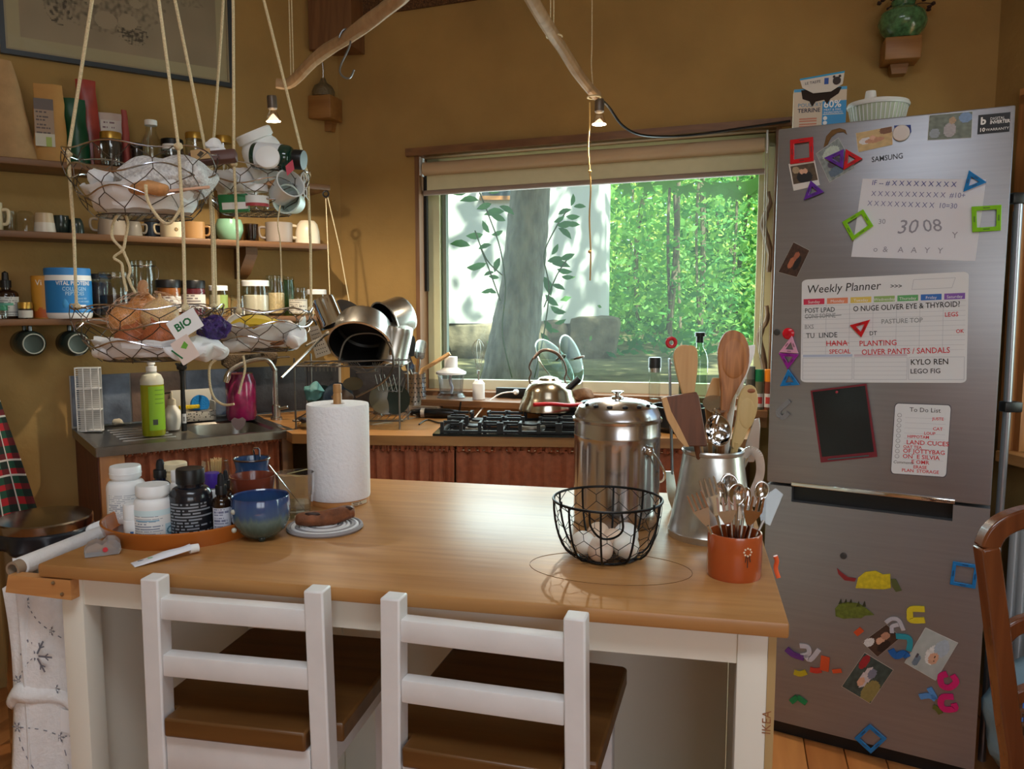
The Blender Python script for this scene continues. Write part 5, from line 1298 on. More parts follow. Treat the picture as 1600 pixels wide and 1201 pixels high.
# ================================================================ hanging two-tier wire baskets
wire_al = mat('shiny basket wire', rgb(205, 208, 216), .18, 1)
wire_dk = mat('dull basket wire', rgb(92, 84, 76), .4, .8)
def bowl_pt(c, Rr, H, a, t, sq=0):
 r0 = Rr * (.62 + .38 * math.sin(t * PI / 2)); return Vector((c.x + r0 * math.cos(a), c.y + r0 * math.sin(a) * .92, c.z + H * (t ** 1.15)))
def hanging(c_px, d, Rr, tiers, apex, knots, label, seed):
 """tiers: (rim z, bottom z)"""
 cx = (c_px - 800) / F_PX * d * 1.0
 o0 = Vector((cx, d, tiers[1][1]))
 t = thing('hanging_basket', label, 'hanging basket', o0, group='two tier wire baskets')
 rnd = random.Random(seed); rimpts = []
 for ti, (zr, zb) in enumerate(tiers):
  c = Vector((cx, d, zb)) - o0; H = zr - zb
  rim = [bowl_pt(c, Rr, H, a * 2 * PI / 40, 1) + Vector((0, 0, .006 * math.sin(a * .9 + ti))) for a in range(40)]
  MB().tube(rim, .0018, 6, closed=True).obj('rim', wire_al, t)
  MB().tube([bowl_pt(c, Rr, H, a * 2 * PI / 40, .0) for a in range(40)], .0016, 6, closed=True).obj('base_ring', wire_dk, t)
  for fr_ in (.38, .70):
   MB().tube([bowl_pt(c, Rr * 1.005, H, a * 2 * PI / 60, fr_ + .07 * math.sin(a * 2 * PI / 60 * 5 + fr_ * 9)) for a in range(60)], .0021, 6, closed=True).obj('hoop', wire_al, t)
  mb = MB(); nu, nv = 12, 3
  def P(u, v): return bowl_pt(c, Rr, H, 2 * PI * u, min(max(v, 0), 1)) + Vector((.004 * math.sin(u * 50 + v * 9), 0, .004 * math.cos(u * 37)))
  for j in range(nv):
   for i in range(nu):
    u0 = (i + .5 * (j % 2)) / nu; v0 = j / nv; du = 1 / nu; dv = 1 / nv
    mb.tube([P(u0, v0), P(u0, v0 + dv * .4)], .0011, 5)
    mb.tube([P(u0, v0 + dv * .4), P(u0 + du / 4, v0 + dv * .7), P(u0 + du / 2, v0 + dv)], .0011, 5)
    mb.tube([P(u0, v0 + dv * .4), P(u0 - du / 4, v0 + dv * .7), P(u0 - du / 2, v0 + dv)], .0011, 5)
  for i in range(-3, 4):
   for j in range(-3, 4):
    q = Vector((i * Rr * .18 + (j % 2) * Rr * .09, j * Rr * .16, 0))
    if q.length < Rr * .56:
     for a in (0, 2.1, 4.2): mb.tube([c + q, c + q + Vector((math.cos(a), math.sin(a), 0)) * Rr * .105], .0010, 4)
  o = mb.obj('wire_mesh', wire_dk, t); o['kind'] = 'stuff'
  rimpts.append([bowl_pt(c, Rr, H, R(a), 1) for a in knots])
 ap = Vector(apex) - o0
 for k in range(3):
  a, b = rimpts[0][k], rimpts[1][k]
  mid = ap + (a - ap) * .5 + Vector((.002, 0, -.004))
  MB().tube([ap, mid, a, a + (b - a) * .5 + Vector((.003, 0, 0)), b], .0038, 7).jitter(.0008, 90).obj('rope', twine, t)
  for q in (a, b): MB().ball(q, .0095, (1, 1, .9), 2).jitter(.003, 120).obj('knot', twine, t)
 return t, o0
dA, dB = 1.95, 2.30
A_t = [(1.70, 1.556), (1.347, 1.222)]; B_t = [(1.715, 1.600), (1.335, 1.222)]
apA = Vector(((237 - 800) / F_PX * dA, dA, 2.55)); apB = Vector(((385 - 800) / F_PX * dB, dB, 2.50))
hA, oA = hanging(236, dA, .170, A_t, apA, (183, 318, 50), 'larger two tier wire basket hanging on twine in front of the shelves', 1)
hB, oB = hanging(407, dB, .148, B_t, apB, (160, 265, 30), 'smaller two tier wire basket hanging beside the larger one', 2)
for tt, o0, d in ((hA, oA, dA), (hB, oB, dB)):
 ap = (apA if tt is hA else apB) - o0
 MB().tube([ap, ap + Vector((.0, 0, .38))], .0042, 7).obj('rope', twine, tt)
def tw(parent, o0, pts, d, r=.0034):
 MB().tube(smooth_path([aty(x, y, d) - o0 for x, y in pts], 4), r, 6).jitter(.0008, 90).obj('loose_twine', twine, parent)
tw(hA, oA, [(228, 288), (230, 310), (240, 330), (257, 348), (270, 345), (285, 320)], dA - .17)
tw(hA, oA, [(183, 335), (176, 352), (176, 372), (190, 388), (196, 400), (203, 418), (201, 432)], dA - .05)
tw(hA, oA, [(196, 335), (200, 350), (196, 372), (192, 390), (178, 402), (190, 412), (192, 428), (198, 455)], dA - .05)
tw(hA, oA, [(200, 432), (206, 448), (212, 458)], dA - .05)
tw(hB, oB, [(340, 560), (328, 572), (328, 600), (335, 622), (350, 632), (366, 631)], dB - .12)
tw(hB, oB, [(380, 555), (383, 575), (378, 598), (373, 615)], dB - .12)
tw(hB, oB, [(438, 320), (434, 350), (438, 380), (440, 440)], dB - .1, .002)
# ---- contents
def crumple(name, label, cat, px, py, d, sx, sy, sz, m, seed, group=None, amt=.012, sc=22, tilt=(0, 0, 0)):
 q = aty(px, py, d)
 o = MB().ball((0, 0, 0), 1, (sx, sy, sz), 4).jitter(amt, sc, seed).obj(name, m, None, q, tilt, smooth=True, ang=18)
 return tag(o, label, cat, group)
paper_w = mat('thin white paper', rgb(236, 236, 238), .8, bump=.1, bscale=30)
paper_g = mat('greyish food paper', rgb(206, 202, 196), .8, bump=.1, bscale=30)
def liner(name, label, c, Rr, H, seed, m, top=.55):
 """sheet of paper moulded into the basket"""
 q = Vector((c[0], c[1], c[2]))
 mb = MB()
 def fn(u, v):
  a = 2 * PI * u; t = v; r0 = Rr * (.62 + .38 * math.sin(t * top * PI / 2)) * (.93 if v > .02 else 0.02)
  k = 1 + .06 * noise.noise(Vector((math.cos(a) * 3, math.sin(a) * 3, v * 4 + seed)))
  z = .005 + H * top * t ** 1.1 * (1 + .55 * noise.noise(Vector((math.cos(a) * 2.3 + seed, math.sin(a) * 2.3, 1)))) * (1 if v > .02 else 0)
  return Vector((r0 * k * math.cos(a), r0 * k * .92 * math.sin(a), z))
 mb.grid(lambda u, v: fn(u, v), 44, 9, closeu=True)
 return tag(mb.jitter(.004, 40, seed).obj(name, m, None, q, ang=16, solid=.001), label, 'paper', 'papers lining the baskets')
lnA1 = liner('paper_liner', 'white paper lining the upper tier of the larger hanging basket', (oA.x, dA, A_t[0][1]), .168, .144, 1, paper_w, .42)
liner('paper_liner', 'white paper lining the lower tier of the larger hanging basket', (oA.x, dA, A_t[1][1]), .168, .125, 2, paper_w, .35)
liner('paper_liner', 'white paper lining the lower tier of the smaller hanging basket', (oB.x, dB, B_t[1][1]), .146, .113, 3, paper_g, .65)
crochet = mat('white crochet net', rgb(240, 238, 242), .9, var=.3, scale=160, bump=.9, bscale=160)
crumple('crochet_bag', 'white crochet bag filling the upper tier of the larger basket', 'bag', 262, 280, dA, .112, .10, .050, crochet, 4, amt=.016, sc=16)
crust = mat('golden bread crust', rgb(196, 142, 92), .7, var=.25, scale=40, bump=.3)
crumple('bread_roll', 'golden bread piece lying in front of the crochet bag', 'bread', 232, 294, dA - .105, .045, .022, .018, crust, 5, amt=.006)
st_ = thing('bread_stick', 'pinkish flat wooden stick lying across the upper basket', 'stick', aty(245, 300, dA - .1))
MB().beam((0, 0, 0), aty(328, 292, dA - .06) - aty(245, 300, dA - .1), .012, .006, bev=.002).obj('stick', mat('pink wood', rgb(214, 168, 140), .6), st_)
pk_ = thing('brown_packet', 'dark brown packet with tan label on top of the crochet bag', 'packet', aty(333, 246, dA + .07), (R(-20), R(-8), R(10)))
MB().box((0, 0, 0), (.115, .03, .030), bev=.008).jitter(.004, 30).obj('packet', mat('dark brown wrapper', rgb(92, 62, 56), .5), pk_)
MB().box((-.025, -.017, .002), (.045, .002, .026)).obj('label', mat('tan label', rgb(186, 150, 104), .7), pk_)
MB().box((-.025, -.0184, .002), (.010, .001, .014), rot=Matrix.Rotation(R(45), 3, 'Y')).obj('label_mark', mat('dark label mark', rgb(72, 60, 44), .7), pk_)
crumple('tissue_scrap', 'crumpled white tissue peeping above the brown packet', 'tissue', 337, 232, dA + .1, .022, .02, .022, paper_w, 9, amt=.012, sc=50)
crumple('paper_corner', 'folded white paper corner at the left of the upper basket', 'paper', 160, 285, dA - .02, .022, .04, .030, paper_w, 12, amt=.012, sc=40)
# upper tier of the smaller basket
q = aty(410, 238, dB); k = mpp(q)
tb_ = thing('white_tub', 'large white plastic tub tilted in the smaller upper basket', 'tub', q, (R(15), R(-22), 0))
MB().lathe([(0, -.075), (.050, -.075), (.054, -.068), (.054, .008), (.050, .022), (.044, .030), (.044, .034), (.0495, .036), (.0495, .056), (.046, .060), (0, .060)], 36).obj('tub', white_pl, tb_)
gq = aty(428, 246, dB - .075)
gb = thing('green_pill_bottle', 'dark green glass pill bottle with black cap lying on the white tub', 'bottle', gq, (0, R(96), R(-8)))
MB().lathe(body_prof(.036, .115, .024, .74), 32, (0, 0, -.055)).obj('bottle', mat('dark green glass', rgb(14, 52, 42), .08, coat=.5), gb)
MB().lathe(cap_prof(.026, .058, .084), 28).obj('cap', black_pl, gb)
lp_ = cyl_patch(gb, 'label', vcol('paper', .5), .0364, -.042, .024, -160, 60, lambda u, v: rgb(226, 230, 236) if not (.2 < u < .32 and .3 < v < .75) else (rgb(60, 60, 70) if int(v * 44) % 2 else rgb(226, 230, 236)), 40, 44)
ld = thing('white_dish', 'round white dish resting against the green bottle', 'dish', aty(419, 248, dB - .125), (R(70), R(18), 0))
MB().lathe([(0, 0), (.030, 0), (.031, .003), (.031, .012), (.028, .014), (0, .014)], 32).obj('dish', white_pl, ld)
ld2 = thing('white_cup', 'pale plastic cup tipped on its side in the smaller upper basket', 'cup', aty(436, 306, dB - .05), (R(40), R(58), 0))
MB().lathe([(0, 0), (.030, 0), (.038, .066), (.041, .069), (.037, .069), (.029, .004), (0, .004)], 32).obj('cup', mat('translucent white cup', rgb(214, 216, 216), .35), ld2)
ld3 = thing('white_cup', 'pale plastic cup lying lowest at the right of the smaller upper basket', 'cup', aty(462, 318, dB - .02), (R(80), R(-60), 0))
MB().lathe([(0, 0), (.028, 0), (.038, .06), (.040, .062), (.036, .062), (.027, .004), (0, .004)], 32).obj('cup', mat('pale green cup', rgb(206, 222, 212), .35), ld3)
jq = aty(402, 325, dB - .085); jq.z = B_t[0][1] + .004
jr = thing('glass_jar', 'small glass jar with white screw lid in the smaller upper basket', 'jar', jq, face(jq)); kj = mpp(jq)
MB().lathe([(0, 0), (17 * kj, 0), (18 * kj, .004), (18 * kj, .042), (14 * kj, .050), (14 * kj, .054), (0, .054)], 28).obj('glass', glass_jar, jr)
MB().lathe(cap_prof(17 * kj, .046, .064), 28).obj('lid', white_pl, jr)
cyl_patch(jr, 'label', vcol('paper'), 18.3 * kj, .006, .034, -80, 80, lambda u, v: rgb(170, 60, 66) if v < .3 else rgb(224, 226, 224), 20, 10)
gx = thing('green_carton', 'small green and white carton in the smaller upper basket', 'carton', aty(366, 318, dB - .09), (0, R(-4), R(12)))
MB().box((0, 0, 0), (.075, .04, .045), bev=.002).obj('carton', mat('green carton', rgb(36, 120, 66), .5), gx)
MB().box((.004, -.0205, -.008), (.066, .001, .018)).obj('white_band', white_matte, gx)
tag_ = thing('red_tag', 'small red and white diamond tag on the basket edge', 'tag', aty(453, 262, dB - .12), (0, R(20), R(5)))
MB().plate([(0, -.022), (.012, 0), (0, .022), (-.012, 0)], -.001, .001).obj('card', mat('red tag card', rgb(190, 70, 90), .6), tag_)
crumple('crumpled_bag', 'crumpled white carrier bag at the back of the smaller upper basket', 'bag', 375, 290, dB + .02, .055, .06, .045, paper_w, 15, amt=.02, sc=24)
crumple('crumpled_bag', 'grey paper wrapper at the left of the smaller upper basket', 'bag', 352, 283, dB - .04, .035, .04, .030, paper_g, 17, amt=.014, sc=30)
wv = thing('string_tuft', 'tuft of white loose string on the right of the smaller basket', 'string', aty(474, 285, dB))
_q = aty(474, 285, dB)
for i in range(6):
 MB().tube(smooth_path([(0, 0, .03), (.012 * math.sin(i * 2), .008 * math.cos(i * 3), .01), (.010 * math.sin(i * 3.7), .01 * math.cos(i), -.02), (.014 * math.sin(i * 1.3), 0, -.055 + .008 * i)], 3), .0012, 5).obj('strand', white_matte, wv)
# lower tier of the larger basket: onions in nets
onion = mat('onion skin', rgb(214, 150, 92), .4, var=.45, scale=26, stretch=(1, 1, .2), coat=.2)
net = mat('pale orange net', rgb(222, 180, 150), .6)
on_pos = [(198, 500, .0, .040), (250, 494, .01, .044), (205, 530, -.055, .037), (250, 528, -.06, .040), (226, 482, .03, .038), (288, 524, -.02, .034)]
zb = A_t[1][1] + .008
ons = ['brown onion at the upper left of the netted onions', 'large brown onion at the top of the netted onions', 'brown onion at the front left of the netted onions', 'brown onion at the front middle of the netted onions', 'brown onion at the back of the netted onions', 'brown onion beside the organic label']
for i, (x, y, dd, r_) in enumerate(on_pos):
 q = aty(x, y, dA + dd)
 on = thing('onion', ons[i], 'onion', q, (R(20 * math.sin(i)), R(25 * math.cos(i * 2)), i), 'netted onions')
 MB().lathe([(0, -.92)] + [(math.sin(a * PI / 14), -math.cos(a * PI / 14) * .92) for a in range(1, 13)] + [(.20, .98), (.08, 1.12), (.07, 1.3), (0, 1.3)], 24).obj('bulb', [onion, mat('red onion skin', rgb(176, 100, 62), .4, var=.4, scale=26, stretch=(1, 1, .2)), mat('pale onion skin', rgb(228, 188, 136), .4, var=.35, scale=26, stretch=(1, 1, .2))][(i * 2 + i // 3) % 3], on)
 on.children[0].scale = (r_, r_, r_)
nt = thing('onion_net', 'fine orange net bag drawn around the onions', 'net', aty(235, 505, dA))
_q = aty(235, 505, dA); mb = MB()
def np_(u, v):
 a = 2 * PI * u; t = (v - .5) * PI * .92
 return Vector((.098 * math.cos(a) * math.cos(t), .088 * math.sin(a) * math.cos(t), .066 * math.sin(t) + .012 * math.sin(a * 2 + 1)))
for i in range(18):
 for s in (-1, 1):
  mb.tube([np_(i / 18 + s * .5 * j / 12, j / 12) for j in range(13)], .0004, 4)
o = mb.obj('netting', net, nt); o['kind'] = 'stuff'
MB().tube(smooth_path([(-.01, 0, .066), (-.016, 0, .085), (-.008, 0, .10)], 3), [.014, .008, .010, .012, .012, .010, .006], 8).jitter(.003, 80).obj('net_knot', mat('bunched net', rgb(190, 140, 100), .7), nt)
bio = thing('bio_label', 'white card label with green lettering tied to the onion net', 'label', aty(289, 507, dA - .135), (R(-12), R(-32), R(8)))
kk = mpp(aty(289, 507, dA - .13))
MB().plate(rrect(48 * kk, 34 * kk, .002), -.0004, .0004).obj('card', white_matte, bio)
text('lettering', 'BIO', 17 * kk, mat('green ink', rgb(30, 110, 60), .6), bio, XZ(-16 * kk, -.0009, -4 * kk), bold=.0008)
MB().plate(rrect(30 * kk, 40 * kk, .002, 4, -20 * kk, -34 * kk), -.0014, -.0006).obj('card_flap', mat('pink beige card', rgb(226, 206, 196), .7), bio)
MB().plate([(-24 * kk, -28 * kk), (-14 * kk, -22 * kk), (-12 * kk, -30 * kk), (-18 * kk, -34 * kk)], -.0022, -.0015).obj('leaf_print', mat('leaf print green', rgb(110, 176, 60), .6), bio)
MB().beam((-38 * kk, -.002, -24 * kk), (-30 * kk, -.002, -44 * kk), .001, 2.4 * kk).obj('stalk_print', mat('green ink'), bio)
pn = mat('purple netting', rgb(60, 38, 100), .6, var=.6, scale=120, bump=.8, bscale=120)
crumple('purple_net', 'bunched purple net beside the organic label', 'net', 333, 512, dA - .02, .034, .04, .028, pn, 21, amt=.014, sc=60)
crumple('paper_bag', 'crumpled white paper under the organic label', 'paper', 305, 545, dA - .06, .070, .07, .026, paper_w, 23, amt=.016, sc=26)
crumple('paper_bag', 'crumpled white paper at the left end of the lower basket', 'paper', 172, 548, dA - .04, .032, .05, .020, paper_w, 27, amt=.012, sc=36)
# lower tier of the smaller basket: banana, brown loaf
bn = mat('banana peel', rgb(222, 190, 62), .45, var=.12, scale=14)
bq = aty(402, 512, dB - .06)
for j, (lab, dz, dy) in enumerate((('yellow banana lying on top in the smaller lower basket', 0, 0), ('second banana half hidden behind the top banana', -.008, .035))):
 ba = thing('banana', lab, 'banana', bq + Vector((.004 * j, dy, dz)), 0, 'bananas')
 path = [Vector((-.075, 0, -.004)), Vector((-.055, 0, .008)), Vector((-.015, 0, .018)), Vector((.03, 0, .014)), Vector((.065, 0, .0)), Vector((.078, 0, -.004))]
 sp = smooth_path(path, 5); n_ = len(sp)
 MB().tube(sp, [.005 + .013 * math.sin(PI * min(.98, max(.02, i / (n_ - 1)))) ** .55 for i in range(n_)], 7).obj('peel', bn, ba, ang=25)
 MB().tube([path[-1], path[-1] + Vector((.022, 0, -.004))], [.005, .0035], 7).obj('stalk', mat('banana stalk', rgb(150, 140, 60), .6), ba)
 MB().ball(path[0], .005).obj('tip', mat('dark tip', rgb(60, 44, 26), .7), ba)
crumple('brown_loaf', 'brown loaf lying under the bananas', 'bread', 418, 532, dB - .03, .060, .05, .022, mat('brown loaf crust', rgb(132, 92, 62), .7, var=.2, scale=30), 31, amt=.008)
crumple('paper_bag', 'crumpled white paper at the right end of the lower basket', 'paper', 462, 530, dB - .05, .030, .04, .026, paper_w, 33, amt=.014, sc=36)
crumple('paper_bag', 'grey white paper at the left of the bananas', 'paper', 372, 538, dB - .07, .040, .04, .022, paper_g, 35, amt=.014, sc=30)
# ================================================================ framed print on the left wall
PB = onplane(366, 137, WL(0, .02, 0), LN); PA = onplane(1, 80, WL(0, .02, 0), LN)
s1 = (PB - L0).dot(LD); s0 = (PA - L0).dot(LD); zb_ = PB.z
pw = s1 - s0; ph = .78
pic = thing('framed_print', 'large framed sepia landscape print hung above the shelves', 'picture', WL(s0, 0, zb_), AL)
frm = mat('dark blue grey frame', rgb(44, 52, 60), .4)
for a, b in (((0, -.022, 0), (pw, -.001, .016)), ((0, -.022, ph - .016), (pw, -.001, ph)), ((0, -.022, .016), (.016, -.001, ph - .016)), ((pw - .016, -.022, .016), (pw, -.001, ph - .016))):
 MB().span(a, b).obj('frame_bar', frm, pic)
for a, b in (((.016, -.019, .016), (pw - .016, -.015, .022)), ((.016, -.019, .022), (.022, -.015, ph - .016)), ((pw - .022, -.019, .022), (pw - .016, -.015, ph - .016))):
 MB().span(a, b).obj('inner_lip', mat('pale gilt lip', rgb(150, 138, 112), .5), pic)
def art(u, v):
 base = Vector((lin(168), lin(150), lin(128)))
 mu, mv = .055, .07
 if u < mu or u > 1 - mu or v < mv * .9: return rgb(186, 172, 140)
 n = noise.noise(Vector((u * 9, v * 9, 2))) * .12
 c = base * (1 + n)
 # shrubs and sketched rocks
 def blob(cu, cv, su, sv, dens, sc):
  q = ((u - cu) / su) ** 2 + ((v - cv) / sv) ** 2
  if q < 1:
   k = noise.noise(Vector((u * sc, v * sc * .9, 5))) + .35 * (1 - q)
   return max(0, min(1, k * dens))
  return 0
 dk = max(blob(.22, .36, .09, .22, 2.2, 60), blob(.46, .46, .10, .12, 1.6, 70), blob(.54, .155, .07, .05, 2.4, 80), blob(.42, .30, .28, .16, .8, 55), blob(.70, .36, .2, .03, .6, 70))
 for cu, cv, su, sv in ((.36, .29, .045, .03), (.42, .20, .05, .04), (.52, .21, .045, .035), (.56, .30, .03, .02)):
  if ((u - cu) / su) ** 2 + ((v - cv) / sv) ** 2 < 1: dk = 0; c = base * 1.12
 c = c * (1 - .8 * dk)
 if u > .68 and v < .42: c = c * .92
 return (c.x, c.y, c.z, 1)
ink_panel('print', vcol('art', .6), pic, ((.020, -.0145, .018), (pw - .020, -.0145, .018), (pw - .020, -.0145, ph - .016), (.020, -.0145, ph - .016)), art, 200, 150)
MB().span((.018, -.014, .017), (pw - .018, -.008, ph - .017)).obj('backing_board', mat('backing card', rgb(150, 130, 100), .9), pic)
MB().span((.018, -.0178, .018), (pw - .018, -.0162, ph - .018)).obj('glazing', glass('picture glass', (.93, .94, .93, 1), .6), pic)
# ================================================================ things on the shelves
def sp_put(px, i, o=.10):
 p = shp(px, i, o); return p, mpp(p)
def hz(p, px, py):
 """height above p of the pixel row py at p's depth"""
 return aty(px, py, p.y).z - p.z
kraft = mat('kraft paper', rgb(176, 142, 100), .85, var=.15, scale=18, bump=.5, bscale=16)
kraft2 = mat('tan pouch paper', rgb(184, 138, 78), .7, var=.1, scale=14, bump=.3, bscale=16)
def pouch(px0, px1, ytop, i, label, m, o=.10, th=.05, lean=0, topw=.85, name='food_pouch', seed=1, lab=None):
 cx = (px0 + px1) / 2; p, k = sp_put(cx, i, o); w = (px1 - px0) * k; H = hz(p, cx, ytop)
 t = thing(name, label, 'bag', p, face(p), 'bags on the top shelf')
 mb = MB(); rg = []
 for j in range(9):
  v = j / 8; ww = w / 2 * (1 + (topw - 1) * v); tt = th / 2 * (1 - v ** 1.6) + .003
  rg.append(mb.ring([Vector((lean * v * w + ww * math.cos(a * PI / 12) * (1 if abs(math.cos(a * PI / 12)) > .2 else 1), tt * math.sin(a * PI / 12), H * v)) for a in range(24)]))
 for a, b in zip(rg, rg[1:]): mb.bridge(a, b)
 mb.bm.faces.new(rg[0]); mb.bm.faces.new(rg[-1])
 mb.jitter(.006, 22, seed).obj('bag', m, t, ang=22)
 if lab:
  u0, u1, v0, v1, fn = lab
  ink_panel('label', vcol('paper'), t, ((u0 * w, -th / 2 * (1 - v0 ** 1.6) - .007, H * v0), (u1 * w, -th / 2 * (1 - v0 ** 1.6) - .007, H * v0), (u1 * w, -th / 2 * (1 - v1 ** 1.6) - .007, H * v1), (u0 * w, -th / 2 * (1 - v1 ** 1.6) - .007, H * v1)), fn, 24, 30)
 return t
pouch(-22, 58, 94, 0, 'tall crumpled kraft paper bag at the left end of the top shelf', kraft, .10, .09, -.12, .45, 'paper_bag', 3)
def tanlab(u, v):
 if v < .28: return rgb(150, 170, 80) if .55 < u < .85 and v < .2 else rgb(190, 186, 170)
 if v > .75: return rgb(96, 84, 80)
 return lines_ink(rgb(150, 126, 104), rgb(84, 70, 66), 12, 3)(u, v)
pouch(57, 106, 131, 0, 'tan paper packet with a printed label on the top shelf', kraft2, .11, .06, 0, .8, 'food_pouch', 5, (-.42, .12, .2, .80, tanlab))
pouch(108, 141, 154, 0, 'dark green foil pouch on the top shelf', mat('green foil', rgb(16, 70, 44), .35, var=.2, scale=10), .11, .05, -.1, .9, seed=7)
pouch(129, 163, 126, 0, 'shiny red and clear pouch behind the green pouch', mat('red foil', rgb(150, 58, 48), .3, var=.3, scale=12), .07, .04, -.15, .8, seed=9)
pouch(156, 200, 178, 0, 'pale pouch with handwritten label on the top shelf', mat('pinkish white pouch', rgb(196, 178, 170), .5, var=.1, scale=12), .06, .05, 0, .95, seed=11,
 lab=(-.35, .40, .45, .88, lines_ink(rgb(206, 196, 190), rgb(120, 90, 100), 5, 4)))
pouch(192, 206, 172, 0, 'narrow red edged pouch seen from its side', mat('dull red pouch', rgb(150, 66, 60), .5), .10, .04, 0, .6, seed=13)
gold = mat('gold lid', rgb(190, 150, 70), .3, .8)
def jar(px0, px1, ytop, i, label, o=.10, lid=None, lidh=8, content=None, cfrac=.7, gl=None, neck=.92, lab=None, name='glass_jar', group='jars on the shelves', clip=False, lidf=1.0):
 cx = (px0 + px1) / 2; p, k = sp_put(cx, i, o); Rj = (px1 - px0) / 2 * k; H = hz(p, cx, ytop); lh = lidh * k if lid else 0
 t = thing(name, label, 'jar', p, face(p), group); hb = H - lh
 MB().lathe([(0, 0), (Rj * .93, 0), (Rj, hb * .06), (Rj, hb * .80), (Rj * neck, hb * .93), (Rj * neck, hb), (Rj * (neck - .06), hb), (Rj * (neck - .06), hb * .92), (Rj * .93, hb * .78), (Rj * .93, hb * .07), (0, hb * .05)], 28, cap=False).obj('glass', gl or glass_jar, t)
 if content: MB().lathe([(0, hb * .06), (Rj * .92, hb * .075), (Rj * .92, hb * cfrac * .97), (Rj * .8, hb * cfrac), (0, hb * cfrac)], 24).obj('contents', content, t)
 if lid: MB().lathe(cap_prof(Rj * neck * 1.06 * lidf, hb - .004, H), 28).obj('lid', lid, t)
 if lab: cyl_patch(t, 'label', vcol('paper'), Rj * 1.008, hb * lab[0], hb * lab[1], -70, 70, lab[2], 30, 20)
 if clip:
  MB().tube(arc((0, 0, hb * .97), Rj * neck * 1.05, 0, 2 * PI, 28)[:-1], .0016, 6, closed=True).obj('clip_wire', steel, t)
  MB().tube(smooth_path([(Rj * .95, 0, hb * .97), (Rj * 1.12, 0, hb * .9), (Rj * 1.08, 0, hb * .75), (Rj, 0, hb * .72)], 3), .0015, 5).obj('clip_lever', steel, t)
 return t
dark_c = mat('dark preserve', rgb(36, 18, 14), .4); coffee = mat('coffee grounds', rgb(52, 32, 22), .9, var=.3, scale=120)
flour = mat('white flour', rgb(226, 214, 192), .95); grain = mat('pale grain', rgb(214, 186, 140), .9, var=.2, scale=140); honey = mat('honey spread', rgb(150, 84, 28), .35)
jar(159, 191, 207, 0, 'dark jam jar with a gold lid on the top shelf', .14, gold, 9, dark_c, .95)
jar(148, 172, 224, 0, 'small clear jar in front of the jam jar', .17, None, 0, None)
p, k = sp_put(239, 0, .12); H = hz(p, 239, 188)
t = thing('milk_bottle', 'empty glass milk bottle with white cap on the top shelf', 'bottle', p, face(p)); Rj = 16 * k
MB().lathe([(0, 0), (Rj, 0), (Rj, H * .42), (Rj * .92, H * .58), (Rj * .55, H * .74), (Rj * .48, H * .80), (Rj * .52, H * .92), (Rj * .45, H * .92), (Rj * .42, H * .80), (Rj * .84, H * .56), (Rj * .93, .01), (0, .008)], 28, cap=False).obj('glass', glass_jar, t)
MB().lathe(cap_prof(Rj * .58, H * .90, H), 24).obj('cap', white_pl, t)
jar(254, 288, 218, 0, 'dark jar behind the milk bottle', .07, black_pl, 8, dark_c, .9)
jar(256, 282, 226, 0, 'jar with a white lid next to the milk bottle', .14, white_pl, 6, coffee, .7)
jar(206, 224, 224, 0, 'small dark jar left of the milk bottle', .12, black_pl, 6, dark_c, .9)
jar(292, 322, 208, 0, 'gold lidded empty jar behind the basket rope', .11, gold, 8)
jar(337, 364, 213, 0, 'gold lidded empty jar at the right of the top shelf', .12, gold, 9)
# ---- mugs on the middle shelf
def mug(px0, px1, ytop, label, m, o=.10, hs=1, prof='straight', flip=False, ha=20, i=1, extra=None, handle=True, name='mug'):
 cx = (px0 + px1) / 2; p, k = sp_put(cx, i, o); Rm = (px1 - px0) / 2 * k; H = hz(p, cx, ytop)
 t = thing(name, label, 'cup' if not handle else 'mug', p, face(p), 'mugs on the middle shelf')
 if prof == 'round': pr_ = [(.55, 0), (.86, .14), (1, .42), (.98, .66), (.86, .92), (.84, 1)]
 elif prof == 'dome': pr_ = [(1, 0), (.99, .2), (.95, .55), (.80, .85), (.62, .97), (.55, 1)]
 elif prof == 'taper': pr_ = [(1, 0), (.98, .1), (.80, .92), (.76, 1)]
 elif prof == 'bowl': pr_ = [(.62, 0), (.80, .12), (1, .5), (.98, .75), (.84, 1)]
 else: pr_ = [(.90, 0), (.98, .06), (1, .3), (1, 1)]
 P = [(0, 0)] + [(r_ * Rm, z * H) for r_, z in pr_]
 if flip or prof in ('dome', 'taper'): P.append((0, H))
 else: P += [(pr_[-1][0] * Rm * .90, H), (pr_[-2][0] * Rm * .88, H * .5), (.5 * Rm, H * .1), (0, H * .1)]
 MB().lathe(P, 32, cap=False).obj('cup', m, t)
 if handle:
  a = R(-90 + ha * 1.0) if False else R(ha)
  d = Vector((math.cos(a), math.sin(a), 0)); h0 = H * .75; h1 = H * .28
  MB().tube(smooth_path([d * Rm * .93 + Vector((0, 0, h0)), d * Rm * 1.38 + Vector((0, 0, h0)), d * Rm * 1.46 + Vector((0, 0, (h0 + h1) / 2)), d * Rm * 1.30 + Vector((0, 0, h1)), d * Rm * .93 + Vector((0, 0, h1 * .9))], 4), H * .06, 8).obj('handle', m, t)
 return t, Rm, H
stoneware = mat('grey stoneware', rgb(150, 142, 130), .3, var=.1, scale=20); greeng = mat('dark green glaze', rgb(76, 86, 78), .2, var=.2, scale=18, coat=.3)
beige_c = mat('beige stoneware', rgb(200, 178, 146), .35, var=.08, scale=18); cream_c = mat('cream ceramic', rgb(222, 206, 172), .25)
navy_c = mat('navy ceramic', rgb(44, 54, 66), .25); mint_c = mat('mint ceramic', rgb(132, 178, 148), .2, coat=.3); grey_c = mat('matte grey ceramic', rgb(152, 140, 132), .4)
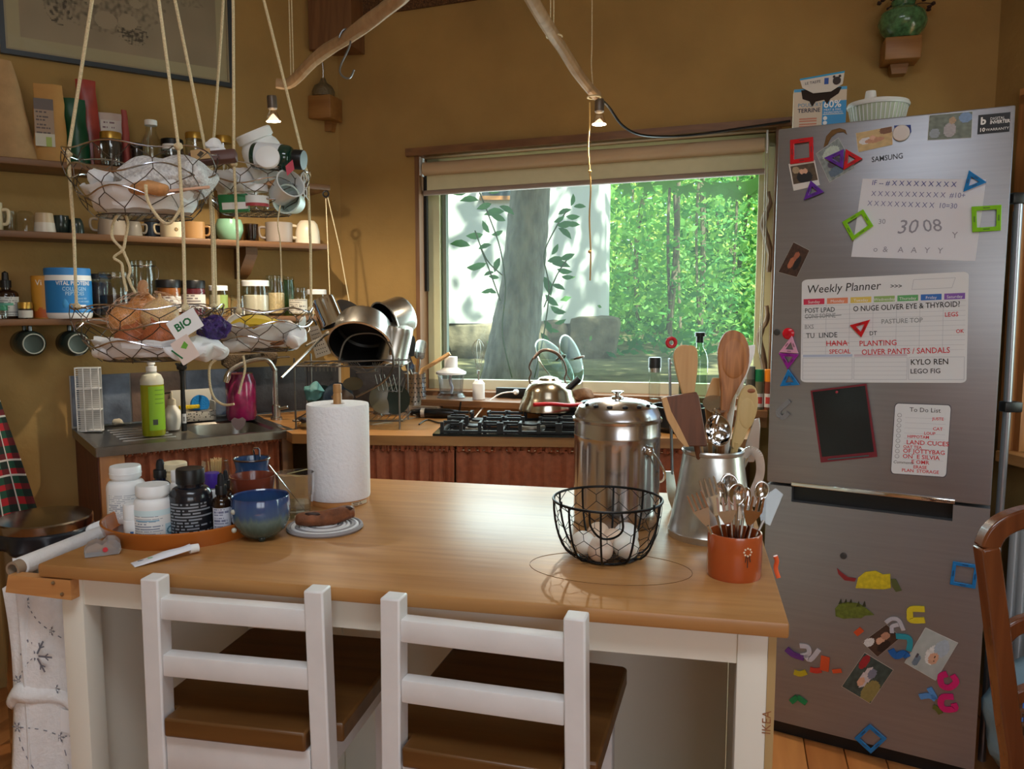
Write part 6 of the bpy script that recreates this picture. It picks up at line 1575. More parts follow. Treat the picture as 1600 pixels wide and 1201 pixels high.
t, Rm, H = mug(-34, 3, 316, 'white mug with a ring handle cut off at the left end of the shelf', cream_c, .10, ha=-15)
t, Rm, H = mug(5, 26, 330, 'small clear glass at the left end of the mug shelf', glass_jar, .07, handle=False, name='drinking_glass')
t, Rm, H = mug(26, 56, 330, 'upturned clear glass cup on the mug shelf', glass_jar, .11, prof='dome', handle=False, name='drinking_glass')
t, Rm, H = mug(55, 86, 333, 'upturned beige tumbler with white band on the mug shelf', beige_c, .12, prof='taper', handle=False, name='tumbler')
MB().lathe([(Rm * 1.006, 0), (Rm * .905, H * .52), (Rm * .80, H * .52), (Rm * .9, 0)], 32, cap=False).obj('white_band', mat('white glaze', rgb(214, 206, 194), .3), t)
mug(84, 110, 337, 'dark green mug next to the beige tumbler', greeng, .10, ha=-20, prof='round')
mug(109, 131, 341, 'small dark green upturned cup on the mug shelf', greeng, .12, prof='dome', handle=False, name='cup')
mug(155, 197, 334, 'large round beige stoneware mug behind the left rope', mat('warm grey stoneware', rgb(176, 160, 142), .35), .10, prof='dome', ha=175)
mug(195, 222, 344, 'pale rounded cup beside the large stoneware mug', stoneware, .10, prof='dome', ha=-10)
mug(227, 252, 343, 'dark navy cup in the middle of the mug shelf', navy_c, .08, handle=False, name='cup')
t, Rm, H = mug(252, 288, 345, 'cream cup with a painted flower on the mug shelf', cream_c, .12, ha=185)
for j in range(8):
 a = 2 * PI * j / 8; MB().ball((Rm * math.cos(R(-72) + .0055 * math.cos(a) / Rm), Rm * math.sin(R(-72) + .0055 * math.cos(a) / Rm), H * .48 + .0055 * math.sin(a)), .0022, (1, 1, 1), 1).obj('petal', mat('painted petal', rgb(150, 110, 70), .4), t)
MB().ball((Rm * math.cos(R(-72)), Rm * math.sin(R(-72)), H * .48), .003, (1, 1, 1), 1).obj('flower_centre', mat('painted centre', rgb(200, 150, 50), .4), t)
mug(288, 320, 347, 'tan mug behind the twisted ropes', mat('tan glaze', rgb(186, 142, 92), .3), .11, ha=-10)
mug(321, 338, 352, 'dark brown cup behind the mint cup', mat('dark brown glaze cup', rgb(48, 34, 26), .3), .07, handle=False, name='cup')
mug(338, 380, 343, 'glossy mint green rounded cup on the mug shelf', mint_c, .12, prof='bowl', handle=False, name='cup')
mug(381, 404, 350, 'brown smoky glass on the mug shelf', glass('smoky glass', (.5, .4, .3, 1), 1), .08, handle=False, name='drinking_glass')
mug(416, 457, 348, 'matte grey mug with its handle to the left', grey_c, .10, ha=185)
mug(462, 500, 345, 'off white upturned mug at the right end of the shelf', mat('off white ceramic', rgb(232, 218, 194), .3), .11, prof='dome', ha=200)
# ---- lowest shelf
p, k = sp_put(12, 2, .10); H = hz(p, 12, 423)
t = thing('amber_spray_bottle', 'amber pump bottle with pale label at the left end of the lowest shelf', 'bottle', p, face(p)); Rj = 17 * k
MB().lathe(body_prof(Rj, H * .66, Rj * .38, .74), 28).obj('bottle', amber, t)
MB().lathe([(0, H * .65), (Rj * .46, H * .65), (Rj * .46, H * .80), (Rj * .3, H * .81), (Rj * .26, H * .96), (0, H)], 20).obj('pump', black_pl, t)
cyl_patch(t, 'label', vcol('paper'), Rj * 1.008, H * .06, H * .46, -75, 75, lambda u, v: rgb(90, 160, 140) if .55 < v < .68 and u < .7 else lines_ink(rgb(186, 190, 190), rgb(120, 120, 126), 8, 2)(u, v), 24, 22)
jar(-8, 12, 477, 2, 'tiny jar with green lid in front of the amber bottle', .155, mat('green lid', rgb(30, 110, 80), .4), 6, None)
jar(30, 51, 472, 2, 'tiny jar with gold lid and pale label beside the amber bottle', .13, gold, 8, dark_c, .9, lab=(.1, .75, lambda u, v: rgb(190, 190, 184)))
p, k = sp_put(72, 2, .09); H = hz(p, 72, 431)
t = thing('orange_canister', 'orange and yellow card canister half hidden by the blue tub', 'canister', p, face(p)); Rj = 18 * k
MB().lathe([(0, 0), (Rj, 0), (Rj, H), (0, H)], 32).obj('can', mat('canister card', rgb(200, 140, 50), .5), t)
cyl_patch(t, 'label', vcol('paper'), Rj * 1.006, H * .02, H * .97, -90, 90, lambda u, v: rgb(196, 96, 36) if v < .2 + .05 * math.sin(u * 20) else rgb(206, 146, 50), 30, 24)
cyl_text(t, 'lettering', 'Vi', 12 * k, white_txt, Rj * 1.012, H * .78, -25)
p, k = sp_put(109, 2, .115); H = hz(p, 109, 419)
t = thing('blue_protein_tub', 'blue and white supplement tub standing on the lowest shelf', 'tub', p, face(p)); Rj = 33 * k
MB().lathe([(0, 0), (Rj * .92, 0), (Rj * .97, .006), (Rj, H * .10), (Rj, H * .80), (Rj * .98, H * .86), (0, H * .86)], 40).obj('tub', white_pl, t)
MB().lathe([(0, H * .855), (Rj * .985, H * .855), (Rj * .985, H * .98), (Rj * .95, H), (0, H)], 40).obj('lid', mat('blue lid', rgb(56, 130, 200), .45), t)
bl_m = mat('blue tub label', rgb(36, 126, 196), .45)
cyl_patch(t, 'label', bl_m, Rj * 1.006, H * .115, H * .75, -120, 120, None, 40, 2)
pb = mat('pale blue ink', rgb(180, 216, 238), .5)
cyl_text(t, 'lettering', 'VITAL PROTEINS', 8.6 * k, white_txt, Rj * 1.012, H * .66, 16, .82, .0003)
cyl_text(t, 'lettering', 'COLLAGEN', 8 * k, pb, Rj * 1.012, H * .55, 16, .85)
cyl_text(t, 'lettering', 'PEPTIDES', 8 * k, pb, Rj * 1.012, H * .46, 16, .85)
cyl_text(t, 'lettering', 'GRASS FED', 3.4 * k, pb, Rj * 1.012, H * .38, 34, .9); cyl_text(t, 'lettering', 'PASTURE RAISED', 3.4 * k, pb, Rj * 1.012, H * .32, 36, .9)
cyl_patch(t, 'white_box_print', white_matte, Rj * 1.01, H * .22, H * .27, 22, 44, None, 6, 1)
cyl_text(t, 'lettering', 'NET WT 10 OZ', 3.2 * k, pb, Rj * 1.012, H * .15, 36, .9)
MB().lathe([(0, 0), (4 * k, 4 * k), (6 * k, 10 * k), (3 * k, 20 * k), (0, 26 * k)], 10, (Rj * math.cos(R(-97)) * .96, Rj * math.sin(R(-97)) * .96, H * .16), sy=.4).obj('drop_emblem', mat('deep blue emblem', rgb(60, 150, 214), .5), t)
jar(140, 176, 428, 2, 'dark filled clip jar half hidden behind the rope', .06, black_pl, 6, coffee, .9)
jar(158, 205, 425, 2, 'wide clip top jar of dark beans on the lowest shelf', .11, glass_m, 6, coffee, .55, clip=True)
jar(203, 246, 407, 2, 'tall clip top glass jar behind the onions', .10, glass_m, 6, coffee, .35, clip=True)
lw = lines_ink(rgb(214, 208, 200), rgb(120, 110, 110), 5, 6)
jar(246, 284, 437, 2, 'spread jar with black lid, nearer to the tall clip jar', .12, black_pl, 10, honey, .97, lab=(.18, .68, lw))
jar(286, 322, 438, 2, 'spread jar with black lid behind the twisted ropes', .12, black_pl, 10, mat('red jam', rgb(96, 20, 34), .35), .97, lab=(.30, .75, lw))
jar(328, 357, 446, 2, 'empty jar with white lid and green label right of the ropes', .12, white_pl, 6, None, lab=(.3, .8, lambda u, v: rgb(150, 170, 90) if u > .55 else rgb(190, 186, 150)))
jar(361, 383, 461, 2, 'squat patterned jar next to the flour jar', .14, glass_m, 6, flour, .5, lab=(.1, .5, lambda u, v: rgb(220, 214, 200) if int(u * 8) % 2 else rgb(80, 76, 70)))
jar(380, 421, 438, 2, 'large jar of white flour with a white lid', .12, white_pl, 7, flour, .68, neck=.95)
jar(417, 446, 430, 2, 'tall slim jar of pale grain with a glass lid', .08, glass_m, 5, grain, .62)
jar(443, 461, 432, 2, 'tall narrow green tinted empty jar', .07, glass_m, 5, None, gl=glass('green tinted glass', (.66, .8, .68, 1), 1))
jar(452, 481, 449, 2, 'jar with a printed white label near the end of the shelf', .12, glass_m, 5, grain, .5, lab=(.1, .66, lines_ink(rgb(206, 200, 186), rgb(110, 104, 100), 7, 8)))
jar(481, 511, 452, 2, 'jar with a white lid at the very end of the lowest shelf', .09, white_pl, 6, grain, .4)
# ---- mugs hanging below the lowest shelf
for j, (px, py, lab) in enumerate(((44, 536, 'dark green mug hanging under the shelf, left of the pair'), (114, 536, 'dark green mug hanging under the shelf, right of the pair'))):
 p = onplane(px, py, WL(0, .11, 0), LN); k = mpp(p)
 t = thing('hanging_mug', lab, 'mug', p, 0, 'mugs hanging under the shelf'); t.scale = (1.5, 1.5, 1.5)
 to_cam = (C_POS - p).normalized(); ax_ = (to_cam + Vector((.55, -.1, -.05))).normalized()
 m3 = ax_.to_track_quat('Z', 'Y').to_matrix()
 MB().lathe([(0, -.036), (.024, -.036), (.028, -.030), (.030, .0), (.0275, .030), (.0225, .036), (.022, .034), (0, .033)], 32, m=m3).obj('cup', greeng, t)
 MB().tube([m3 @ Vector((.0215 * math.cos(a * PI / 14), .0215 * math.sin(a * PI / 14), .0362)) for a in range(28)], .0014, 6, closed=True).obj('foot_ring', mat('pale foot ring', rgb(160, 164, 156), .5), t)
 up_ = Vector((0, 0, 1)); sd_ = m3 @ Vector((0, 0, 1))
 MB().tube(smooth_path([up_ * .028 - sd_ * .02, up_ * .048 - sd_ * .018, up_ * .052, up_ * .046 + sd_ * .014, up_ * .028 + sd_ * .016], 4), .0045, 8).obj('handle', greeng, t)
 MB().tube([Vector((0, 0, .043)), Vector((0, 0, (SHZ[2] - .022 - p.z) / 1.5))], .0012, 6).obj('hook', steel, t)
# ================================================================ sink side things
def put(px, py, z=.903):
 q = atz(px, py, z); return q, mpp(q)
def su_pt(px, py): return put(px, py, SZ + .001)
# white lattice tower
q, k = su_pt(145, 672)
t = thing('white_lattice_rack', 'tall white plastic lattice rack standing against the slate tiles', 'rack', q, AL + R(-28)); Wd = 17 * k; H = hz(q, 145, 573)
for z in (0, H * .33, H * .66, H - .004):
 MB().span((-Wd, -.03, z), (Wd, .0, z + .004)).obj('frame_ring', white_pl, t)
for x in (-Wd, -Wd * .33, Wd * .33, Wd):
 MB().span((x - .0015, -.031, 0), (x + .0015, -.028, H)).obj('upright', white_pl, t)
for j in range(34):
 z = H * (j + .5) / 34; MB().span((-Wd, -.0305, z - .0009), (Wd, -.029, z + .0009)).obj('slat', white_pl, t)
MB().span((-Wd, -.002, .004), (Wd, 0, H)).obj('back_plate', mat('pale grey plastic', rgb(190, 190, 188), .5), t)
tag(MB().ball((0, 0, .012), 1, (.030, .02, .012), 3).jitter(.008, 60).obj('scrub_cloth', mat('beige cloth', rgb(196, 184, 160), .9), None, su_pt(183, 664)[0], AL), 'crumpled beige scrub cloth at the back of the drainer', 'cloth')
# washing-up liquid
q = base_at(241, 681, .018, SZ + .001); k = mpp(q); H = hz(q, 241, 566); Rj = 17 * k
t = thing('dish_soap_bottle', 'tall bottle of green washing up liquid with pull cap by the sink', 'bottle', q, face(q))
liq = mat('yellow green liquid', rgb(176, 180, 36), .2, trans=.3)
MB().lathe([(0, 0), (Rj * .92, 0), (Rj, H * .03), (Rj, H * .70), (0, H * .70)], 32, sy=.75).obj('liquid', liq, t)
MB().lathe([(Rj, H * .70), (Rj, H * .76), (Rj * .8, H * .83), (Rj * .45, H * .86), (Rj * .42, H * .90), (0, H * .90)], 32, sy=.75, cap=False).obj('shoulder', mat('clear plastic shoulder', rgb(226, 226, 210), .3, trans=.3), t)
MB().lathe([(0, H * .88), (Rj * .46, H * .88), (Rj * .46, H * .945), (Rj * .25, H * .95), (Rj * .25, H * .97), (Rj * .36, H * .975), (Rj * .34, H), (0, H)], 24).obj('pull_cap', white_pl, t)
vs = []
cyl = cyl_patch(t, 'label', vcol('paper'), Rj * 1.01, H * .08, H * .68, -20, 85, lambda u, v: rgb(60, 66, 60) if (.15 < u < .4 and .12 < v < .25) else (rgb(130, 176, 30) if not (u > .3 and int(v * 30) % 3 == 0 and v > .55 and u < .8) else rgb(100, 140, 30)), 30, 40)
for v in cyl.data.vertices: v.co.y *= .75
q = base_at(270, 672, .020, SZ + .001); k = mpp(q); H = hz(q, 270, 622); Rj = 14.5 * k
t = thing('soap_dispenser', 'round white ceramic soap dispenser next to the green bottle', 'dispenser', q, face(q))
MB().lathe([(0, 0), (Rj * .7, 0), (Rj, H * .35), (Rj * .9, H * .58), (Rj * .5, H * .74), (Rj * .42, H * .80), (0, H * .80)], 32).obj('body', mat('white porcelain', rgb(228, 220, 206), .2), t)
MB().lathe([(0, H * .79), (Rj * .45, H * .79), (Rj * .42, H * .95), (Rj * .15, H), (Rj * .15, H * 1.2), (0, H * 1.2)], 20).obj('pump_neck', mat('cream plastic', rgb(206, 190, 160), .4), t)
MB().beam((0, 0, H * 1.2), (-.022, -.008, H * 1.17), .008, .007, bev=.002).obj('spout', mat('dark metal', rgb(70, 60, 52), .3, .7), t)
# black dish brush standing on its handle
q, k = su_pt(288, 673); H = hz(q, 288, 568)
t = thing('dish_brush', 'black dish brush standing with its bristles upwards', 'brush', q, face(q))
MB().lathe([(0, 0), (.0095, 0), (.0085, H * .3), (.0065, H * .8), (.010, H * .9), (0, H * .9)], 20).obj('handle', black_pl, t)
MB().lathe([(0, H * .88), (.016, H * .92), (.018, H * .96), (0, H * .97)], 20).obj('head', black_pl, t)
for j in range(26):
 a = j * 2.4; rr = .018 * math.sqrt((j + .5) / 26); MB().tube([(rr * .7 * math.cos(a), rr * .7 * math.sin(a), H * .95), (rr * 1.25 * math.cos(a), rr * 1.25 * math.sin(a), H * 1.01)], .0016, 4).obj('bristle', black_pl, t)
cyl_patch(t, 'sticker', vcol('paper'), .0092, H * .12, H * .26, -40, 60, lambda u, v: rgb(196, 196, 198) if not (.3 < u < .6 and .2 < v < .7) else rgb(90, 90, 96), 10, 10)
# speckled sponge caddy
c0 = WL(.335, .055, SZ)
t = thing('sponge_caddy', 'white and black speckled ceramic caddy holding scrubbers behind the sink', 'caddy', c0, AL)
def speck():
 m, nt_, pn_ = _new('speckled caddy'); N = nt_.nodes.new; L = nt_.links.new
 vz = N('ShaderNodeTexVoronoi'); vz.inputs['Scale'].default_value = 120; tc = N('ShaderNodeTexCoord'); L(tc.outputs['Object'], vz.inputs['Vector'])
 cr = N('ShaderNodeValToRGB'); cr.color_ramp.elements[0].position = .30; cr.color_ramp.elements[0].color = rgb(24, 22, 22); cr.color_ramp.elements[1].position = .36; cr.color_ramp.elements[1].color = rgb(172, 164, 152)
 L(vz.outputs['Distance'], cr.inputs[0]); L(cr.outputs[0], pn_.inputs['Base Color']); pn_.inputs['Roughness'].default_value = .4; return m
spm = speck()
MB().span((0, -.035, .002), (.15, .03, .040), bev=.004).obj('base', spm, t)
MB().span((.0, .024, .041), (.15, .03, .12), bev=.003).obj('back', mat('white enamel', rgb(196, 190, 176), .4), t)
MB().span((.0, -.035, .041), (.006, .024, .075)).obj('side', mat('white enamel'), t); MB().span((.144, -.035, .041), (.15, .024, .075)).obj('side', mat('white enamel'), t)
tag(MB().box((0, 0, 0), (.075, .018, .014), bev=.003).obj('yellow_sponge', mat('yellow sponge', rgb(214, 184, 36), .9, bump=.6, bscale=200), None, c0 + LD * .055 + LN * .02 + Vector((0, 0, .058)), AL), 'yellow and green kitchen sponge lying on the speckled caddy', 'sponge')
tb2 = thing('blue_scrubber', 'round bright blue scrubber standing in the caddy', 'scrubber', c0 + LD * .10 + LN * .0 + Vector((0, 0, .043)), AL)
MB().plate([(x, max(0, z)) for x, z in [(.034 * math.cos(a * PI / 16), .034 * math.sin(a * PI / 16) + .022) for a in range(32)]], -.008, .008).obj('disc', mat('blue scrubber', rgb(20, 120, 190), .8, bump=.4, bscale=150), tb2)
# magenta jar with burlap cover
pj = aty(377, 640, 3.12); pj.z = SZ + .004; k = mpp(pj); H = hz(pj, 377, 583); Rj = 23 * k
t = thing('pickle_jar', 'glass jar of magenta pickled cabbage beside the sink basin', 'jar', pj, face(pj))
MB().lathe([(0, 0), (Rj * .92, 0), (Rj, H * .1), (Rj, H * .8), (Rj * .85, H * .95), (Rj * .82, H), (0, H)], 32).obj('contents', mat('magenta cabbage', rgb(128, 24, 72), .25, var=.35, scale=40, coat=.6), t)
bu = mat('burlap', rgb(96, 80, 62), .95, var=.3, scale=150, bump=.7, bscale=200)
bq = WL(.50, .05, 0)
b0 = aty(388, 560, pj.y - .02)
bt = thing('burlap_cloth', 'dark burlap cloth hanging over a rail above the magenta jar', 'cloth', b0, AL)
MB().grid(lambda u, v: Vector((-.10 + .20 * u, -.03 + .018 * math.sin(u * 9 + v * 3) + .05 * abs(v - .35), .02 - .055 * max(0, v - .3) * (1 + .7 * math.sin(u * 7)) - .02 * (v < .01))), 22, 10).obj('cloth', bu, bt, solid=.003)
# rail carrying the burlap: part of the tap rack
MB().tube([(-.13, 0, .0), (.16, 0, .0)], .004, 8).obj('rail', steel, bt)
MB().tube([(-.13, 0, .0), (-.13, .05, 0)], .004, 8).obj('rail_end', steel, bt); MB().tube([(.16, 0, .0), (.16, .03, 0)], .004, 8).obj('rail_end', steel, bt)
# tap
tq = su_pt(432, 655)[0]; k = mpp(tq)
t = thing('mixer_tap', 'steel mixer tap with a tall spout at the right of the sink', 'tap', tq, face(tq)); H = hz(tq, 432, 575)
MB().lathe([(0, 0), (.022, 0), (.022, .008), (.016, .012), (.016, .055), (.009, .06), (.009, H), (0, H)], 24).obj('pillar', steel, t)
MB().tube(smooth_path([(0, 0, H - .01), (-.03, -.02, H + .035), (-.10, -.05, H + .03), (-.155, -.08, H + .005), (-.165, -.085, H - .012)], 5), .009, 10).obj('spout', steel, t)
MB().lathe([(0, -.02), (.011, -.02), (.013, .0), (.010, .02), (0, .02)], 20, (-.17, -.088, H - .022), Matrix.Rotation(R(18), 3, 'Y')).obj('spray_head', chrome, t)
MB().beam((0, 0, .04), (.045, -.02, .05), .014, .012, bev=.003).obj('lever', steel, t)
# small things near the tap
bs = su_pt(413, 637)[0]; t = thing('blue_brush', 'small turquoise bottle brush standing behind the sink', 'brush', bs, 0); H = hz(bs, 413, 596)
MB().tube([(0, 0, 0), (0, 0, H)], .004, 8).obj('handle', mat('turquoise plastic', rgb(36, 130, 160), .4), t)
for j in range(7): MB().lathe([(.003, 0), (.009, .002), (.003, .005)], 14, (0, 0, H * (.25 + .1 * j)), cap=False).obj('ring', mat('turquoise plastic'), t)
gq_ = atz(373, 668, SZ + .001)
t = thing('sink_strainer', 'heart shaped pale sink strainer leaning in the sink basin', 'strainer', gq_ + Vector((0, 0, .004)), face(gq_))
MB().plate([(-.026, .024), (-.014, .034), (0, .028), (.014, .034), (.026, .024), (.022, .008), (.008, -.012), (-.008, -.012), (-.022, .008)], -.0015, .0015).obj('strainer', mat('smoky pink plastic', rgb(150, 128, 130), .25, trans=.4), t)
tag(MB().ball((0, 0, .010), 1, (.025, .018, .010), 3).jitter(.006, 80).obj('bread_crust', mat('tan sponge', rgb(186, 146, 90), .9, bump=.5, bscale=90), None, atz(474, 668, .9005), 0), 'tan natural sponge at the corner of the worktop', 'sponge')
# rubbish bin and tartan cloth at the left
bc = aty(70, 806, 2.30);
t = thing('pedal_bin', 'round stainless steel bin with black bag showing under its lid', 'bin', Vector((bc.x, bc.y, 0)), face(bc)); zt = bc.z; Rb_ = .124
bin_st = mat('bin steel', rgb(150, 140, 130), .2, 1)
MB().lathe([(0, 0), (Rb_ * .95, 0), (Rb_ * .97, .01), (Rb_ * .97, zt - .05), (0, zt - .05)], 48).obj('body', bin_st, t)
MB().lathe([(Rb_ * 1.0, zt - .028), (Rb_ * 1.01, zt - .025), (Rb_ * 1.01, zt - .004), (Rb_ * .98, zt), (Rb_ * .5, zt + .006), (0, zt + .008)], 48, cap=False).obj('lid', bin_st, t)
mb = MB(); mb.grid(lambda u, v: Vector(((Rb_ * 1.0 + .008 * math.sin(u * 60) * v + .006 * v) * math.cos(2 * PI * u), (Rb_ * 1.0 + .008 * math.sin(u * 60) * v + .006 * v) * math.sin(2 * PI * u), zt - .026 - (.035 + .012 * math.sin(u * 17) + .03 * max(0, math.sin(u * 6.28 * 1 + 3.6)) ** 4) * v)), 90, 6, closeu=True)
mb.obj('bag_edge', mat('black bin bag', rgb(26, 28, 36), .35), t, solid=.001)
tq = aty(-6, 640, 2.62)
t = thing('tartan_cloth', 'red and green tartan cloth with a colourful print hanging at the left edge', 'cloth', tq, AL)
def tart(u, v):
 if v > .40 and u < .72 - .2 * abs(v - .6):
  if v > .72: return rgb(190, 40, 60)
  return [rgb(40, 150, 190), rgb(190, 40, 90), rgb(210, 190, 60), rgb(214, 214, 214)][int((u * 2.3 + v * 5) % 4)]
 a, b = (u * 5) % 1, (v * 9) % 1
 if a < .06 or b < .05: return rgb(200, 196, 190)
 if a > .5 and b > .5: return rgb(24, 40, 34)
 if a > .5 or b > .5: return rgb(96, 26, 32) if a > .5 else rgb(28, 74, 56)
 return rgb(170, 30, 40)
def tpt(u, v): return Vector((-.16 + .30 * u * (1 - .62 * v) , -.05 + .02 * math.sin(u * 12) * (1 - v * .6), -.30 + .44 * v))
o = ink_panel('fabric', vcol('cloth', .9), t, ((-.16, -.05, -.36), (.10, -.05, -.36), (.0, -.05, .08), (-.10, -.05, .08)), tart, 60, 70)
for v in o.data.vertices: v.co.y += .015 * math.sin(v.co.x * 55)
md = o.modifiers.new('thickness', 'SOLIDIFY'); md.thickness = .003
MB().tube([(-.05, -.0, .085), (-.05, -.05, .075), (-.05, -.062, .095)], .004, 8).obj('wall_hook', steel, t)
# ================================================================ wall brackets
def bracket(px0, px1, y0, y1, label, plane_p, plane_n, ang):
 a = onplane((px0 + px1) / 2, (y0 + y1) / 2, plane_p + plane_n * .07, plane_n); k = mpp(a); w = (px1 - px0) * k; h_ = (y1 - y0) * k
 t = thing('wall_corbel', label, 'bracket', a - plane_n * .07, ang, 'wooden wall corbels')
 MB().span((-w / 2, -.11, -h_ / 2), (w / 2, -.001, h_ / 2), bev=.004).obj('block', oak_work, t)
 MB().prism([(-w * .2, -h_ / 2 - h_ * .45), (w * .2, -h_ / 2 - h_ * .45), (w * .26, -h_ / 2 - .0005), (-w * .26, -h_ / 2 - .0005)], lambda p: Vector((p[0], -.05, p[1])), lambda p: Vector((p[0], -.001, p[1]))).obj('wedge', oak_work, t)
 return t, a, k, h_
t, a, k, h_ = bracket(487, 525, 152, 187, 'small wooden corbel in the corner under the beam end', B0, BN, AB)
fp = a + Vector((0, 0, h_ / 2));
t = thing('glass_float', 'small grey textured glass float with a wire neck on the corner corbel', 'ornament', fp, 0)
MB().lathe([(0, .0), (17 * k, .0), (17.5 * k, 8 * k), (14 * k, 16 * k), (6 * k, 21 * k), (3.5 * k, 28 * k), (0, 28 * k)], 28).obj('dome', mat('frosted grey glass', rgb(104, 90, 66), .45, bump=.4, bscale=120), t)
MB().tube([(0, 0, 26 * k), (.001, 0, 40 * k), (-.001, 0, 52 * k)], .0035, 7).obj('wire_neck', steel, t)
t, a, k, h_ = bracket(1382, 1434, 62, 96, 'small wooden corbel carrying the green vase on the window wall', B0, BN, AB)
vp = a + Vector((0, 0, h_ / 2))
t = thing('green_vase', 'round speckled green glazed vase with dried flowers on the corbel', 'vase', vp, 0)
vg = mat('speckled green glaze', rgb(74, 116, 78), .2, var=.5, scale=60, coat=.4)
MB().lathe([(0, 0), (20 * k, 0), (32 * k, 12 * k), (36 * k, 24 * k), (32 * k, 38 * k), (22 * k, 46 * k), (16 * k, 49 * k), (18 * k, 56 * k), (15 * k, 56 * k), (13 * k, 48 * k), (0, 44 * k)], 40).obj('vase', vg, t)
dry = mat('dried brown flowers', rgb(58, 40, 34), .9)
for j in range(9):
 a_ = j * .75; tip = Vector((-34 * k + 9.5 * k * j, .02 * math.sin(a_), (62 + 10 * math.sin(j * 2.2)) * k))
 MB().tube(smooth_path([(0, 0, 46 * k), tip * .6 + Vector((0, 0, 22 * k)), tip], 3), .0016, 5).obj('stem', dry, t)
 for q_ in range(3): MB().ball(tip + Vector((.006 * math.sin(j + q_ * 2), .004 * q_, -.008 * q_)), .009, (1, 1, .8), 1).jitter(.003, 120, j).obj('flower_head', dry, t)
# ================================================================ dish rack and pans in the corner of the worktop
WZ = .9003
def wq(px, py): return atz(px, py, WZ)
DR = 3.02
def rk(px, py, d=DR): return aty(px, py, d)
r0 = wq(556, 664)
rack = thing('dish_rack', 'chrome wire dish rack piled with pans in the worktop corner', 'dish rack', r0, 0)
rackm = mat('dull rack chrome', rgb(120, 116, 110), .3, 1)
def rt(pts, r=.0022, name='wire', sm=0, m=None):
 P = [p - r0 for p in pts]
 MB().tube(smooth_path(P, 5) if sm else P, r, 7).obj(name, m or rackm, rack)
zrk = rk(520, 568).z
# upper and lower trays of the rack
xa, xb = rk(470, 600).x, rk(635, 600).x
ya, yb = DR - .12, DR + .12
for z in (zrk, WZ + .03):
 rt([Vector((xa, ya, z)), Vector((xb, ya, z)), Vector((xb, yb, z)), Vector((xa, yb, z)), Vector((xa, ya, z))], .003, 'tray_frame')
 for j in range(15):
  x = xa + (xb - xa) * (j + .5) / 15; rt([Vector((x, ya, z)), Vector((x, yb, z))], .0014, 'tray_wire')
for x in (xa + .01, xb - .01):
 rt([Vector((x, ya, WZ)), Vector((x, ya, zrk + .03))], .0035, 'upright'); rt([Vector((x, yb, WZ)), Vector((x, yb, zrk + .03))], .0035, 'upright')
for j in range(9):
 x = rk(476 + j * 6, 575, ya).x; rt([Vector((x, ya - .001, zrk + .008)), Vector((x, ya - .001, zrk - .018))], .0015, 'front_wire')
rt([rk(530, 563, ya), rk(538, 535, ya), rk(556, 522, ya), rk(590, 522, ya), rk(609, 540, ya), rk(615, 565, ya), rk(609, 585, ya), rk(590, 602, ya), rk(556, 620, ya)], .0042, 'hoop_handle', 6)
rt([rk(528, 566, ya), rk(618, 562, ya)], .002, 'cross_bar')
for j in range(7): rt([rk(534 + j * 4, 566, ya), rk(560 + j * 2, 581, ya)], .0012, 'basket_wire'); rt([rk(606 - j * 4, 566, ya), rk(575 + j * 2, 581, ya)], .0012, 'basket_wire')
rt([rk(556, 582, ya), rk(590, 580, ya)], .002, 'basket_base')
for j in range(5): rt([rk(586 + 7 * j, 585, ya), rk(592 + 7 * j, 610, ya), rk(600 + 7 * j, 612, ya), rk(615 + 5 * j, 590, ya)], .0015, 'plate_prong')
rt([rk(475, 565, ya), rk(640, 562, ya)], .003, 'top_rail')
def pan(name, label, centre, axis, rr, hh, outm, inm, flare=1.0, cat='pan'):
 """open vessel, mouth centre and mouth direction"""
 t = thing(name, label, cat, centre, 0, 'pans on the dish rack')
 m3 = Vector(axis).normalized().to_track_quat('Z', 'Y').to_matrix()
 MB().lathe([(0, -hh), (rr * .90 * flare, -hh), (rr * .95, -hh * .88), (rr * .98, -hh * .1), (rr * 1.06, -.004), (rr * 1.07, 0), (rr * 1.0, 0)], 48, m=m3, cap=False).obj('body', outm, t)
 MB().lathe([(rr * 1.0, -.0005), (rr * .955, -hh * .1), (rr * .93, -hh * .88), (rr * .86, -hh * .95), (0, -hh * .95)], 48, m=m3, cap=False).obj('inside', inm, t)
 return t, m3
dark_in = mat('dark pan inside', rgb(20, 18, 18), .35, .4)
c = rk(562, 540, DR - .10); k = mpp(c)
t, m3 = pan('saucepan', 'large steel saucepan tipped on the dish rack with its dark inside showing', c, (-.05, -.62, -.55), 48 * k, .105, steel, dark_in)
hd = rk(512, 518, DR - .12) - c
MB().tube([hd, rk(440, 590, DR - .40) - c], [.0055, .004], 8).obj('handle', steel, t)
MB().tube([hd + Vector((.012, 0, -.002)), rk(478, 540, DR - .22) - c], .004, 8).obj('handle_loop', steel, t)
c = rk(600, 505, DR + .02); k = mpp(c)
t, m3 = pan('saucepan', 'steel saucepan lying on its side behind the large one', c, (-.62, -.62, -.30), 33 * k, .10, steel, dark_in)
c = rk(612, 545, DR - .02); k = mpp(c)
t, m3 = pan('steel_pot', 'tall steel pot standing tilted at the right of the rack', c + Vector((0, 0, -.04)), (-.25, .1, -1), 24 * k, .13, steel, dark_in, cat='pot')
c = rk(521, 508, DR - .03); k = mpp(c)
t, m3 = pan('steel_beaker', 'upturned shiny steel beaker leaning at the left of the pans', c, (.42, -.12, -1), 20 * k, .105, chrome, dark_in, cat='beaker')
c = rk(545, 482, DR + .08)
t = thing('black_pan_cover', 'black pan cover wedged behind the steel saucepans', 'pan cover', c, 0, 'pans on the dish rack')
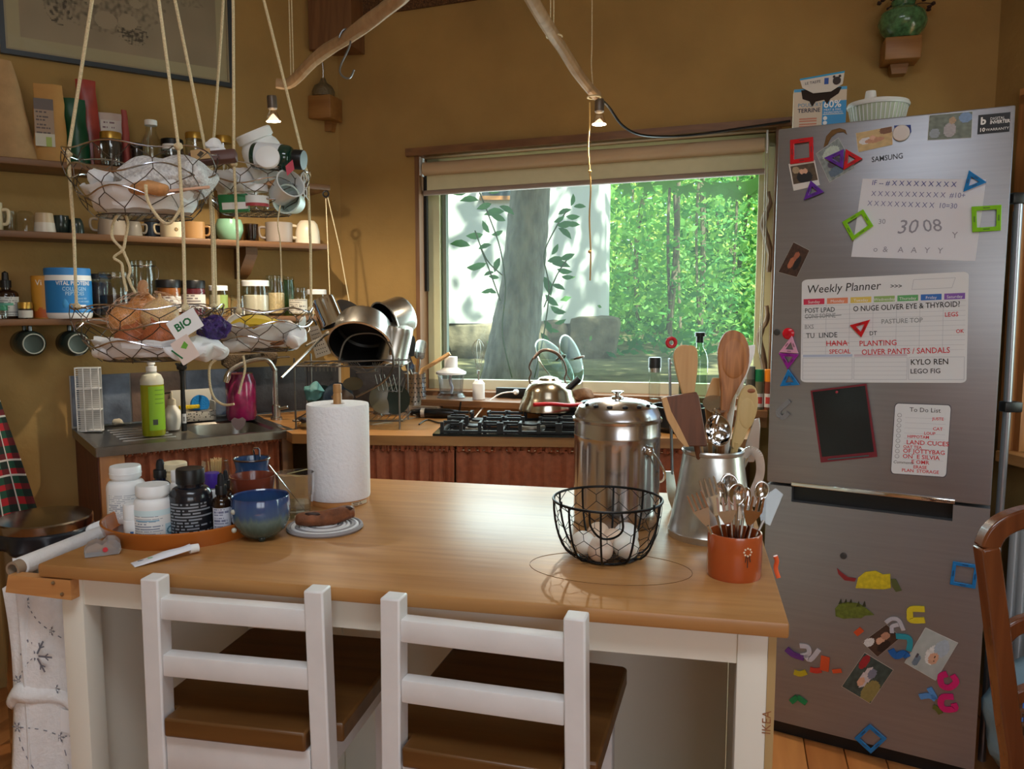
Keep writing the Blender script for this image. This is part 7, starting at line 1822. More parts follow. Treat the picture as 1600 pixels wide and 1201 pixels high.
MB().lathe([(0, 0), (.05, .003), (.055, .0), (.055, -.004), (0, -.004)], 32, m=Vector((.5, -.4, .8)).normalized().to_track_quat('Z', 'Y').to_matrix()).obj('disc', black_pl, t)
# grater
c = rk(497, 532, DR - .10)
t = thing('box_grater', 'steel box grater lying at the left of the rack', 'grater', c, (R(10), R(-18), R(12)))
gr = mat('grater steel', rgb(170, 160, 146), .3, .9)
MB().prism([(-.028, -.018), (.028, -.018), (.028, .018), (-.028, .018)], lambda p: Vector((p[0], p[1], -.055)), lambda p: Vector((p[0] * .62, p[1] * .6, .055))).obj('body', gr, t)
for j in range(7):
 for q in range(5):
  z = -.042 + .014 * j; MB().ball(((q - 2) * .0085 * (1 - .38 * (z + .055) / .11), -.0182 * (1 - .4 * (z + .055) / .11), z), .0022, (1, .4, 1), 1).obj('hole', dark_in, t)
MB().tube(smooth_path([(-.014, 0, .055), (-.010, 0, .078), (.010, 0, .078), (.014, 0, .055)], 4), .003, 6).obj('handle', black_pl, t)
# clutter under the rack
for (x, y, sx, sy_, sz, m, n, lab, cat, tl) in ((490, 612, .035, .03, .035, mat('teal rubber', rgb(74, 120, 118), .6, var=.15, scale=30), 'rubber_glove', 'crumpled teal rubber glove under the dish rack', 'glove', 0),
  (535, 620, .04, .03, .025, mat('brown cloth', rgb(96, 72, 54), .9), 'brown_cloth', 'brown cloth crumpled under the dish rack', 'cloth', 0), (480, 655, .03, .03, .010, mat('dark cloth', rgb(44, 40, 44), .9), 'dark_cloth', 'dark folded cloth at the corner of the sink', 'cloth', 0)):
 tag(MB().ball((0, 0, 0), 1, (sx, sy_, sz), 4).jitter(.014, 34, x).obj(n, m, None, rk(x, y, DR - .02 if n != 'dark_cloth' else DR - .12), 0, ang=25), lab, cat)
gl = thing('glass_bowl', 'upturned glass bowl below the dish rack', 'bowl', wq(584, 652), 0); k = mpp(wq(584, 652))
MB().lathe([(17 * k, 0), (18 * k, .004), (15 * k, .035), (11 * k, .05), (0, .052)], 28, cap=False).obj('bowl', glass_jar, gl)
pc = rk(553, 600, DR - .06)
pt = thing('oval_plate', 'oval glazed plate standing in the lower rack', 'plate', pc, 0)
MB().lathe([(0, 0), (.03, .001), (.040, .006), (.041, .008), (.038, .007), (0, .003)], 32, m=Vector((-.3, -1, .35)).normalized().to_track_quat('Z', 'Y').to_matrix() @ Matrix.Diagonal((1, .6, 1))).obj('plate', mat('brown green glaze', rgb(92, 84, 64), .25), pt)
# utensil holder
q = on_line(649, WB(0, .135, .9402), BD); k = mpp(q); H = hz(q, 649, 583); Rj = 16.5 * k
t = thing('utensil_holder', 'perforated steel utensil holder beside the window frame', 'holder', q, face(q))
MB().lathe([(0, 0), (Rj, 0), (Rj, H - .003), (Rj * 1.03, H), (Rj * .96, H), (Rj * .95, .004), (0, .004)], 36, cap=False).obj('body', steel, t)
for j in range(6):
 for a in range(-4, 5):
  an = R(-90 + a * 18 + 9 * (j % 2)); MB().ball((Rj * math.cos(an), Rj * math.sin(an), H * (.13 + .145 * j)), .0032, (1, 1, 1), 1).obj('hole', black_pl, t)
UC = q.copy()
def uten(label, name, pts, m, hr, head=None, hm=None):
 P = [aty(x, y, UC.y + d) for x, y, d in pts]; t = thing(name, label, 'utensil', P[0], 0, 'utensils in the steel holder')
 MB().tube([p - P[0] for p in P], hr, 8).obj('handle', m, t)
 if head:
  x, y, d, w, h_, ang = head; c = aty(x, y, UC.y + d) - P[0]; kk = mpp(P[0])
  MB().plate(rrect(w * kk, h_ * kk, min(w, h_) * .35 * kk), -.0012, .0012).obj('head', hm or m, t, c, (0, R(ang), 0))
uten('utensil with a pale wooden handle pointing towards the window', 'wooden_handled_utensil', [(703, 552, -.02), (660, 578, -.01), (652, 600, 0)], w_lt, .0085)
uten('black slotted spoon standing in the perforated holder', 'slotted_spoon', [(643, 590, 0), (641, 560, .01)], black_pl, .004, (640, 540, .01, 20, 34, -8), black_pl)
uten('steel slotted turner standing in the perforated holder', 'slotted_turner', [(654, 590, 0), (656, 560, 0)], steel, .003, (657, 546, 0, 17, 30, 10), chrome)
uten('shiny steel spoon in the front of the perforated holder', 'steel_spoon', [(648, 595, -.01), (640, 575, -.02)], steel, .003, (638, 566, -.02, 13, 24, -20), chrome)
uten('wooden spoon half hidden at the left of the perforated holder', 'wooden_spoon', [(644, 595, .01), (634, 572, .02)], w_lt, .004, (632, 566, .02, 14, 26, -14), w_bc)
# mini chopper on the ledge
def lg_pt(px, o=.085): return on_line(px, WB(0, o, .9655), BD)
q = lg_pt(705, .075); k = mpp(q); H = hz(q, 705, 557)
t = thing('mini_chopper', 'white mini chopper with clear bowl on the window ledge', 'food chopper', q, face(q))
MB().lathe([(0, 0), (23 * k, 0), (23 * k, .004), (18 * k, H * .12), (20 * k, H * .5), (21.5 * k, H * .58), (20.5 * k, H * .58), (17 * k, H * .12), (0, H * .1)], 32, cap=False).obj('bowl', glass('frosted bowl', (.86, .88, .92, 1), 1, .2), t)
MB().lathe([(0, H * .58), (23.5 * k, H * .58), (23.5 * k, H * .63), (14 * k, H * .70), (10 * k, H * .74), (10 * k, H), (0, H)], 32).obj('lid', white_pl, t)
MB().tube(smooth_path([(0, 0, H * .1), (.004, 0, H * .25), (-.004, -.002, H * .4), (0, 0, H * .58)], 4), .0055, 8).obj('blade_shaft', white_pl, t)
# whisk attachment
q = lg_pt(748, .09); k = mpp(q); H = hz(q, 748, 530)
t = thing('whisk_attachment', 'balloon whisk in a white base on the window ledge', 'whisk', q, face(q))
MB().lathe([(0, 0), (9.5 * k, 0), (9.5 * k, H * .26), (6 * k, H * .31), (2 * k, H * .32), (0, H * .32)], 28).obj('base', white_pl, t)
MB().lathe([(0, H * .31), (1.3 * k, H * .31), (1.3 * k, H * .42), (2.6 * k, H * .42), (2.4 * k, H * .48), (0, H * .48)], 14).obj('shaft', chrome, t)
for j in range(5):
 a = PI * j / 5; d = Vector((math.cos(a), math.sin(a), 0))
 MB().tube(smooth_path([d * 1.5 * k + Vector((0, 0, H * .47)), d * 7 * k + Vector((0, 0, H * .7)), d * 10 * k + Vector((0, 0, H * .88)), Vector((0, 0, H)), -d * 10 * k + Vector((0, 0, H * .88)), -d * 7 * k + Vector((0, 0, H * .7)), -d * 1.5 * k + Vector((0, 0, H * .47))], 4), .0008, 5).obj('whisk_wire', steel, t)
# power strip with plug
c = WB(.30, .03, 1.0)
a = onplane(776, 607, WB(0, .015, 0), BN); b = onplane(850, 621, WB(0, .015, 0), BN)
t = thing('power_strip', 'black power strip fixed under the window with a white plug', 'power strip', (a + b) / 2, AB)
w = abs((b - a).dot(BD)) ; MB().box((0, .0, 0), (w, .028, abs(a.z - b.z) + .012), bev=.003).obj('strip', black_pl, t)
pq = onplane(807, 612, WB(0, .035, 0), BN) - (a + b) / 2; rotm = Matrix.Rotation(-AB, 3, 'Z'); pq = rotm @ pq
MB().lathe([(0, 0), (.011, 0), (.012, .012), (.007, .022), (0, .022)], 16, pq, Matrix.Rotation(R(90), 3, 'X')).obj('plug', white_pl, t)
cpts = [onplane(802, 612, WB(0, .05, 0), BN), onplane(785, 614, WB(0, .07, 0), BN), onplane(770, 622, WB(0, .09, 0), BN), onplane(757, 634, WB(0, .13, 0), BN), wq(740, 655)]
MB().tube([rotm @ (p - (a + b) / 2) for p in smooth_path(cpts, 5)], .003, 7).obj('white_cable', white_pl, t)
# hand blender motor lying on the worktop
a = aty(642, 646, 3.19); b = aty(716, 642, 3.17); a.z = b.z = WZ + .020
t = thing('hand_blender', 'black hand blender motor with a grey band lying on the worktop', 'hand blender', a, 0)
MB().tube([Vector((0, 0, 0)), (b - a) * .25, (b - a) * .8, b - a], [.012, .0185, .0185, .012], 18).obj('motor_body', mat('glossy black plastic', rgb(14, 14, 16), .12), t)
d_ = (b - a).normalized()
MB().tube([(b - a) * .22, (b - a) * .30], .0192, 18).obj('grey_band', mat('grey band', rgb(150, 140, 130), .4), t)
sp = smooth_path([b - a, aty(720, 628, 3.15) - a, wq(714, 655) - a, wq(690, 662) - a, wq(668, 657) - a, wq(655, 664) - a], 5)
for p_ in sp: p_.z = max(p_.z, WZ + .0035 - a.z)
MB().tube(sp, .0028, 7).obj('black_cable', black_pl, t)
st = thing('steel_strip', 'long pale aluminium edging strip lying along the sink end of the worktop', 'strip', wq(580, 664), 0)
MB().beam((0, 0, .002), wq(722, 641) - wq(580, 664) + Vector((0, 0, .002)), .012, .003).obj('strip', mat('pale aluminium', rgb(200, 190, 172), .35, .8), st)
# ================================================================ gas hob
ha = wq(676, 681); hb_ = wq(893, 684); hd_ = (hb_ - ha).normalized(); hang = math.atan2(hd_.y, hd_.x)
hob = thing('gas_hob', 'black glass gas hob with cast iron grates on the worktop', 'hob', ha, hang)
HW, HD = .66, .345
MB().slab([(0, 0), (HW, 0), (HW, HD), (.0, HD)], .0005, .008).obj('glass_plate', mat('black hob glass', rgb(8, 8, 9), .06), hob)
ci = mat('cast iron', rgb(20, 20, 22), .55)
for (x, y, r_) in ((.13, .10, .028), (.13, .25, .032), (.33, .172, .044), (.53, .10, .032), (.53, .25, .028)):
 MB().lathe([(0, .0085), (r_ * 1.15, .0085), (r_ * 1.1, .016), (r_ * .8, .018), (0, .018)], 28, (x, y, 0)).obj('burner_ring', mat('burner alloy', rgb(120, 116, 108), .4, .7), hob)
 MB().lathe([(0, .018), (r_ * .85, .018), (r_ * .85, .024), (r_ * .7, .026), (0, .026)], 28, (x, y, 0)).obj('burner_cap', ci, hob)
def grate(x0, x1, y0, y1):
 mb = MB(); z0, z1 = .012, .020
 for (a, b) in (((x0, y0), (x1, y0)), ((x0, y1), (x1, y1)), ((x0, y0), (x0, y1)), ((x1, y0), (x1, y1)), ((x0, (y0 + y1) / 2), (x1, (y0 + y1) / 2))):
  mb.beam((a[0], a[1], z0 + .002), (b[0], b[1], z0 + .002), .010, .008)
 n = 3
 for x in [x0 + (x1 - x0) * q / n for q in range(n + 1)]:
  for y in (y0, (y0 + y1) / 2, y1):
   mb.span((x - .006, y - .006, .0085), (x + .006, y + .006, .046))
 for y in (y0 + .03, y1 - .03, (y0 + y1) / 2 - .03, (y0 + y1) / 2 + .03):
  for x, s in ((x0, 1), (x1, -1)): mb.beam((x, y, .042), (x + s * .055, y, .042), .008, .009)
 for x in (x0 + (x1 - x0) / 3, x1 - (x1 - x0) / 3):
  for y, s in ((y0, 1), (y1, -1)): mb.beam((x, y, .042), (x, y + s * .05, .042), .008, .009)
 mb.obj('grate', ci, hob)
grate(.03, .225, .02, .325); grate(.235, .425, .02, .325); grate(.435, .63, .02, .325)
GZ = WZ + .0475
# kettle
kc = base_at(857, 645, .075, GZ); k = mpp(kc); Rk = 48 * k
ket = thing('whistling_kettle', 'dome shaped steel stovetop kettle with bronze wire handle on the hob', 'kettle', kc, face(kc)); Hk = hz(kc, 857, 591)
kst = mat('kettle steel', rgb(180, 168, 148), .18, 1)
MB().lathe([(0, 0), (Rk * .94, 0), (Rk, .004), (Rk * .98, .012), (Rk * .84, Hk * .40), (Rk * .80, Hk * .46), (Rk * .76, Hk * .62), (Rk * .62, Hk * .82), (Rk * .42, Hk * .94), (0, Hk)], 48).obj('body', kst, ket)
MB().lathe([(0, Hk * .95), (Rk * .36, Hk * .95), (Rk * .30, Hk * 1.02), (Rk * .1, Hk * 1.07), (0, Hk * 1.08)], 28).obj('lid', kst, ket)
brz = mat('bronze wire', rgb(104, 84, 72), .35, .7)
def K(px, py, dd=0):
 p = aty(px, py, kc.y + dd); v = p - kc; return Matrix.Rotation(-face(kc), 3, 'Z') @ v
MB().tube(smooth_path([K(829, 600), K(827, 592), K(830, 582), K(827, 573), K(832, 561), K(843, 549), K(856, 546), K(871, 553), K(880, 563), K(885, 578), K(882, 592), K(886, 600)], 4), .0032, 8).obj('wire_handle', brz, ket)
MB().tube(smooth_path([K(834, 560), K(844, 549), K(856, 546.5), K(870, 552), K(878, 561)], 4), .0062, 10).obj('grip', brz, ket)
MB().tube([K(884, 610), K(896, 600), K(905, 592)], [.017, .013, .011], 14).obj('spout', kst, ket)
MB().tube([K(889, 606, -.01), K(905, 591, -.01)], .0125, 12).obj('spout_cap', black_pl, ket)
# frying pan with red handle
pc_ = atz(950, 645, GZ + .002)
pn_ = thing('frying_pan', 'dark frying pan with a red handle on the hob behind the pail', 'pan', pc_ + Vector((.01, .02, 0)), 0)
MB().lathe([(0, 0), (.085, 0), (.105, .036), (.108, .038), (.104, .037), (.083, .004), (0, .004)], 40, cap=False).obj('pan', mat('dark enamel', rgb(24, 26, 30), .3), pn_)
v0 = pn_.location
MB().tube(smooth_path([Vector((-.095, -.02, .034)), aty(890, 633, v0.y - .08) - v0, aty(862, 631, v0.y - .13) - v0, aty(834, 632, v0.y - .16) - v0], 5), .0075, 10).obj('handle', mat('red enamel', rgb(170, 26, 30), .3), pn_)
# glass lids on a driftwood stand
lc = aty(908, 607, kc.y + .16); lc.z = .965
ds = thing('driftwood_lid_stand', 'rough driftwood block holding two glass lids on the ledge', 'lid stand', lc, 0)
MB().ball((.0, 0, .022), 1, (.058, .04, .026), 4).jitter(.014, 26).obj('block', mat('brown driftwood', rgb(112, 82, 58), .8, var=.4, scale=24, bump=.6, bscale=30), ds)
for j, (x, y, rr, ax_, lab) in enumerate(((867, 566, 43, (.70, -.42, .58), 'round glass pan lid leaning steeply behind the kettle'), (893, 562, 40, (.86, -.42, .30), 'glass pan lid with a bronze knob facing the room behind the kettle'))):
 c = aty(x, y, kc.y + .14 + .03 * j); kk = mpp(c)
 t = thing('glass_pan_cover', lab, 'pan cover', c, 0, 'glass lids behind the kettle'); m3 = Vector(ax_).normalized().to_track_quat('Z', 'Y').to_matrix()
 MB().lathe([(rr * kk, 0), (rr * .9 * kk, .008), (rr * .5 * kk, .018), (0, .022)], 40, m=m3, cap=False).obj('glass', glass('lid glass', (.55, .68, .63, 1), .2), t)
 MB().tube([m3 @ Vector((rr * kk * math.cos(a * PI / 20), rr * kk * math.sin(a * PI / 20), 0)) for a in range(40)], .0026, 6, closed=True).obj('steel_rim', steel, t)
 MB().tube(smooth_path([m3 @ Vector((-.018, 0, .02)), m3 @ Vector((-.022, 0, .04)), m3 @ Vector((0, 0, .052)), m3 @ Vector((.022, 0, .04)), m3 @ Vector((.018, 0, .02))], 4), .004, 8).obj('knob', brz, t)
# pepper mill, oil bottle, spice jars on the ledge
q = lg_pt(1022); k = mpp(q); H = hz(q, 1022, 558); Rj = 10 * k
t = thing('glass_grinder', 'empty glass salt grinder with black top on the window ledge', 'grinder', q, face(q))
MB().lathe([(0, 0), (Rj, 0), (Rj * .92, H * .10), (Rj * .90, H * .70), (Rj * .82, H * .70), (Rj * .82, H * .12), (0, H * .1)], 24, cap=False).obj('glass', glass_jar, t)
MB().lathe([(0, H * .69), (Rj * .92, H * .69), (Rj * .92, H * .78), (0, H * .78)], 24).obj('collar', steel, t)
MB().lathe([(0, H * .78), (Rj * .98, H * .78), (Rj * .98, H * .97), (Rj * .92, H), (0, H)], 24).obj('top', black_pl, t)
q = lg_pt(1091, .07); k = mpp(q); H = hz(q, 1091, 519); Rj = 13 * k
t = thing('oil_bottle', 'tall pale green oil bottle with black stopper on the window ledge', 'bottle', q, face(q))
MB().lathe([(0, 0), (Rj, 0), (Rj, H * .62), (Rj * .8, H * .72), (Rj * .4, H * .80), (Rj * .38, H * .88), (0, H * .88)], 24).obj('glass', glass('pale green glass', (.80, .92, .80, 1), 1), t)
MB().lathe([(0, H * .86), (Rj * .45, H * .86), (Rj * .42, H * .94), (Rj * .6, H * .945), (Rj * .6, H), (0, H)], 20).obj('stopper', black_pl, t)
q = lg_pt(1070, .05); k = mpp(q); H = hz(q, 1073, 539)
t = thing('dark_bottle', 'dark bottle half hidden behind the beech spatula', 'bottle', q, 0)
MB().lathe([(0, 0), (10 * k, 0), (10 * k, H * .7), (4 * k, H * .82), (4 * k, H), (0, H)], 20).obj('glass', mat('dark olive glass', rgb(40, 50, 34), .1), t)
for j, (x0, x1, y0, y1, lid, body, lab) in enumerate(((1178, 1192, 577, 625, mat('bright green lid', rgb(20, 110, 70), .4), mat('herb mix', rgb(110, 104, 80), .8), 'spice jar with a green lid beside the fridge'), (1193, 1207, 577, 625, mat('orange lid', rgb(226, 130, 30), .4), mat('paprika', rgb(120, 60, 40), .8), 'spice jar with an orange lid beside the fridge'), (1164, 1178, 572, 622, mat('grey lid', rgb(130, 124, 116), .4, .4), mat('pepper mix', rgb(90, 84, 74), .8), 'spice jar with a grey lid left of the green one'))):
 cx = (x0 + x1) / 2; q = lg_pt(cx, .11); k = mpp(q); Rj = (x1 - x0) / 2 * k; H = hz(q, cx, y0)
 t = thing('spice_jar', lab, 'jar', q, face(q), 'spice jars on the ledge')
 MB().lathe([(0, 0), (Rj, 0), (Rj, H * .70), (0, H * .70)], 20).obj('contents', body, t); MB().lathe(cap_prof(Rj * 1.0, H * .70, H), 20).obj('lid', lid, t)
 cyl_patch(t, 'label', vcol('paper'), Rj * 1.02, H * .06, H * .40, -70, 70, lambda u, v: rgb(190, 60, 56) if .3 < v < .7 and .25 < u < .8 else rgb(206, 200, 196), 12, 8)
# dark casserole on the worktop beside the fridge
q = wq(1150, 690); q = Vector((.60, 2.88, WZ))
t = thing('dark_casserole', 'dark enamel casserole on the worktop behind the pitcher', 'casserole', q, 0)
MB().lathe([(0, 0), (.085, 0), (.10, .02), (.10, .085), (.104, .09), (.096, .09), (.09, .02), (0, .012)], 36, cap=False).obj('pot', mat('dark enamel'), t)
for s in (-1, 1): MB().tube(smooth_path([(s * .10, -.02, .07), (s * .125, -.015, .072), (s * .125, .015, .072), (s * .10, .02, .07)], 3), .005, 8).obj('handle', black_pl, t)
# clutter on the lower rack
for j, (x, rr, lab) in enumerate(((500, .055, 'dark plate standing on edge in the lower rack, first from the sink'), (525, .06, 'dark plate standing on edge in the lower rack, second from the sink'), (600, .06, 'dark plate standing on edge in the lower rack, nearest the window'), (618, .055, 'dark saucer standing on edge in the lower rack, by the utensil holder'))):
 c = Vector((rk(x, 600).x, DR + .02, WZ + .034 + rr))
 t = thing('dark_plate', lab, 'plate', c, 0, 'plates in the lower rack')
 MB().lathe([(0, 0), (rr * .6, .001), (rr * .95, .008), (rr, .011), (rr * .93, .010), (0, .004)], 32, m=Vector((.8 - .3 * j, -.8, .15)).normalized().to_track_quat('Z', 'Y').to_matrix()).obj('plate', [greeng, navy_c, mat('brown green glaze'), greeng][j], t)
# ================================================================ magnets, papers and photos on the fridge
def f_at(px, py, off): return onplane(px, py, Vector((FX, FY, 0)) + FN * off, FN)
class FT_:
 """a flat thing on the fridge front, outline given by the places it covers"""
 def __init__(s, name, label, cat, pts, off, group=None):
  P = [f_at(x, y, off) for x, y in pts]; s.off = off
  s.c = sum(P, Vector()) / len(P); s.base = None
  s.t = thing(name, label, cat, s.c, FT, group)
 def l(s, x, y, extra=0):
  p = f_at(x, y, s.off) - s.c; return (p.x * math.cos(FT) + p.y * math.sin(FT), p.z)
 def plate(s, pts, th, m, name, y0=0):
  o = MB().plate([s.l(*q) for q in pts], -th - y0, -y0).obj(name, m, s.base if s.base and y0 else s.t)
  s.base = s.base or o
  return o
 def ink(s, quad, fn, nu, nv, y, name='print', rough=.4):
  bl, br, tr, tl = [s.l(*q) for q in quad]
  return ink_panel(name, vcol('photo', rough), s.base or s.t, [(a[0], -y, a[1]) for a in (bl, br, tr, tl)], fn, nu, nv)
 def txt(s, st, x, y, hpx, m, y_=.0012, rot=0, align='LEFT', xs=1, bold=0, shear=0, name='lettering', to=None):
  a = s.l(x, y); k = abs(s.l(x, y - 10)[1] - a[1]) / 10
  if to: b = s.l(*to); rot = math.atan2(b[1] - a[1], b[0] - a[0])
  return text(name, st, hpx * k * 1.38, m, s.base or s.t, XZ(a[0], -y_, a[1], rot), align, shear, xs=xs, bold=bold)
def shrink(pts, f):
 cx = sum(p[0] for p in pts) / len(pts); cy = sum(p[1] for p in pts) / len(pts)
 return [(cx + (x - cx) * f, cy + (y - cy) * f) for x, y in pts]
def tile_magnet(pts, colr, label, f=.60, off=.002):
 F = FT_('magnetic_tile', label, 'magnet', pts, off, 'magnetic building tiles on the fridge')
 m = mat(colr[0], colr[1], .25, coat=.3)
 A = [F.l(*p) for p in pts]; Bq = [F.l(*p) for p in shrink(pts, f)]
 mb = MB(); r1 = mb.ring([Vector((x, -.006, z)) for x, z in A]); r2 = mb.ring([Vector((x, -.006, z)) for x, z in Bq]); r3 = mb.ring([Vector((x, 0, z)) for x, z in Bq]); r4 = mb.ring([Vector((x, 0, z)) for x, z in A])
 for a, b in ((r1, r2), (r2, r3), (r3, r4), (r4, r1)): mb.bridge(a, b)
 o = mb.obj('frame', m, F.t, ang=30); bv = o.modifiers.new('edge', 'BEVEL'); bv.width = .0012; bv.segments = 2
 n = len(pts); dk = mat('dark tile magnet', tuple(c * .35 for c in colr[1][:3]) + (1,), .4) if False else mat(colr[0] + ' inset', tuple(c * .4 for c in colr[1][:3]) + (1,), .4)
 for i in range(n):
  a = (Vector(A[i]) + Vector(Bq[i])) / 2; b = (Vector(A[(i + 1) % n]) + Vector(Bq[(i + 1) % n])) / 2
  p, q = a + (b - a) * .36, a + (b - a) * .64
  MB().beam((p.x, -.0061, p.y), (q.x, -.0061, q.y), .0008, .0035, up=(0, 1, 0) if False else (0, 0, 1)).obj('inset', dk, F.t)
 return F
RED = ('red tile', rgb(204, 24, 36)); PUR = ('purple tile', rgb(96, 44, 160)); BLU = ('blue tile', rgb(16, 120, 190)); GRN = ('green tile', rgb(130, 200, 30)); PNK = ('pink tile', rgb(222, 160, 190)); MAG = ('magenta tile', rgb(150, 30, 150))
def photo_fn(bg, blobs, nsc=7, namt=.35, seed=0):
 def fn(u, v):
  n = noise.noise(Vector((u * nsc + seed, v * nsc, seed * 3)))
  c = Vector(bg[:3]) * (1 + namt * n)
  for (cu, cv, su, sv, col) in blobs:
   q = ((u - cu) / su) ** 2 + ((v - cv) / sv) ** 2
   if q < 1: c = Vector(col[:3]) * (1 + .15 * noise.noise(Vector((u * 14, v * 14, seed))))
  return (max(0, c.x), max(0, c.y), max(0, c.z), 1)
 return fn
def photo(name, label, q, fn, border=None, off=.0006, nu=36, nv=30, inset=None):
 F = FT_(name, label, 'photo', q, off, 'photos stuck on the fridge')
 F.plate(q, .0004, mat('photo paper', rgb(226, 224, 220), .4), 'paper')
 F.ink(inset or shrink(q, .985), fn, nu, nv, .0006)
 return F
skin = rgb(214, 168, 142); hair = rgb(70, 48, 36)
photo('instant_photo', 'white bordered instant photo under the red square tile', [(1240, 298), (1281, 289), (1273, 250), (1232, 256)], photo_fn(rgb(86, 70, 52), [(.5, .3, .32, .34, rgb(24, 24, 28)), (.42, .62, .10, .14, skin), (.58, .62, .10, .14, skin), (.2, .75, .15, .2, rgb(170, 150, 120))], seed=1), inset=[(1240, 288), (1278, 281), (1272, 254), (1235, 260)])
photo('snapshot', 'tilted forest snapshot held by the purple and red triangle tiles', [(1296, 285), (1336, 262), (1310, 215), (1275, 240)], photo_fn(rgb(130, 140, 140), [(.5, .75, .35, .18, rgb(186, 200, 190)), (.45, .45, .25, .14, rgb(80, 70, 90)), (.4, .2, .3, .15, rgb(90, 110, 130))], 9, .5, 2))
F = FT_('dried_leaf', 'curled dried brown leaf stuck above the tilted snapshot', 'leaf', [(1288, 228), (1325, 200)], .001)
F.plate([(1287, 230), (1291, 213), (1300, 203), (1312, 200), (1321, 203), (1324, 211), (1318, 206), (1308, 207), (1299, 214), (1293, 226)], .0015, mat('brown leaf', rgb(110, 80, 40), .7, var=.2, scale=60), 'leaf')
photo('snapshot', 'small beach snapshot of a lying figure near the badge', [(1341, 238), (1395, 226), (1394, 197), (1337, 208)], photo_fn(rgb(196, 170, 120), [(.25, .5, .2, .18, rgb(214, 214, 218)), (.5, .45, .28, .14, rgb(190, 140, 110)), (.45, .6, .08, .12, skin), (.85, .85, .2, .2, rgb(120, 80, 50))], 6, .2, 3))
F = FT_('round_badge', 'round white badge on a scrap of blue paper', 'badge', [(1395, 195), (1424, 222)], .001)
F.plate([(1397, 196), (1423, 195), (1424, 206), (1415, 218), (1398, 207)], .0006, mat('blue scrap', rgb(40, 60, 130), .6, var=.4, scale=120), 'scrap')
cc_ = F.l(1408, 208); MB().lathe([(0, 0), (.0215, 0), (.022, .002), (.020, .005), (0, .006)], 28, (cc_[0], -.0008, cc_[1]), Matrix.Rotation(R(90), 3, 'X')).obj('disc', mat('cream badge', rgb(214, 208, 206), .4), F.t)
photo('snapshot', 'snapshot of a child crouching by water near the fridge corner', [(1449, 219), (1518, 215), (1520, 174), (1452, 180)], photo_fn(rgb(112, 122, 110), [(.5, .35, .14, .3, rgb(170, 166, 170)), (.55, .72, .08, .14, rgb(176, 150, 120)), (.85, .8, .15, .2, rgb(120, 150, 190)), (.15, .25, .12, .2, rgb(150, 160, 170))], 9, .4, 4))
photo('snapshot', 'dark snapshot of a crowd at the left edge of the fridge', [(1245, 433), (1265, 391), (1240, 378), (1216, 425)][::1], photo_fn(rgb(70, 48, 38), [(.4, .6, .2, .15, rgb(180, 110, 80)), (.65, .5, .15, .15, rgb(170, 100, 74)), (.45, .3, .25, .14, rgb(30, 28, 30))], 10, .5, 5))
# drawing sheet
dq = [(1330, 401), (1524, 408), (1541, 280), (1348, 279)]
F = FT_('drawing_sheet', "white sheet with a child's pen crosses and numbers held by tiles", 'paper', dq, .0006)
F.plate(dq, .0004, mat('drawing paper', rgb(222, 224, 234), .7), 'sheet')
pen = mat('faint pen ink', rgb(120, 124, 170), .7); pen2 = mat('pencil ink', rgb(150, 150, 164), .7)
F.txt('IF -- # X X X X X X X X X', 1362, 289, 8, blue_txt, xs=.95, to=(1530, 293)); F.txt('X X X X X X X X X X X  #10+', 1361, 306, 8, pen, xs=.9, to=(1500, 309)); F.txt('X X X X X X X X X X  10=30', 1355, 321, 8, pen, xs=.9, to=(1500, 326))
F.txt('30', 1372, 350, 8, pen2); F.txt('30', 1400, 365, 22, pen2, shear=.2); F.txt('08', 1443, 362, 20, pen2, shear=-.2)
F.txt('o  &    A   A   Y   Y', 1364, 393, 9, pen2, to=(1510, 397)); F.txt('Y', 1487, 372, 10, pen2)
# weekly planner
pq_ = [(1251, 597), (1510, 598), (1514, 424), (1253, 437)]
F = FT_('weekly_planner', 'white magnetic weekly planner board covered with handwriting', 'planner', pq_, .0006)
def lerp2(u, v):
 b = Vector((1251 + (1510 - 1251) * u, 597 + 1 * u)); t_ = Vector((1253 + (1514 - 1253) * u, 437 + (424 - 437) * u)); q = b + (t_ - b) * v; return (q.x, q.y)
# rounded outline
outl = [lerp2(.5 + x, .5 + y) for x, y in rrect(1, 1, .035, 4)]
F.plate(outl, .001, mat('planner board', rgb(226, 228, 232), .3), 'board')
def line(u0, v0, u1, v1, w=.6, m=None):
 a = F.l(*lerp2(u0, v0)); b = F.l(*lerp2(u1, v1)); MB().beam((a[0], -.0012, a[1]), (b[0], -.0012, b[1]), .0003, w * .0016).obj('rule', m or grid_m, F.base)
grid_m = mat('grey rule', rgb(176, 180, 190), .6)
days = (('Sunday', rgb(206, 50, 84)), ('Monday', rgb(226, 138, 104)), ('Tuesday', rgb(222, 196, 96)), ('Wednesday', rgb(146, 182, 108)), ('Thursday', rgb(96, 170, 104)), ('Friday', rgb(52, 110, 190)), ('Saturday', rgb(130, 88, 176)))
for i, (d, c) in enumerate(days):
 u0 = .012 + i * .1405; u1 = u0 + .125
 F.plate([lerp2(u0, .755), lerp2(u1, .755), lerp2(u1, .81), lerp2(u0, .81)], .0003, mat(d + ' tab', c, .5), 'day_tab', .001)
 x, y = lerp2((u0 + u1) / 2, .767); F.txt(d, x, y, 4.6, white_txt, .0016, align='CENTER', to=lerp2((u0 + u1) / 2 + .1, .767))
 line(u0 - .004, .27, u0 - .004, .755, .45)
for j in range(11): line(.012, .74 - j * .044, .985, .74 - j * .044, .4)
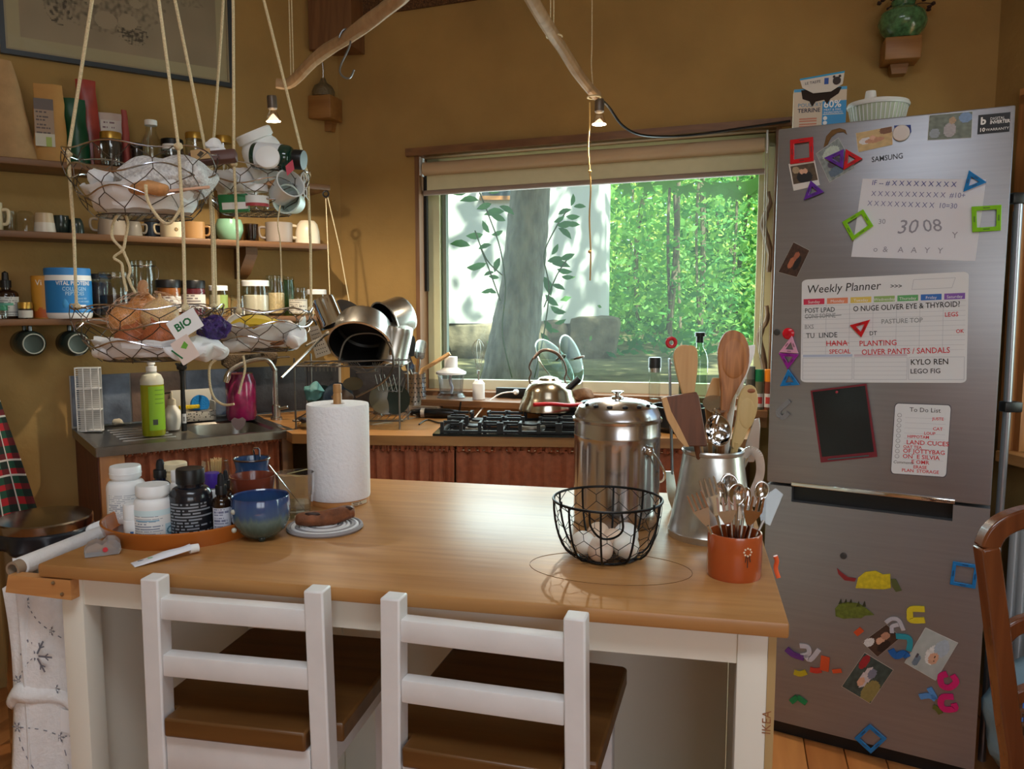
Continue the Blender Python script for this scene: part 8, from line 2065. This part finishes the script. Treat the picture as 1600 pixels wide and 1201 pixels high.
for u0, u1 in ((.012, .31), (.32, .64), (.65, .985)):
 for a in ((u0, .03, u1, .03), (u0, .235, u1, .235), (u0, .03, u0, .235), (u1, .03, u1, .235)): line(*a, .6)
 if u1 < .7:
  for j in range(4): line(u0, .07 + j * .04, u1, .07 + j * .04, .4)
F.plate([lerp2(.012, .245), lerp2(.31, .245), lerp2(.31, .268), lerp2(.012, .268)], .0003, mat('pale blue bar', rgb(180, 192, 216), .5), 'section_bar', .001)
F.plate([lerp2(.32, .245), lerp2(.64, .245), lerp2(.64, .268), lerp2(.32, .268)], .0003, mat('pale mauve bar', rgb(206, 192, 204), .5), 'section_bar', .001)
x, y = lerp2(.03, .865); F.txt('Weekly Planner', x, y, 13, black_txt, .0014, xs=.92, shear=.15, to=lerp2(.5, .875))
x, y = lerp2(.53, .88); F.txt('>>>', x, y, 7, black_txt, .0014, bold=.0002)
for a in ((.66, .86, .67, .95), (.67, .95, .92, .95), (.92, .95, .90, .86), (.66, .86, .90, .86)): line(*a, .6)
hand = mat('green black marker', rgb(56, 66, 70), .6); faint = mat('faint marker', rgb(140, 146, 150), .6)
for st, u, v, h_, m, xs in (('POST LPAD', .02, .675, 7.5, hand, .85), ('CONS SOFINE', .02, .62, 7, faint, .75), ('BXS', .02, .52, 6.5, faint, .9), ('TU  LINDE', .03, .43, 8, hand, .9), ('O NUGE OLIVER EYE & THYROID?', .31, .675, 8.5, black_txt, .83), ('PASTURE TOP', .48, .55, 7.5, faint, .9), ('DT', .41, .445, 6.5, hand, .9),
  ('HANA', .15, .35, 8.5, red_txt, .95), ('PLANTING', .35, .345, 8.5, red_txt, .95), ('SPECIAL', .17, .275, 7, red_txt, .9), ('OLIVER PANTS / SANDALS', .365, .262, 8.8, red_txt, .86), ('LEGS', .86, .60, 7, red_txt, .9), ('OK', .93, .45, 6, red_txt, .9), ('KYLO REN', .66, .165, 9, black_txt, .9), ('LEGO FIG', .66, .085, 7.5, black_txt, .95)):
 x, y = lerp2(u, v); F.txt(st, x, y, h_, m, .0015, xs=xs, bold=.0002, to=lerp2(u + .2, v + .004), name='handwriting')
line(.02, .63, .24, .645, .9, hand); line(.15, .375, .29, .375, .9, red_txt)
# to-do list
tq_ = [(1391, 740), (1479, 746), (1487, 632), (1398, 629)]
def l3(u, v):
 b = Vector((1391, 740)) + (Vector((1479, 746)) - Vector((1391, 740))) * u; t_ = Vector((1398, 629)) + (Vector((1487, 632)) - Vector((1398, 629))) * u; q = b + (t_ - b) * v; return (q.x, q.y)
F = FT_('task_board', 'white to do list board with red handwriting', 'board', tq_, .0006)
F.plate([l3(.5 + x, .5 + y) for x, y in rrect(1, 1, .06, 4)], .001, mat('dark board edge', rgb(84, 84, 96), .4), 'edge')
F.plate([l3(.5 + x * .975, .5 + y * .98) for x, y in rrect(1, 1, .06, 4)], .0003, mat('planner board'), 'board', .001)
F.txt('To Do List', *l3(.27, .885), 7, black_txt, .0016, to=l3(.7, .885))
for j in range(9):
 a = F.l(*l3(.10, .83 - .072 * j)); MB().tube([(a[0] + .0052 * math.cos(q * PI / 8), -.0015, a[1] + .0052 * math.sin(q * PI / 8)) for q in range(16)], .0005, 4, closed=True).obj('tick_circle', grey_txt, F.base)
 a = F.l(*l3(.2, .80 - .072 * j)); b = F.l(*l3(.92, .80 - .072 * j)); MB().beam((a[0], -.0014, a[1]), (b[0], -.0014, b[1]), .0002, .0006).obj('rule', grid_m, F.base)
for st, u, v, h_ in (('JUSTE', .68, .78, 4.5), ('CAT', .70, .64, 5), ('LOUP', .55, .575, 4.5), ('HIPPOTAM', .26, .52, 4.5), ('LAND CUCES', .25, .43, 7), ('OAT TEA', .2, .375, 4.5), ('OF JOTTYBAG', .2, .31, 6.5), ('ON  E SILVIA', .2, .235, 6.5), ('E OMR', .36, .165, 6), ('ERASE', .4, .10, 5), ('PLAN  STORAGE', .2, .045, 5)):
 F.txt(st, *l3(u, v), h_, red_txt, .0016, bold=.0002, to=l3(u + .3, v), name='handwriting')
F.txt('Comments', *l3(.04, .155), 4.5, black_txt, .0016, shear=.2, to=l3(.4, .155))
# writing tablet
wq_ = [(1283, 722), (1371, 713), (1354, 599), (1267, 610)]
F = FT_('writing_tablet', 'black writing tablet in a dark red frame on the fridge', 'tablet', wq_, .001)
F.plate(wq_, .006, mat('dark red plastic', rgb(120, 30, 44), .4), 'frame')
F.plate([(1285, 713), (1366, 705), (1352, 602), (1270, 612)], .0008, mat('dark lcd film', rgb(22, 24, 26), .25), 'screen', .006)
a = F.l(1294, 717); b = F.l(1358, 711); MB().tube([(a[0], -.0072, a[1]), (b[0], -.0072, b[1])], .0016, 7).obj('stylus', mat('teal stylus', rgb(60, 110, 110), .4), F.t)
a = F.l(1308, 612); MB().ball((a[0], -.0072, a[1]), .0042, (1, .3, 1), 1).obj('red_button', mat('red button', rgb(170, 40, 56), .4), F.t)
# tiles
tile_magnet([(1235, 257), (1272, 252), (1271, 214), (1235, 219)], RED, 'red square magnetic tile at the top left of the fridge', .64)
tile_magnet([(1288, 247), (1318, 264), (1319, 233)], PUR, 'purple triangle tile on the tilted snapshot', .42, .003)
tile_magnet([(1318, 266), (1348, 248), (1322, 233)], RED, 'red triangle tile beside the purple one near the lettering', .42, .003)
tile_magnet([(1256, 313), (1288, 300), (1267, 282)], PUR, 'purple triangle tile at the corner of the instant photo', .40, .003)
tile_magnet([(1505, 300), (1542, 285), (1514, 266)], BLU, 'blue triangle tile at the corner of the drawing sheet', .42, .003)
tile_magnet([(1332, 376), (1365, 353), (1349, 327), (1316, 347)], GRN, 'green square tile on the left edge of the drawing sheet', .66, .003)
tile_magnet([(1519, 363), (1564, 360), (1565, 320), (1518, 323)], GRN, 'green square tile on the right edge of the drawing sheet', .66, .003)
tile_magnet([(1346, 527), (1360, 499), (1328, 508)], RED, 'red triangle tile pointing down on the weekly planner', .42, .003)
tile_magnet([(1218, 550), (1248, 552), (1238, 524)], PNK, 'pale pink triangle tile left of the planner', .42)
tile_magnet([(1231, 577), (1249, 553), (1217, 551)], MAG, 'magenta triangle tile pointing down left of the planner', .42)
tile_magnet([(1219, 603), (1250, 601), (1232, 576)], BLU, 'blue triangle tile lowest in the column left of the planner', .42)
tile_magnet([(1484, 912), (1524, 919), (1529, 882), (1489, 876)], BLU, 'blue square tile on the lower door beside the chair', .70)
tile_magnet([(1361, 1176), (1386, 1153), (1359, 1130), (1335, 1152)], BLU, 'blue square tile turned on its corner at the fridge bottom', .66)
def disc_magnet(px, py, r, m, label, dome=True):
 F = FT_('round_magnet', label, 'magnet', [(px, py)], .0005)
 k = mpp(F.c); MB().lathe([(0, 0), (r * k, 0), (r * k, .003), (r * .7 * k, .006 if dome else .004), (0, .007 if dome else .004)], 24, (0, 0, 0), Matrix.Rotation(R(90), 3, 'X')).obj('disc', m, F.t)
disc_magnet(1232, 521, 9, mat('red magnet', rgb(200, 20, 40), .2), 'domed red round magnet left of the planner')
disc_magnet(1214, 519, 5, mat('dark grey magnet', rgb(60, 58, 58), .4), 'small dark round magnet beside the red one', False)
disc_magnet(1318, 868, 5, mat('dark grey magnet'), 'small dark round magnet on the lower door', False)
def strip_letter(label, pts, w, colr, off=.0012, name='foam_letter'):
 """foam letter as thick strokes; pts: list of strokes"""
 allp = [p for s in pts for p in s]; F = FT_(name, label, 'letter', allp, off, 'foam letters on the lower door')
 m = mat(colr[0], colr[1], .7, bump=.2, bscale=200); k = mpp(F.c); mb = MB()
 for s in pts:
  P = [F.l(*p) for p in s]; sp = smooth_path([Vector((a, 0, b)) for a, b in P], 4) if len(P) > 2 else [Vector((a, 0, b)) for a, b in P]
  L_ = []; R_ = []; hw = w * k / 2
  for i, q in enumerate(sp):
   t_ = (sp[min(i + 1, len(sp) - 1)] - sp[max(i - 1, 0)]).normalized(); n_ = Vector((-t_.z, 0, t_.x)) * hw; L_.append(q + n_); R_.append(q - n_)
  poly = [(q.x, q.z) for q in L_ + R_[::-1]]
  a = [mb.bm.verts.new((x, 0, z)) for x, z in poly]; b = [mb.bm.verts.new((x, -.0045, z)) for x, z in poly]; n = len(sp)
  for i in range(n - 1):
   mb.bm.faces.new((b[i], b[i + 1], b[2 * n - 2 - i], b[2 * n - 1 - i])); mb.bm.faces.new((a[i], a[2 * n - 1 - i], a[2 * n - 2 - i], a[i + 1]))
  mb.bridge(a, b)
 mb.obj('letter', m, F.t)
 return F
strip_letter('yellow foam letter lying on its side on the lower door', [[(1445, 951), (1424, 951), (1422, 960), (1424, 968), (1445, 968)]], 9, ('yellow foam', rgb(220, 200, 40)))
strip_letter('white foam letter above the small couple snapshot', [[(1384, 972), (1393, 966), (1404, 968), (1412, 984)], [(1394, 988), (1394, 978), (1404, 975)]], 6, ('white foam', rgb(190, 188, 200)))
strip_letter('teal foam letter at the corner of the couple snapshot', [[(1400, 993), (1418, 995), (1422, 1003), (1420, 1016)]], 8, ('teal foam', rgb(40, 150, 170)))
strip_letter('blue foam letter below the teal one', [[(1392, 1014), (1400, 1024), (1412, 1020), (1418, 1026)]], 10, ('blue foam', rgb(30, 100, 180)))
strip_letter('white foam letter at the left of the lower door', [[(1250, 1008), (1262, 1010), (1264, 1020), (1252, 1024)], [(1258, 1022), (1266, 1030), (1280, 1014)]], 7, ('white foam', rgb(190, 188, 200)))
strip_letter('orange foam digit at the left of the lower door', [[(1290, 1025), (1289, 1036), (1288, 1047)]], 13, ('orange foam', rgb(206, 80, 36)))
strip_letter('red foam scrap touching the orange digit', [[(1266, 1045), (1275, 1047), (1283, 1046)]], 8, ('red foam', rgb(196, 56, 40)))
strip_letter('yellow foam scrap at the far left of the lower door', [[(1241, 1049), (1250, 1052), (1260, 1049)]], 8, ('dull yellow foam', rgb(190, 170, 30)))
strip_letter('small orange foam dash right of the orange digit', [[(1301, 1048), (1315, 1047)]], 6, ('orange foam', rgb(206, 80, 36)))
strip_letter('tiny orange foam scrap above the left snapshot', [[(1337, 990), (1342, 986), (1347, 982)]], 8, ('orange foam', rgb(206, 80, 36)))
strip_letter('green foam chevron low on the lower door', [[(1236, 1096), (1246, 1088)], [(1246, 1088), (1260, 1098)]], 8, ('green foam', rgb(30, 130, 76)))
strip_letter('upper magenta foam letter beside the baby snapshot', [[(1480, 1052), (1470, 1056), (1472, 1070), (1484, 1073), (1494, 1064), (1488, 1054)]], 9, ('magenta foam', rgb(206, 24, 110)))
strip_letter('lower magenta foam letter near the blue letter', [[(1490, 1088), (1474, 1088), (1470, 1098), (1476, 1107), (1492, 1106), (1490, 1098)]], 9, ('magenta foam', rgb(206, 24, 110)))
strip_letter('light blue foam letter next to the magenta letters', [[(1437, 1088), (1452, 1086), (1462, 1092)], [(1452, 1074), (1458, 1084), (1461, 1091)]], 8, ('light blue foam', rgb(90, 150, 220)))
strip_letter('olive green foam scrap under the magenta letters', [[(1458, 1103), (1464, 1106), (1470, 1114)]], 7, ('olive foam', rgb(96, 100, 40)))
strip_letter('purple foam tail shape at the left edge of the lower door', [[(1229, 1013), (1240, 1022), (1256, 1027)]], 9, ('purple foam', rgb(100, 50, 130)))
strip_letter('grey hook shaped foam letter on the upper door', [[(1234, 626), (1218, 640), (1217, 648), (1224, 652), (1232, 645)]], 7, ('grey foam', rgb(130, 130, 132)))
# dinosaur magnets
F = FT_('dinosaur_magnet', 'flat yellow dinosaur magnet with red spiny tail', 'magnet', [(1308, 886), (1410, 928)], .001, 'dinosaur magnets')
F.plate([(1337, 918), (1341, 902), (1352, 893), (1368, 891), (1380, 897), (1391, 896), (1392, 918), (1380, 920)], .003, mat('yellow dinosaur', rgb(206, 186, 34), .5, var=.2, scale=90), 'body')
F.plate([(1338, 903), (1325, 901), (1314, 893), (1308, 887), (1310, 896), (1320, 906), (1336, 908)], .003, mat('red tail', rgb(140, 40, 44), .5), 'tail')
F.plate([(1392, 904), (1400, 904), (1409, 922), (1400, 924), (1394, 916)], .003, mat('olive head', rgb(84, 92, 50), .5), 'head')
F = FT_('dinosaur_magnet', 'flat green dinosaur magnet with dark back plates', 'magnet', [(1305, 934), (1366, 966)], .001, 'dinosaur magnets')
F.plate([(1306, 962), (1305, 950), (1312, 942), (1326, 940), (1342, 942), (1354, 950), (1366, 960), (1352, 961), (1346, 965), (1330, 965), (1318, 966)], .003, mat('green dinosaur', rgb(100, 112, 40), .5, var=.3, scale=90), 'body')
for x in (1313, 1321, 1329, 1341, 1350): F.plate([(x - 3, 943 + (x > 1335) * 4), (x + 3, 943 + (x > 1335) * 4), (x + 1, 935 + (x > 1335) * 3)], .003, mat('dark plate', rgb(50, 52, 34), .5), 'back_plate')
photo('snapshot', 'small couple snapshot under the white and teal letters', [(1371, 1026), (1408, 995), (1385, 975), (1347, 1003)], photo_fn(rgb(70, 50, 42), [(.45, .5, .14, .2, skin), (.7, .55, .14, .2, rgb(190, 140, 116)), (.15, .8, .2, .2, rgb(220, 220, 222)), (.4, .2, .25, .2, rgb(40, 30, 30))], 9, .4, 6))
photo('snapshot', 'baby snapshot at the right of the lower door', [(1462, 1063), (1497, 1004), (1446, 980), (1413, 1035)][::1], photo_fn(rgb(176, 186, 186), [(.5, .42, .26, .2, rgb(226, 228, 230)), (.72, .3, .22, .2, rgb(170, 188, 204)), (.42, .36, .15, .14, skin), (.38, .33, .02, .02, hair), (.47, .36, .02, .02, hair), (.2, .75, .14, .1, rgb(110, 130, 150)), (.3, .8, .06, .05, rgb(80, 80, 90))], 6, .12, 7))
photo('snapshot', 'snapshot of a sleeping baby on a lap, lowest on the fridge', [(1360, 1099), (1396, 1046), (1351, 1019), (1315, 1072)][::1], photo_fn(rgb(60, 76, 74), [(.25, .2, .3, .25, rgb(140, 130, 80)), (.5, .55, .30, .14, rgb(206, 196, 200)), (.35, .6, .12, .1, skin), (.65, .45, .14, .12, rgb(120, 126, 150)), (.8, .85, .2, .12, rgb(160, 40, 50))], 8, .5, 8))
# ================================================================ on top of the fridge
def ftop(x, y): return Vector((FX, FY, FTOP)) + Matrix.Rotation(FT, 3, 'Z') @ Vector((x, y, 0))
b0_ = on_line(1278, ftop(0, .16), Vector((math.cos(FT), math.sin(FT), 0)))
cw, chh, cdp = .150, .135, .06
box = thing('cat_food_box', 'torn open cat food carton on top of the fridge', 'box', b0_, FT + R(14))
cardm = mat('tan box card', rgb(198, 178, 150), .7)
def cat_box(u, v):
 if u > .55 and v < .70:
  return rgb(36, 140, 200) if not (.56 < u < .95 and (.40 < v < .415)) else rgb(210, 210, 200)
 if v > .93: return rgb(60, 150, 200)
 if u < .5 and v < .38 and int(v * 34) % 2 and .12 < u < .45: return rgb(196, 120, 90)
 return rgb(206, 188, 164)
MB().span((-cw / 2, -cdp / 2, .001), (cw / 2, cdp / 2, chh)).obj('carton', cardm, box)
ink_panel('front_print', vcol('paper'), box, ((-cw / 2, -cdp / 2 - .0006, .001), (cw / 2, -cdp / 2 - .0006, .001), (cw / 2, -cdp / 2 - .0006, chh), (-cw / 2, -cdp / 2 - .0006, chh)), cat_box, 60, 60)
nv_ = mat('navy print', rgb(50, 56, 80), .6)
def bt(s, u, v, h_, m, **k): text('lettering', s, h_, m, box, XZ(-cw / 2 + cw * u, -cdp / 2 - .0012, chh * v), **k)
bt('POULTRY', .08, .60, .016, mat('teal print', rgb(60, 140, 180), .6)); bt('TERRINE', .08, .48, .017, nv_, bold=.0003); bt('60%', .57, .56, .030, white_txt, bold=.0006); bt('MEAT & FISH', .58, .49, .0085, white_txt); bt('INGREDIENTS', .58, .43, .0085, white_txt)
bt('with salmon', .15, .06, .013, mat('blue script', rgb(60, 110, 170), .6), shear=.3)
for j in range(3): MB().lathe([(0, 0), (.006, 0), (.006, .0006), (0, .0006)], 14, (-cw / 2 + cw * .61, -cdp / 2 - .0007, chh * (.33 - .1 * j)), Matrix.Rotation(R(90), 3, 'X')).obj('print_dot', white_txt, box)
# torn opening and raised flap
MB().plate([(-.055, chh - .004), (-.05, chh - .03), (-.03, chh - .038), (-.022, chh - .055), (-.012, chh - .04), (.012, chh - .036), (.02, chh - .05), (.03, chh - .034), (.052, chh - .02), (.06, chh - .002)], -cdp / 2 - .0016, -cdp / 2 - .0008).obj('torn_hole', mat('dark box inside', rgb(46, 34, 28), .9), box)
fl_ = [(-.052, .0), (-.02, -.018), (.03, -.016), (.062, .004), (.066, .040), (-.060, .026)]
MB().plate([(x, chh + .002 + z) for x, z in fl_], -cdp / 2 - .006, -cdp / 2 - .0045).obj('flap', mat('pale flap card', rgb(214, 206, 196), .7), box)
MB().plate([(-.060, chh + .024), (.066, chh + .038), (.066, chh + .043), (-.060, chh + .029)], -cdp / 2 - .0066, -cdp / 2 - .0042).obj('flap_edge', mat('cyan print', rgb(40, 150, 200), .6), box)
text('lettering', 'LE TASTE', .011, nv_, box, XZ(-.045, -cdp / 2 - .0072, chh + .010, R(5))); MB().span((.010, -cdp / 2 - .0072, chh + .008), (.022, -cdp / 2 - .0066, chh + .026)).obj('blue_seal', mat('blue seal', rgb(40, 80, 160), .6), box)
for x, z, r_ in ((.045, .016, .012), (.037, .028, .004), (.053, .029, .004)): MB().ball((x, -cdp / 2 - .0072, chh + z), r_, (1, .08, 1), 2).obj('cat_head_print', mat('dark print', rgb(60, 50, 48), .7), box)
ss = on_line(1370, ftop(0, .26), Vector((math.cos(FT), math.sin(FT), 0))); k = mpp(ss)
sal = thing('salad_spinner', 'white salad spinner with a ribbed bowl behind the cat food box', 'salad spinner', ss, 0)
gw = mat('translucent pale green plastic', rgb(196, 206, 182), .35)
Rr = 44 * k
MB().lathe([(0, 0), (Rr * .72, 0), (Rr * .80, .012), (Rr * .97, .085), (0, .085)], 48).obj('bowl', gw, sal)
for j in range(40):
 a = 2 * PI * j / 40; MB().beam((Rr * .83 * math.cos(a), Rr * .83 * math.sin(a), .022), (Rr * .975 * math.cos(a), Rr * .975 * math.sin(a), .083), .003, .002).obj('rib', white_pl, sal)
zl = hz(ss, 1370, 160)
MB().lathe([(0, .084), (Rr * 1.02, .084), (Rr * 1.04, .090), (Rr * 1.0, .098), (Rr * .55, .108), (0, .110)], 48).obj('lid', white_pl, sal)
MB().lathe([(0, .108), (.018, .108), (.015, .130), (.014, .134), (0, .134)], 20, (-Rr * .28, 0, 0)).obj('knob', white_pl, sal)
# ================================================================ right edge: chair, radiator, clutter
cd = 1.46
def cp(px, py, d=cd): return aty(px, py, d)
ch = thing('ladder_back_chair', 'reddish wooden chair with arched back and woven panel at the right edge', 'chair', Vector((cp(1552, 1201).x, cd, 0)), 0)
c0_ = Vector((cp(1552, 1201).x, cd, 0))
chw = wood('varnished cherry wood', rgb(124, 70, 36), rgb(88, 44, 22), .25, scale=8, axis=2, ring=.5, coat=.4)
def cbeam(pts, w, d, name):
 sp = smooth_path([p - c0_ for p in pts], 5); mb = MB()
 rg = []
 for i, q in enumerate(sp):
  t_ = (sp[min(i + 1, len(sp) - 1)] - sp[max(i - 1, 0)]).normalized(); n_ = Vector((-t_.z, 0, t_.x)).normalized()
  rg.append(mb.ring([q + n_ * w / 2 + Vector((0, -d / 2, 0)), q - n_ * w / 2 + Vector((0, -d / 2, 0)), q - n_ * w / 2 + Vector((0, d / 2, 0)), q + n_ * w / 2 + Vector((0, d / 2, 0))]))
 for a, b in zip(rg, rg[1:]): mb.bridge(a, b)
 mb.bm.faces.new(rg[0]); mb.bm.faces.new(rg[-1])
 o = mb.obj(name, chw, ch, ang=50); bv = o.modifiers.new('edge', 'BEVEL'); bv.width = .004; bv.segments = 2; bv.limit_method = 'ANGLE'
post_l = [cp(1541, 852), cp(1551, 930), cp(1562, 1020), cp(1574, 1120), cp(1584, 1210), Vector((cp(1590, 1210).x, cd + .02, .30)), Vector((cp(1590, 1210).x, cd + .05, 0))]
cbeam(post_l, .034, .036, 'back_post')
cbeam([cp(1541, 856), cp(1552, 832), cp(1575, 815), cp(1610, 805), cp(1660, 802), cp(1710, 806), cp(1745, 822), cp(1758, 850)], .036, .030, 'crest_rail')
cbeam([cp(1758, 848), cp(1750, 930), cp(1742, 1020), cp(1734, 1120), cp(1728, 1210), Vector((cp(1726, 1210).x, cd + .02, .30)), Vector((cp(1726, 1210).x, cd + .05, 0))], .034, .036, 'back_post')
cbeam([cp(1558, 1005), cp(1580, 982), cp(1610, 970), cp(1650, 966), cp(1690, 972), cp(1720, 985), cp(1742, 1005)], .030, .020, 'back_rail')
cbeam([cp(1572, 1102), cp(1592, 1085), cp(1650, 1070), cp(1710, 1085), cp(1732, 1102)], .026, .020, 'back_rail')
wick = mat('dark woven cane', rgb(104, 70, 46), .6, var=.3, scale=60)
for j in range(14):
 a = cp(1584 + j * 2.0 * 5.2, 1100 - 16 * math.sin(PI * j / 13), cd) - c0_; b = Vector((a.x, 0, .47)); MB().tube([a, b], .004, 6).obj('cane_upright', wick, ch)
for j in range(9):
 z = .49 + j * .0135; MB().tube([Vector((cp(1580, 1150).x - c0_.x + .005, -.004 * (-1) ** j, z)), Vector((cp(1730, 1150).x - c0_.x, -.004 * (-1) ** j, z))], .0042, 6).obj('cane_strand', wick, ch)
xl, xr = cp(1590, 1210).x - c0_.x, cp(1726, 1210).x - c0_.x
MB().span((xl - .03, -.40, .435), (xr + .03, .02, .462), bev=.006).obj('seat', chw, ch)
for x in (xl, xr): MB().span((x - .017, -.385, 0), (x + .017, -.35, .434), bev=.003).obj('front_leg', chw, ch)
# radiator on the right wall
rd = thing('radiator', 'white ribbed panel radiator under the right window', 'radiator', WR(.28, .02, 0), AR)
MB().span((0, -.07, .14), (1.1, -.005, .66), bev=.006).obj('panel', white_pl, rd)
for j in range(26): MB().span((.012 + j * .0415, -.076, .17), (.036 + j * .0415, -.0695, .63), bev=.002).obj('rib', white_pl, rd)
for x in (.1, 1.0): MB().span((x - .02, -.005, .3), (x + .02, .019, .5)).obj('wall_mount', steel, rd)
for x in (.06, 1.04): MB().tube([(x, -.035, .141), (x, -.035, 0)], .008, 8).obj('pipe', white_pl, rd)
# quilted bag on the floor by the radiator
bg = aty(1600, 1060, 2.15)
qb = thing('quilted_bag', 'pale blue quilted bag on the floor beside the radiator', 'bag', Vector((bg.x + .05, bg.y, 0)), 0)
MB().ball((0, 0, .20), 1, (.14, .10, .20), 4).jitter(.02, 14).obj('bag', mat('blue quilt', rgb(120, 150, 170), .9, bump=.5, bscale=30), qb)
MB().tube(smooth_path([(-.08, -.08, .32), (-.12, -.10, .24), (-.10, -.11, .14)], 4), .010, 8).obj('blue_strap', mat('bright blue strap', rgb(60, 110, 190), .6), qb)
MB().ball((-.02, -.10, .22), .05, (1, .5, .9), 2).obj('dark_pocket', mat('dark pocket', rgb(30, 32, 36), .8), qb)
# socket box with cables on the right wall sill
sb_ = onplane(1592, 858, WR(0, .016, 0), RN)
so = thing('cable_box', 'black plug adapter with cables hanging by the right window', 'adapter', sb_, AR)
MB().box((.01, 0, 0), (.05, .03, .045), bev=.004).obj('adapter', black_pl, so)
MB().tube(smooth_path([(-.01, 0, .0), (-.04, .01, .012), (-.06, .02, -.01), (-.065, .03, -.06)], 4), .0035, 7).obj('cable', black_pl, so)
MB().tube(smooth_path([(-.01, 0, .012), (-.035, .0, .03), (-.01, .02, .04), (.05, .03, .05)], 4), .003, 7).obj('cable', black_pl, so)
# pole mop beside the fridge
m0 = aty(1592, 310, 2.30); m1 = aty(1573, 650, 2.30)
mp_ = thing('aluminium_pole', 'grey aluminium pole with black clips standing beside the fridge', 'pole', Vector((m1.x - .01, m1.y, 0)), 0); o_ = Vector((m1.x - .01, m1.y, 0))
MB().tube([Vector((0, 0, 0)), m1 - o_, m0 - o_], .011, 12).obj('tube', mat('anodised aluminium', rgb(150, 152, 160), .3, .8), mp_)
MB().box(m0 - o_, (.05, .035, .03), bev=.004).obj('top_clip', black_pl, mp_); MB().box(aty(1579, 635, 2.30) - o_, (.05, .035, .03), bev=.004).obj('lower_clip', black_pl, mp_)
MB().tube([aty(1586, 330, 2.31) - o_, aty(1571, 640, 2.31) - o_], .006, 10).obj('black_rod', black_pl, mp_)
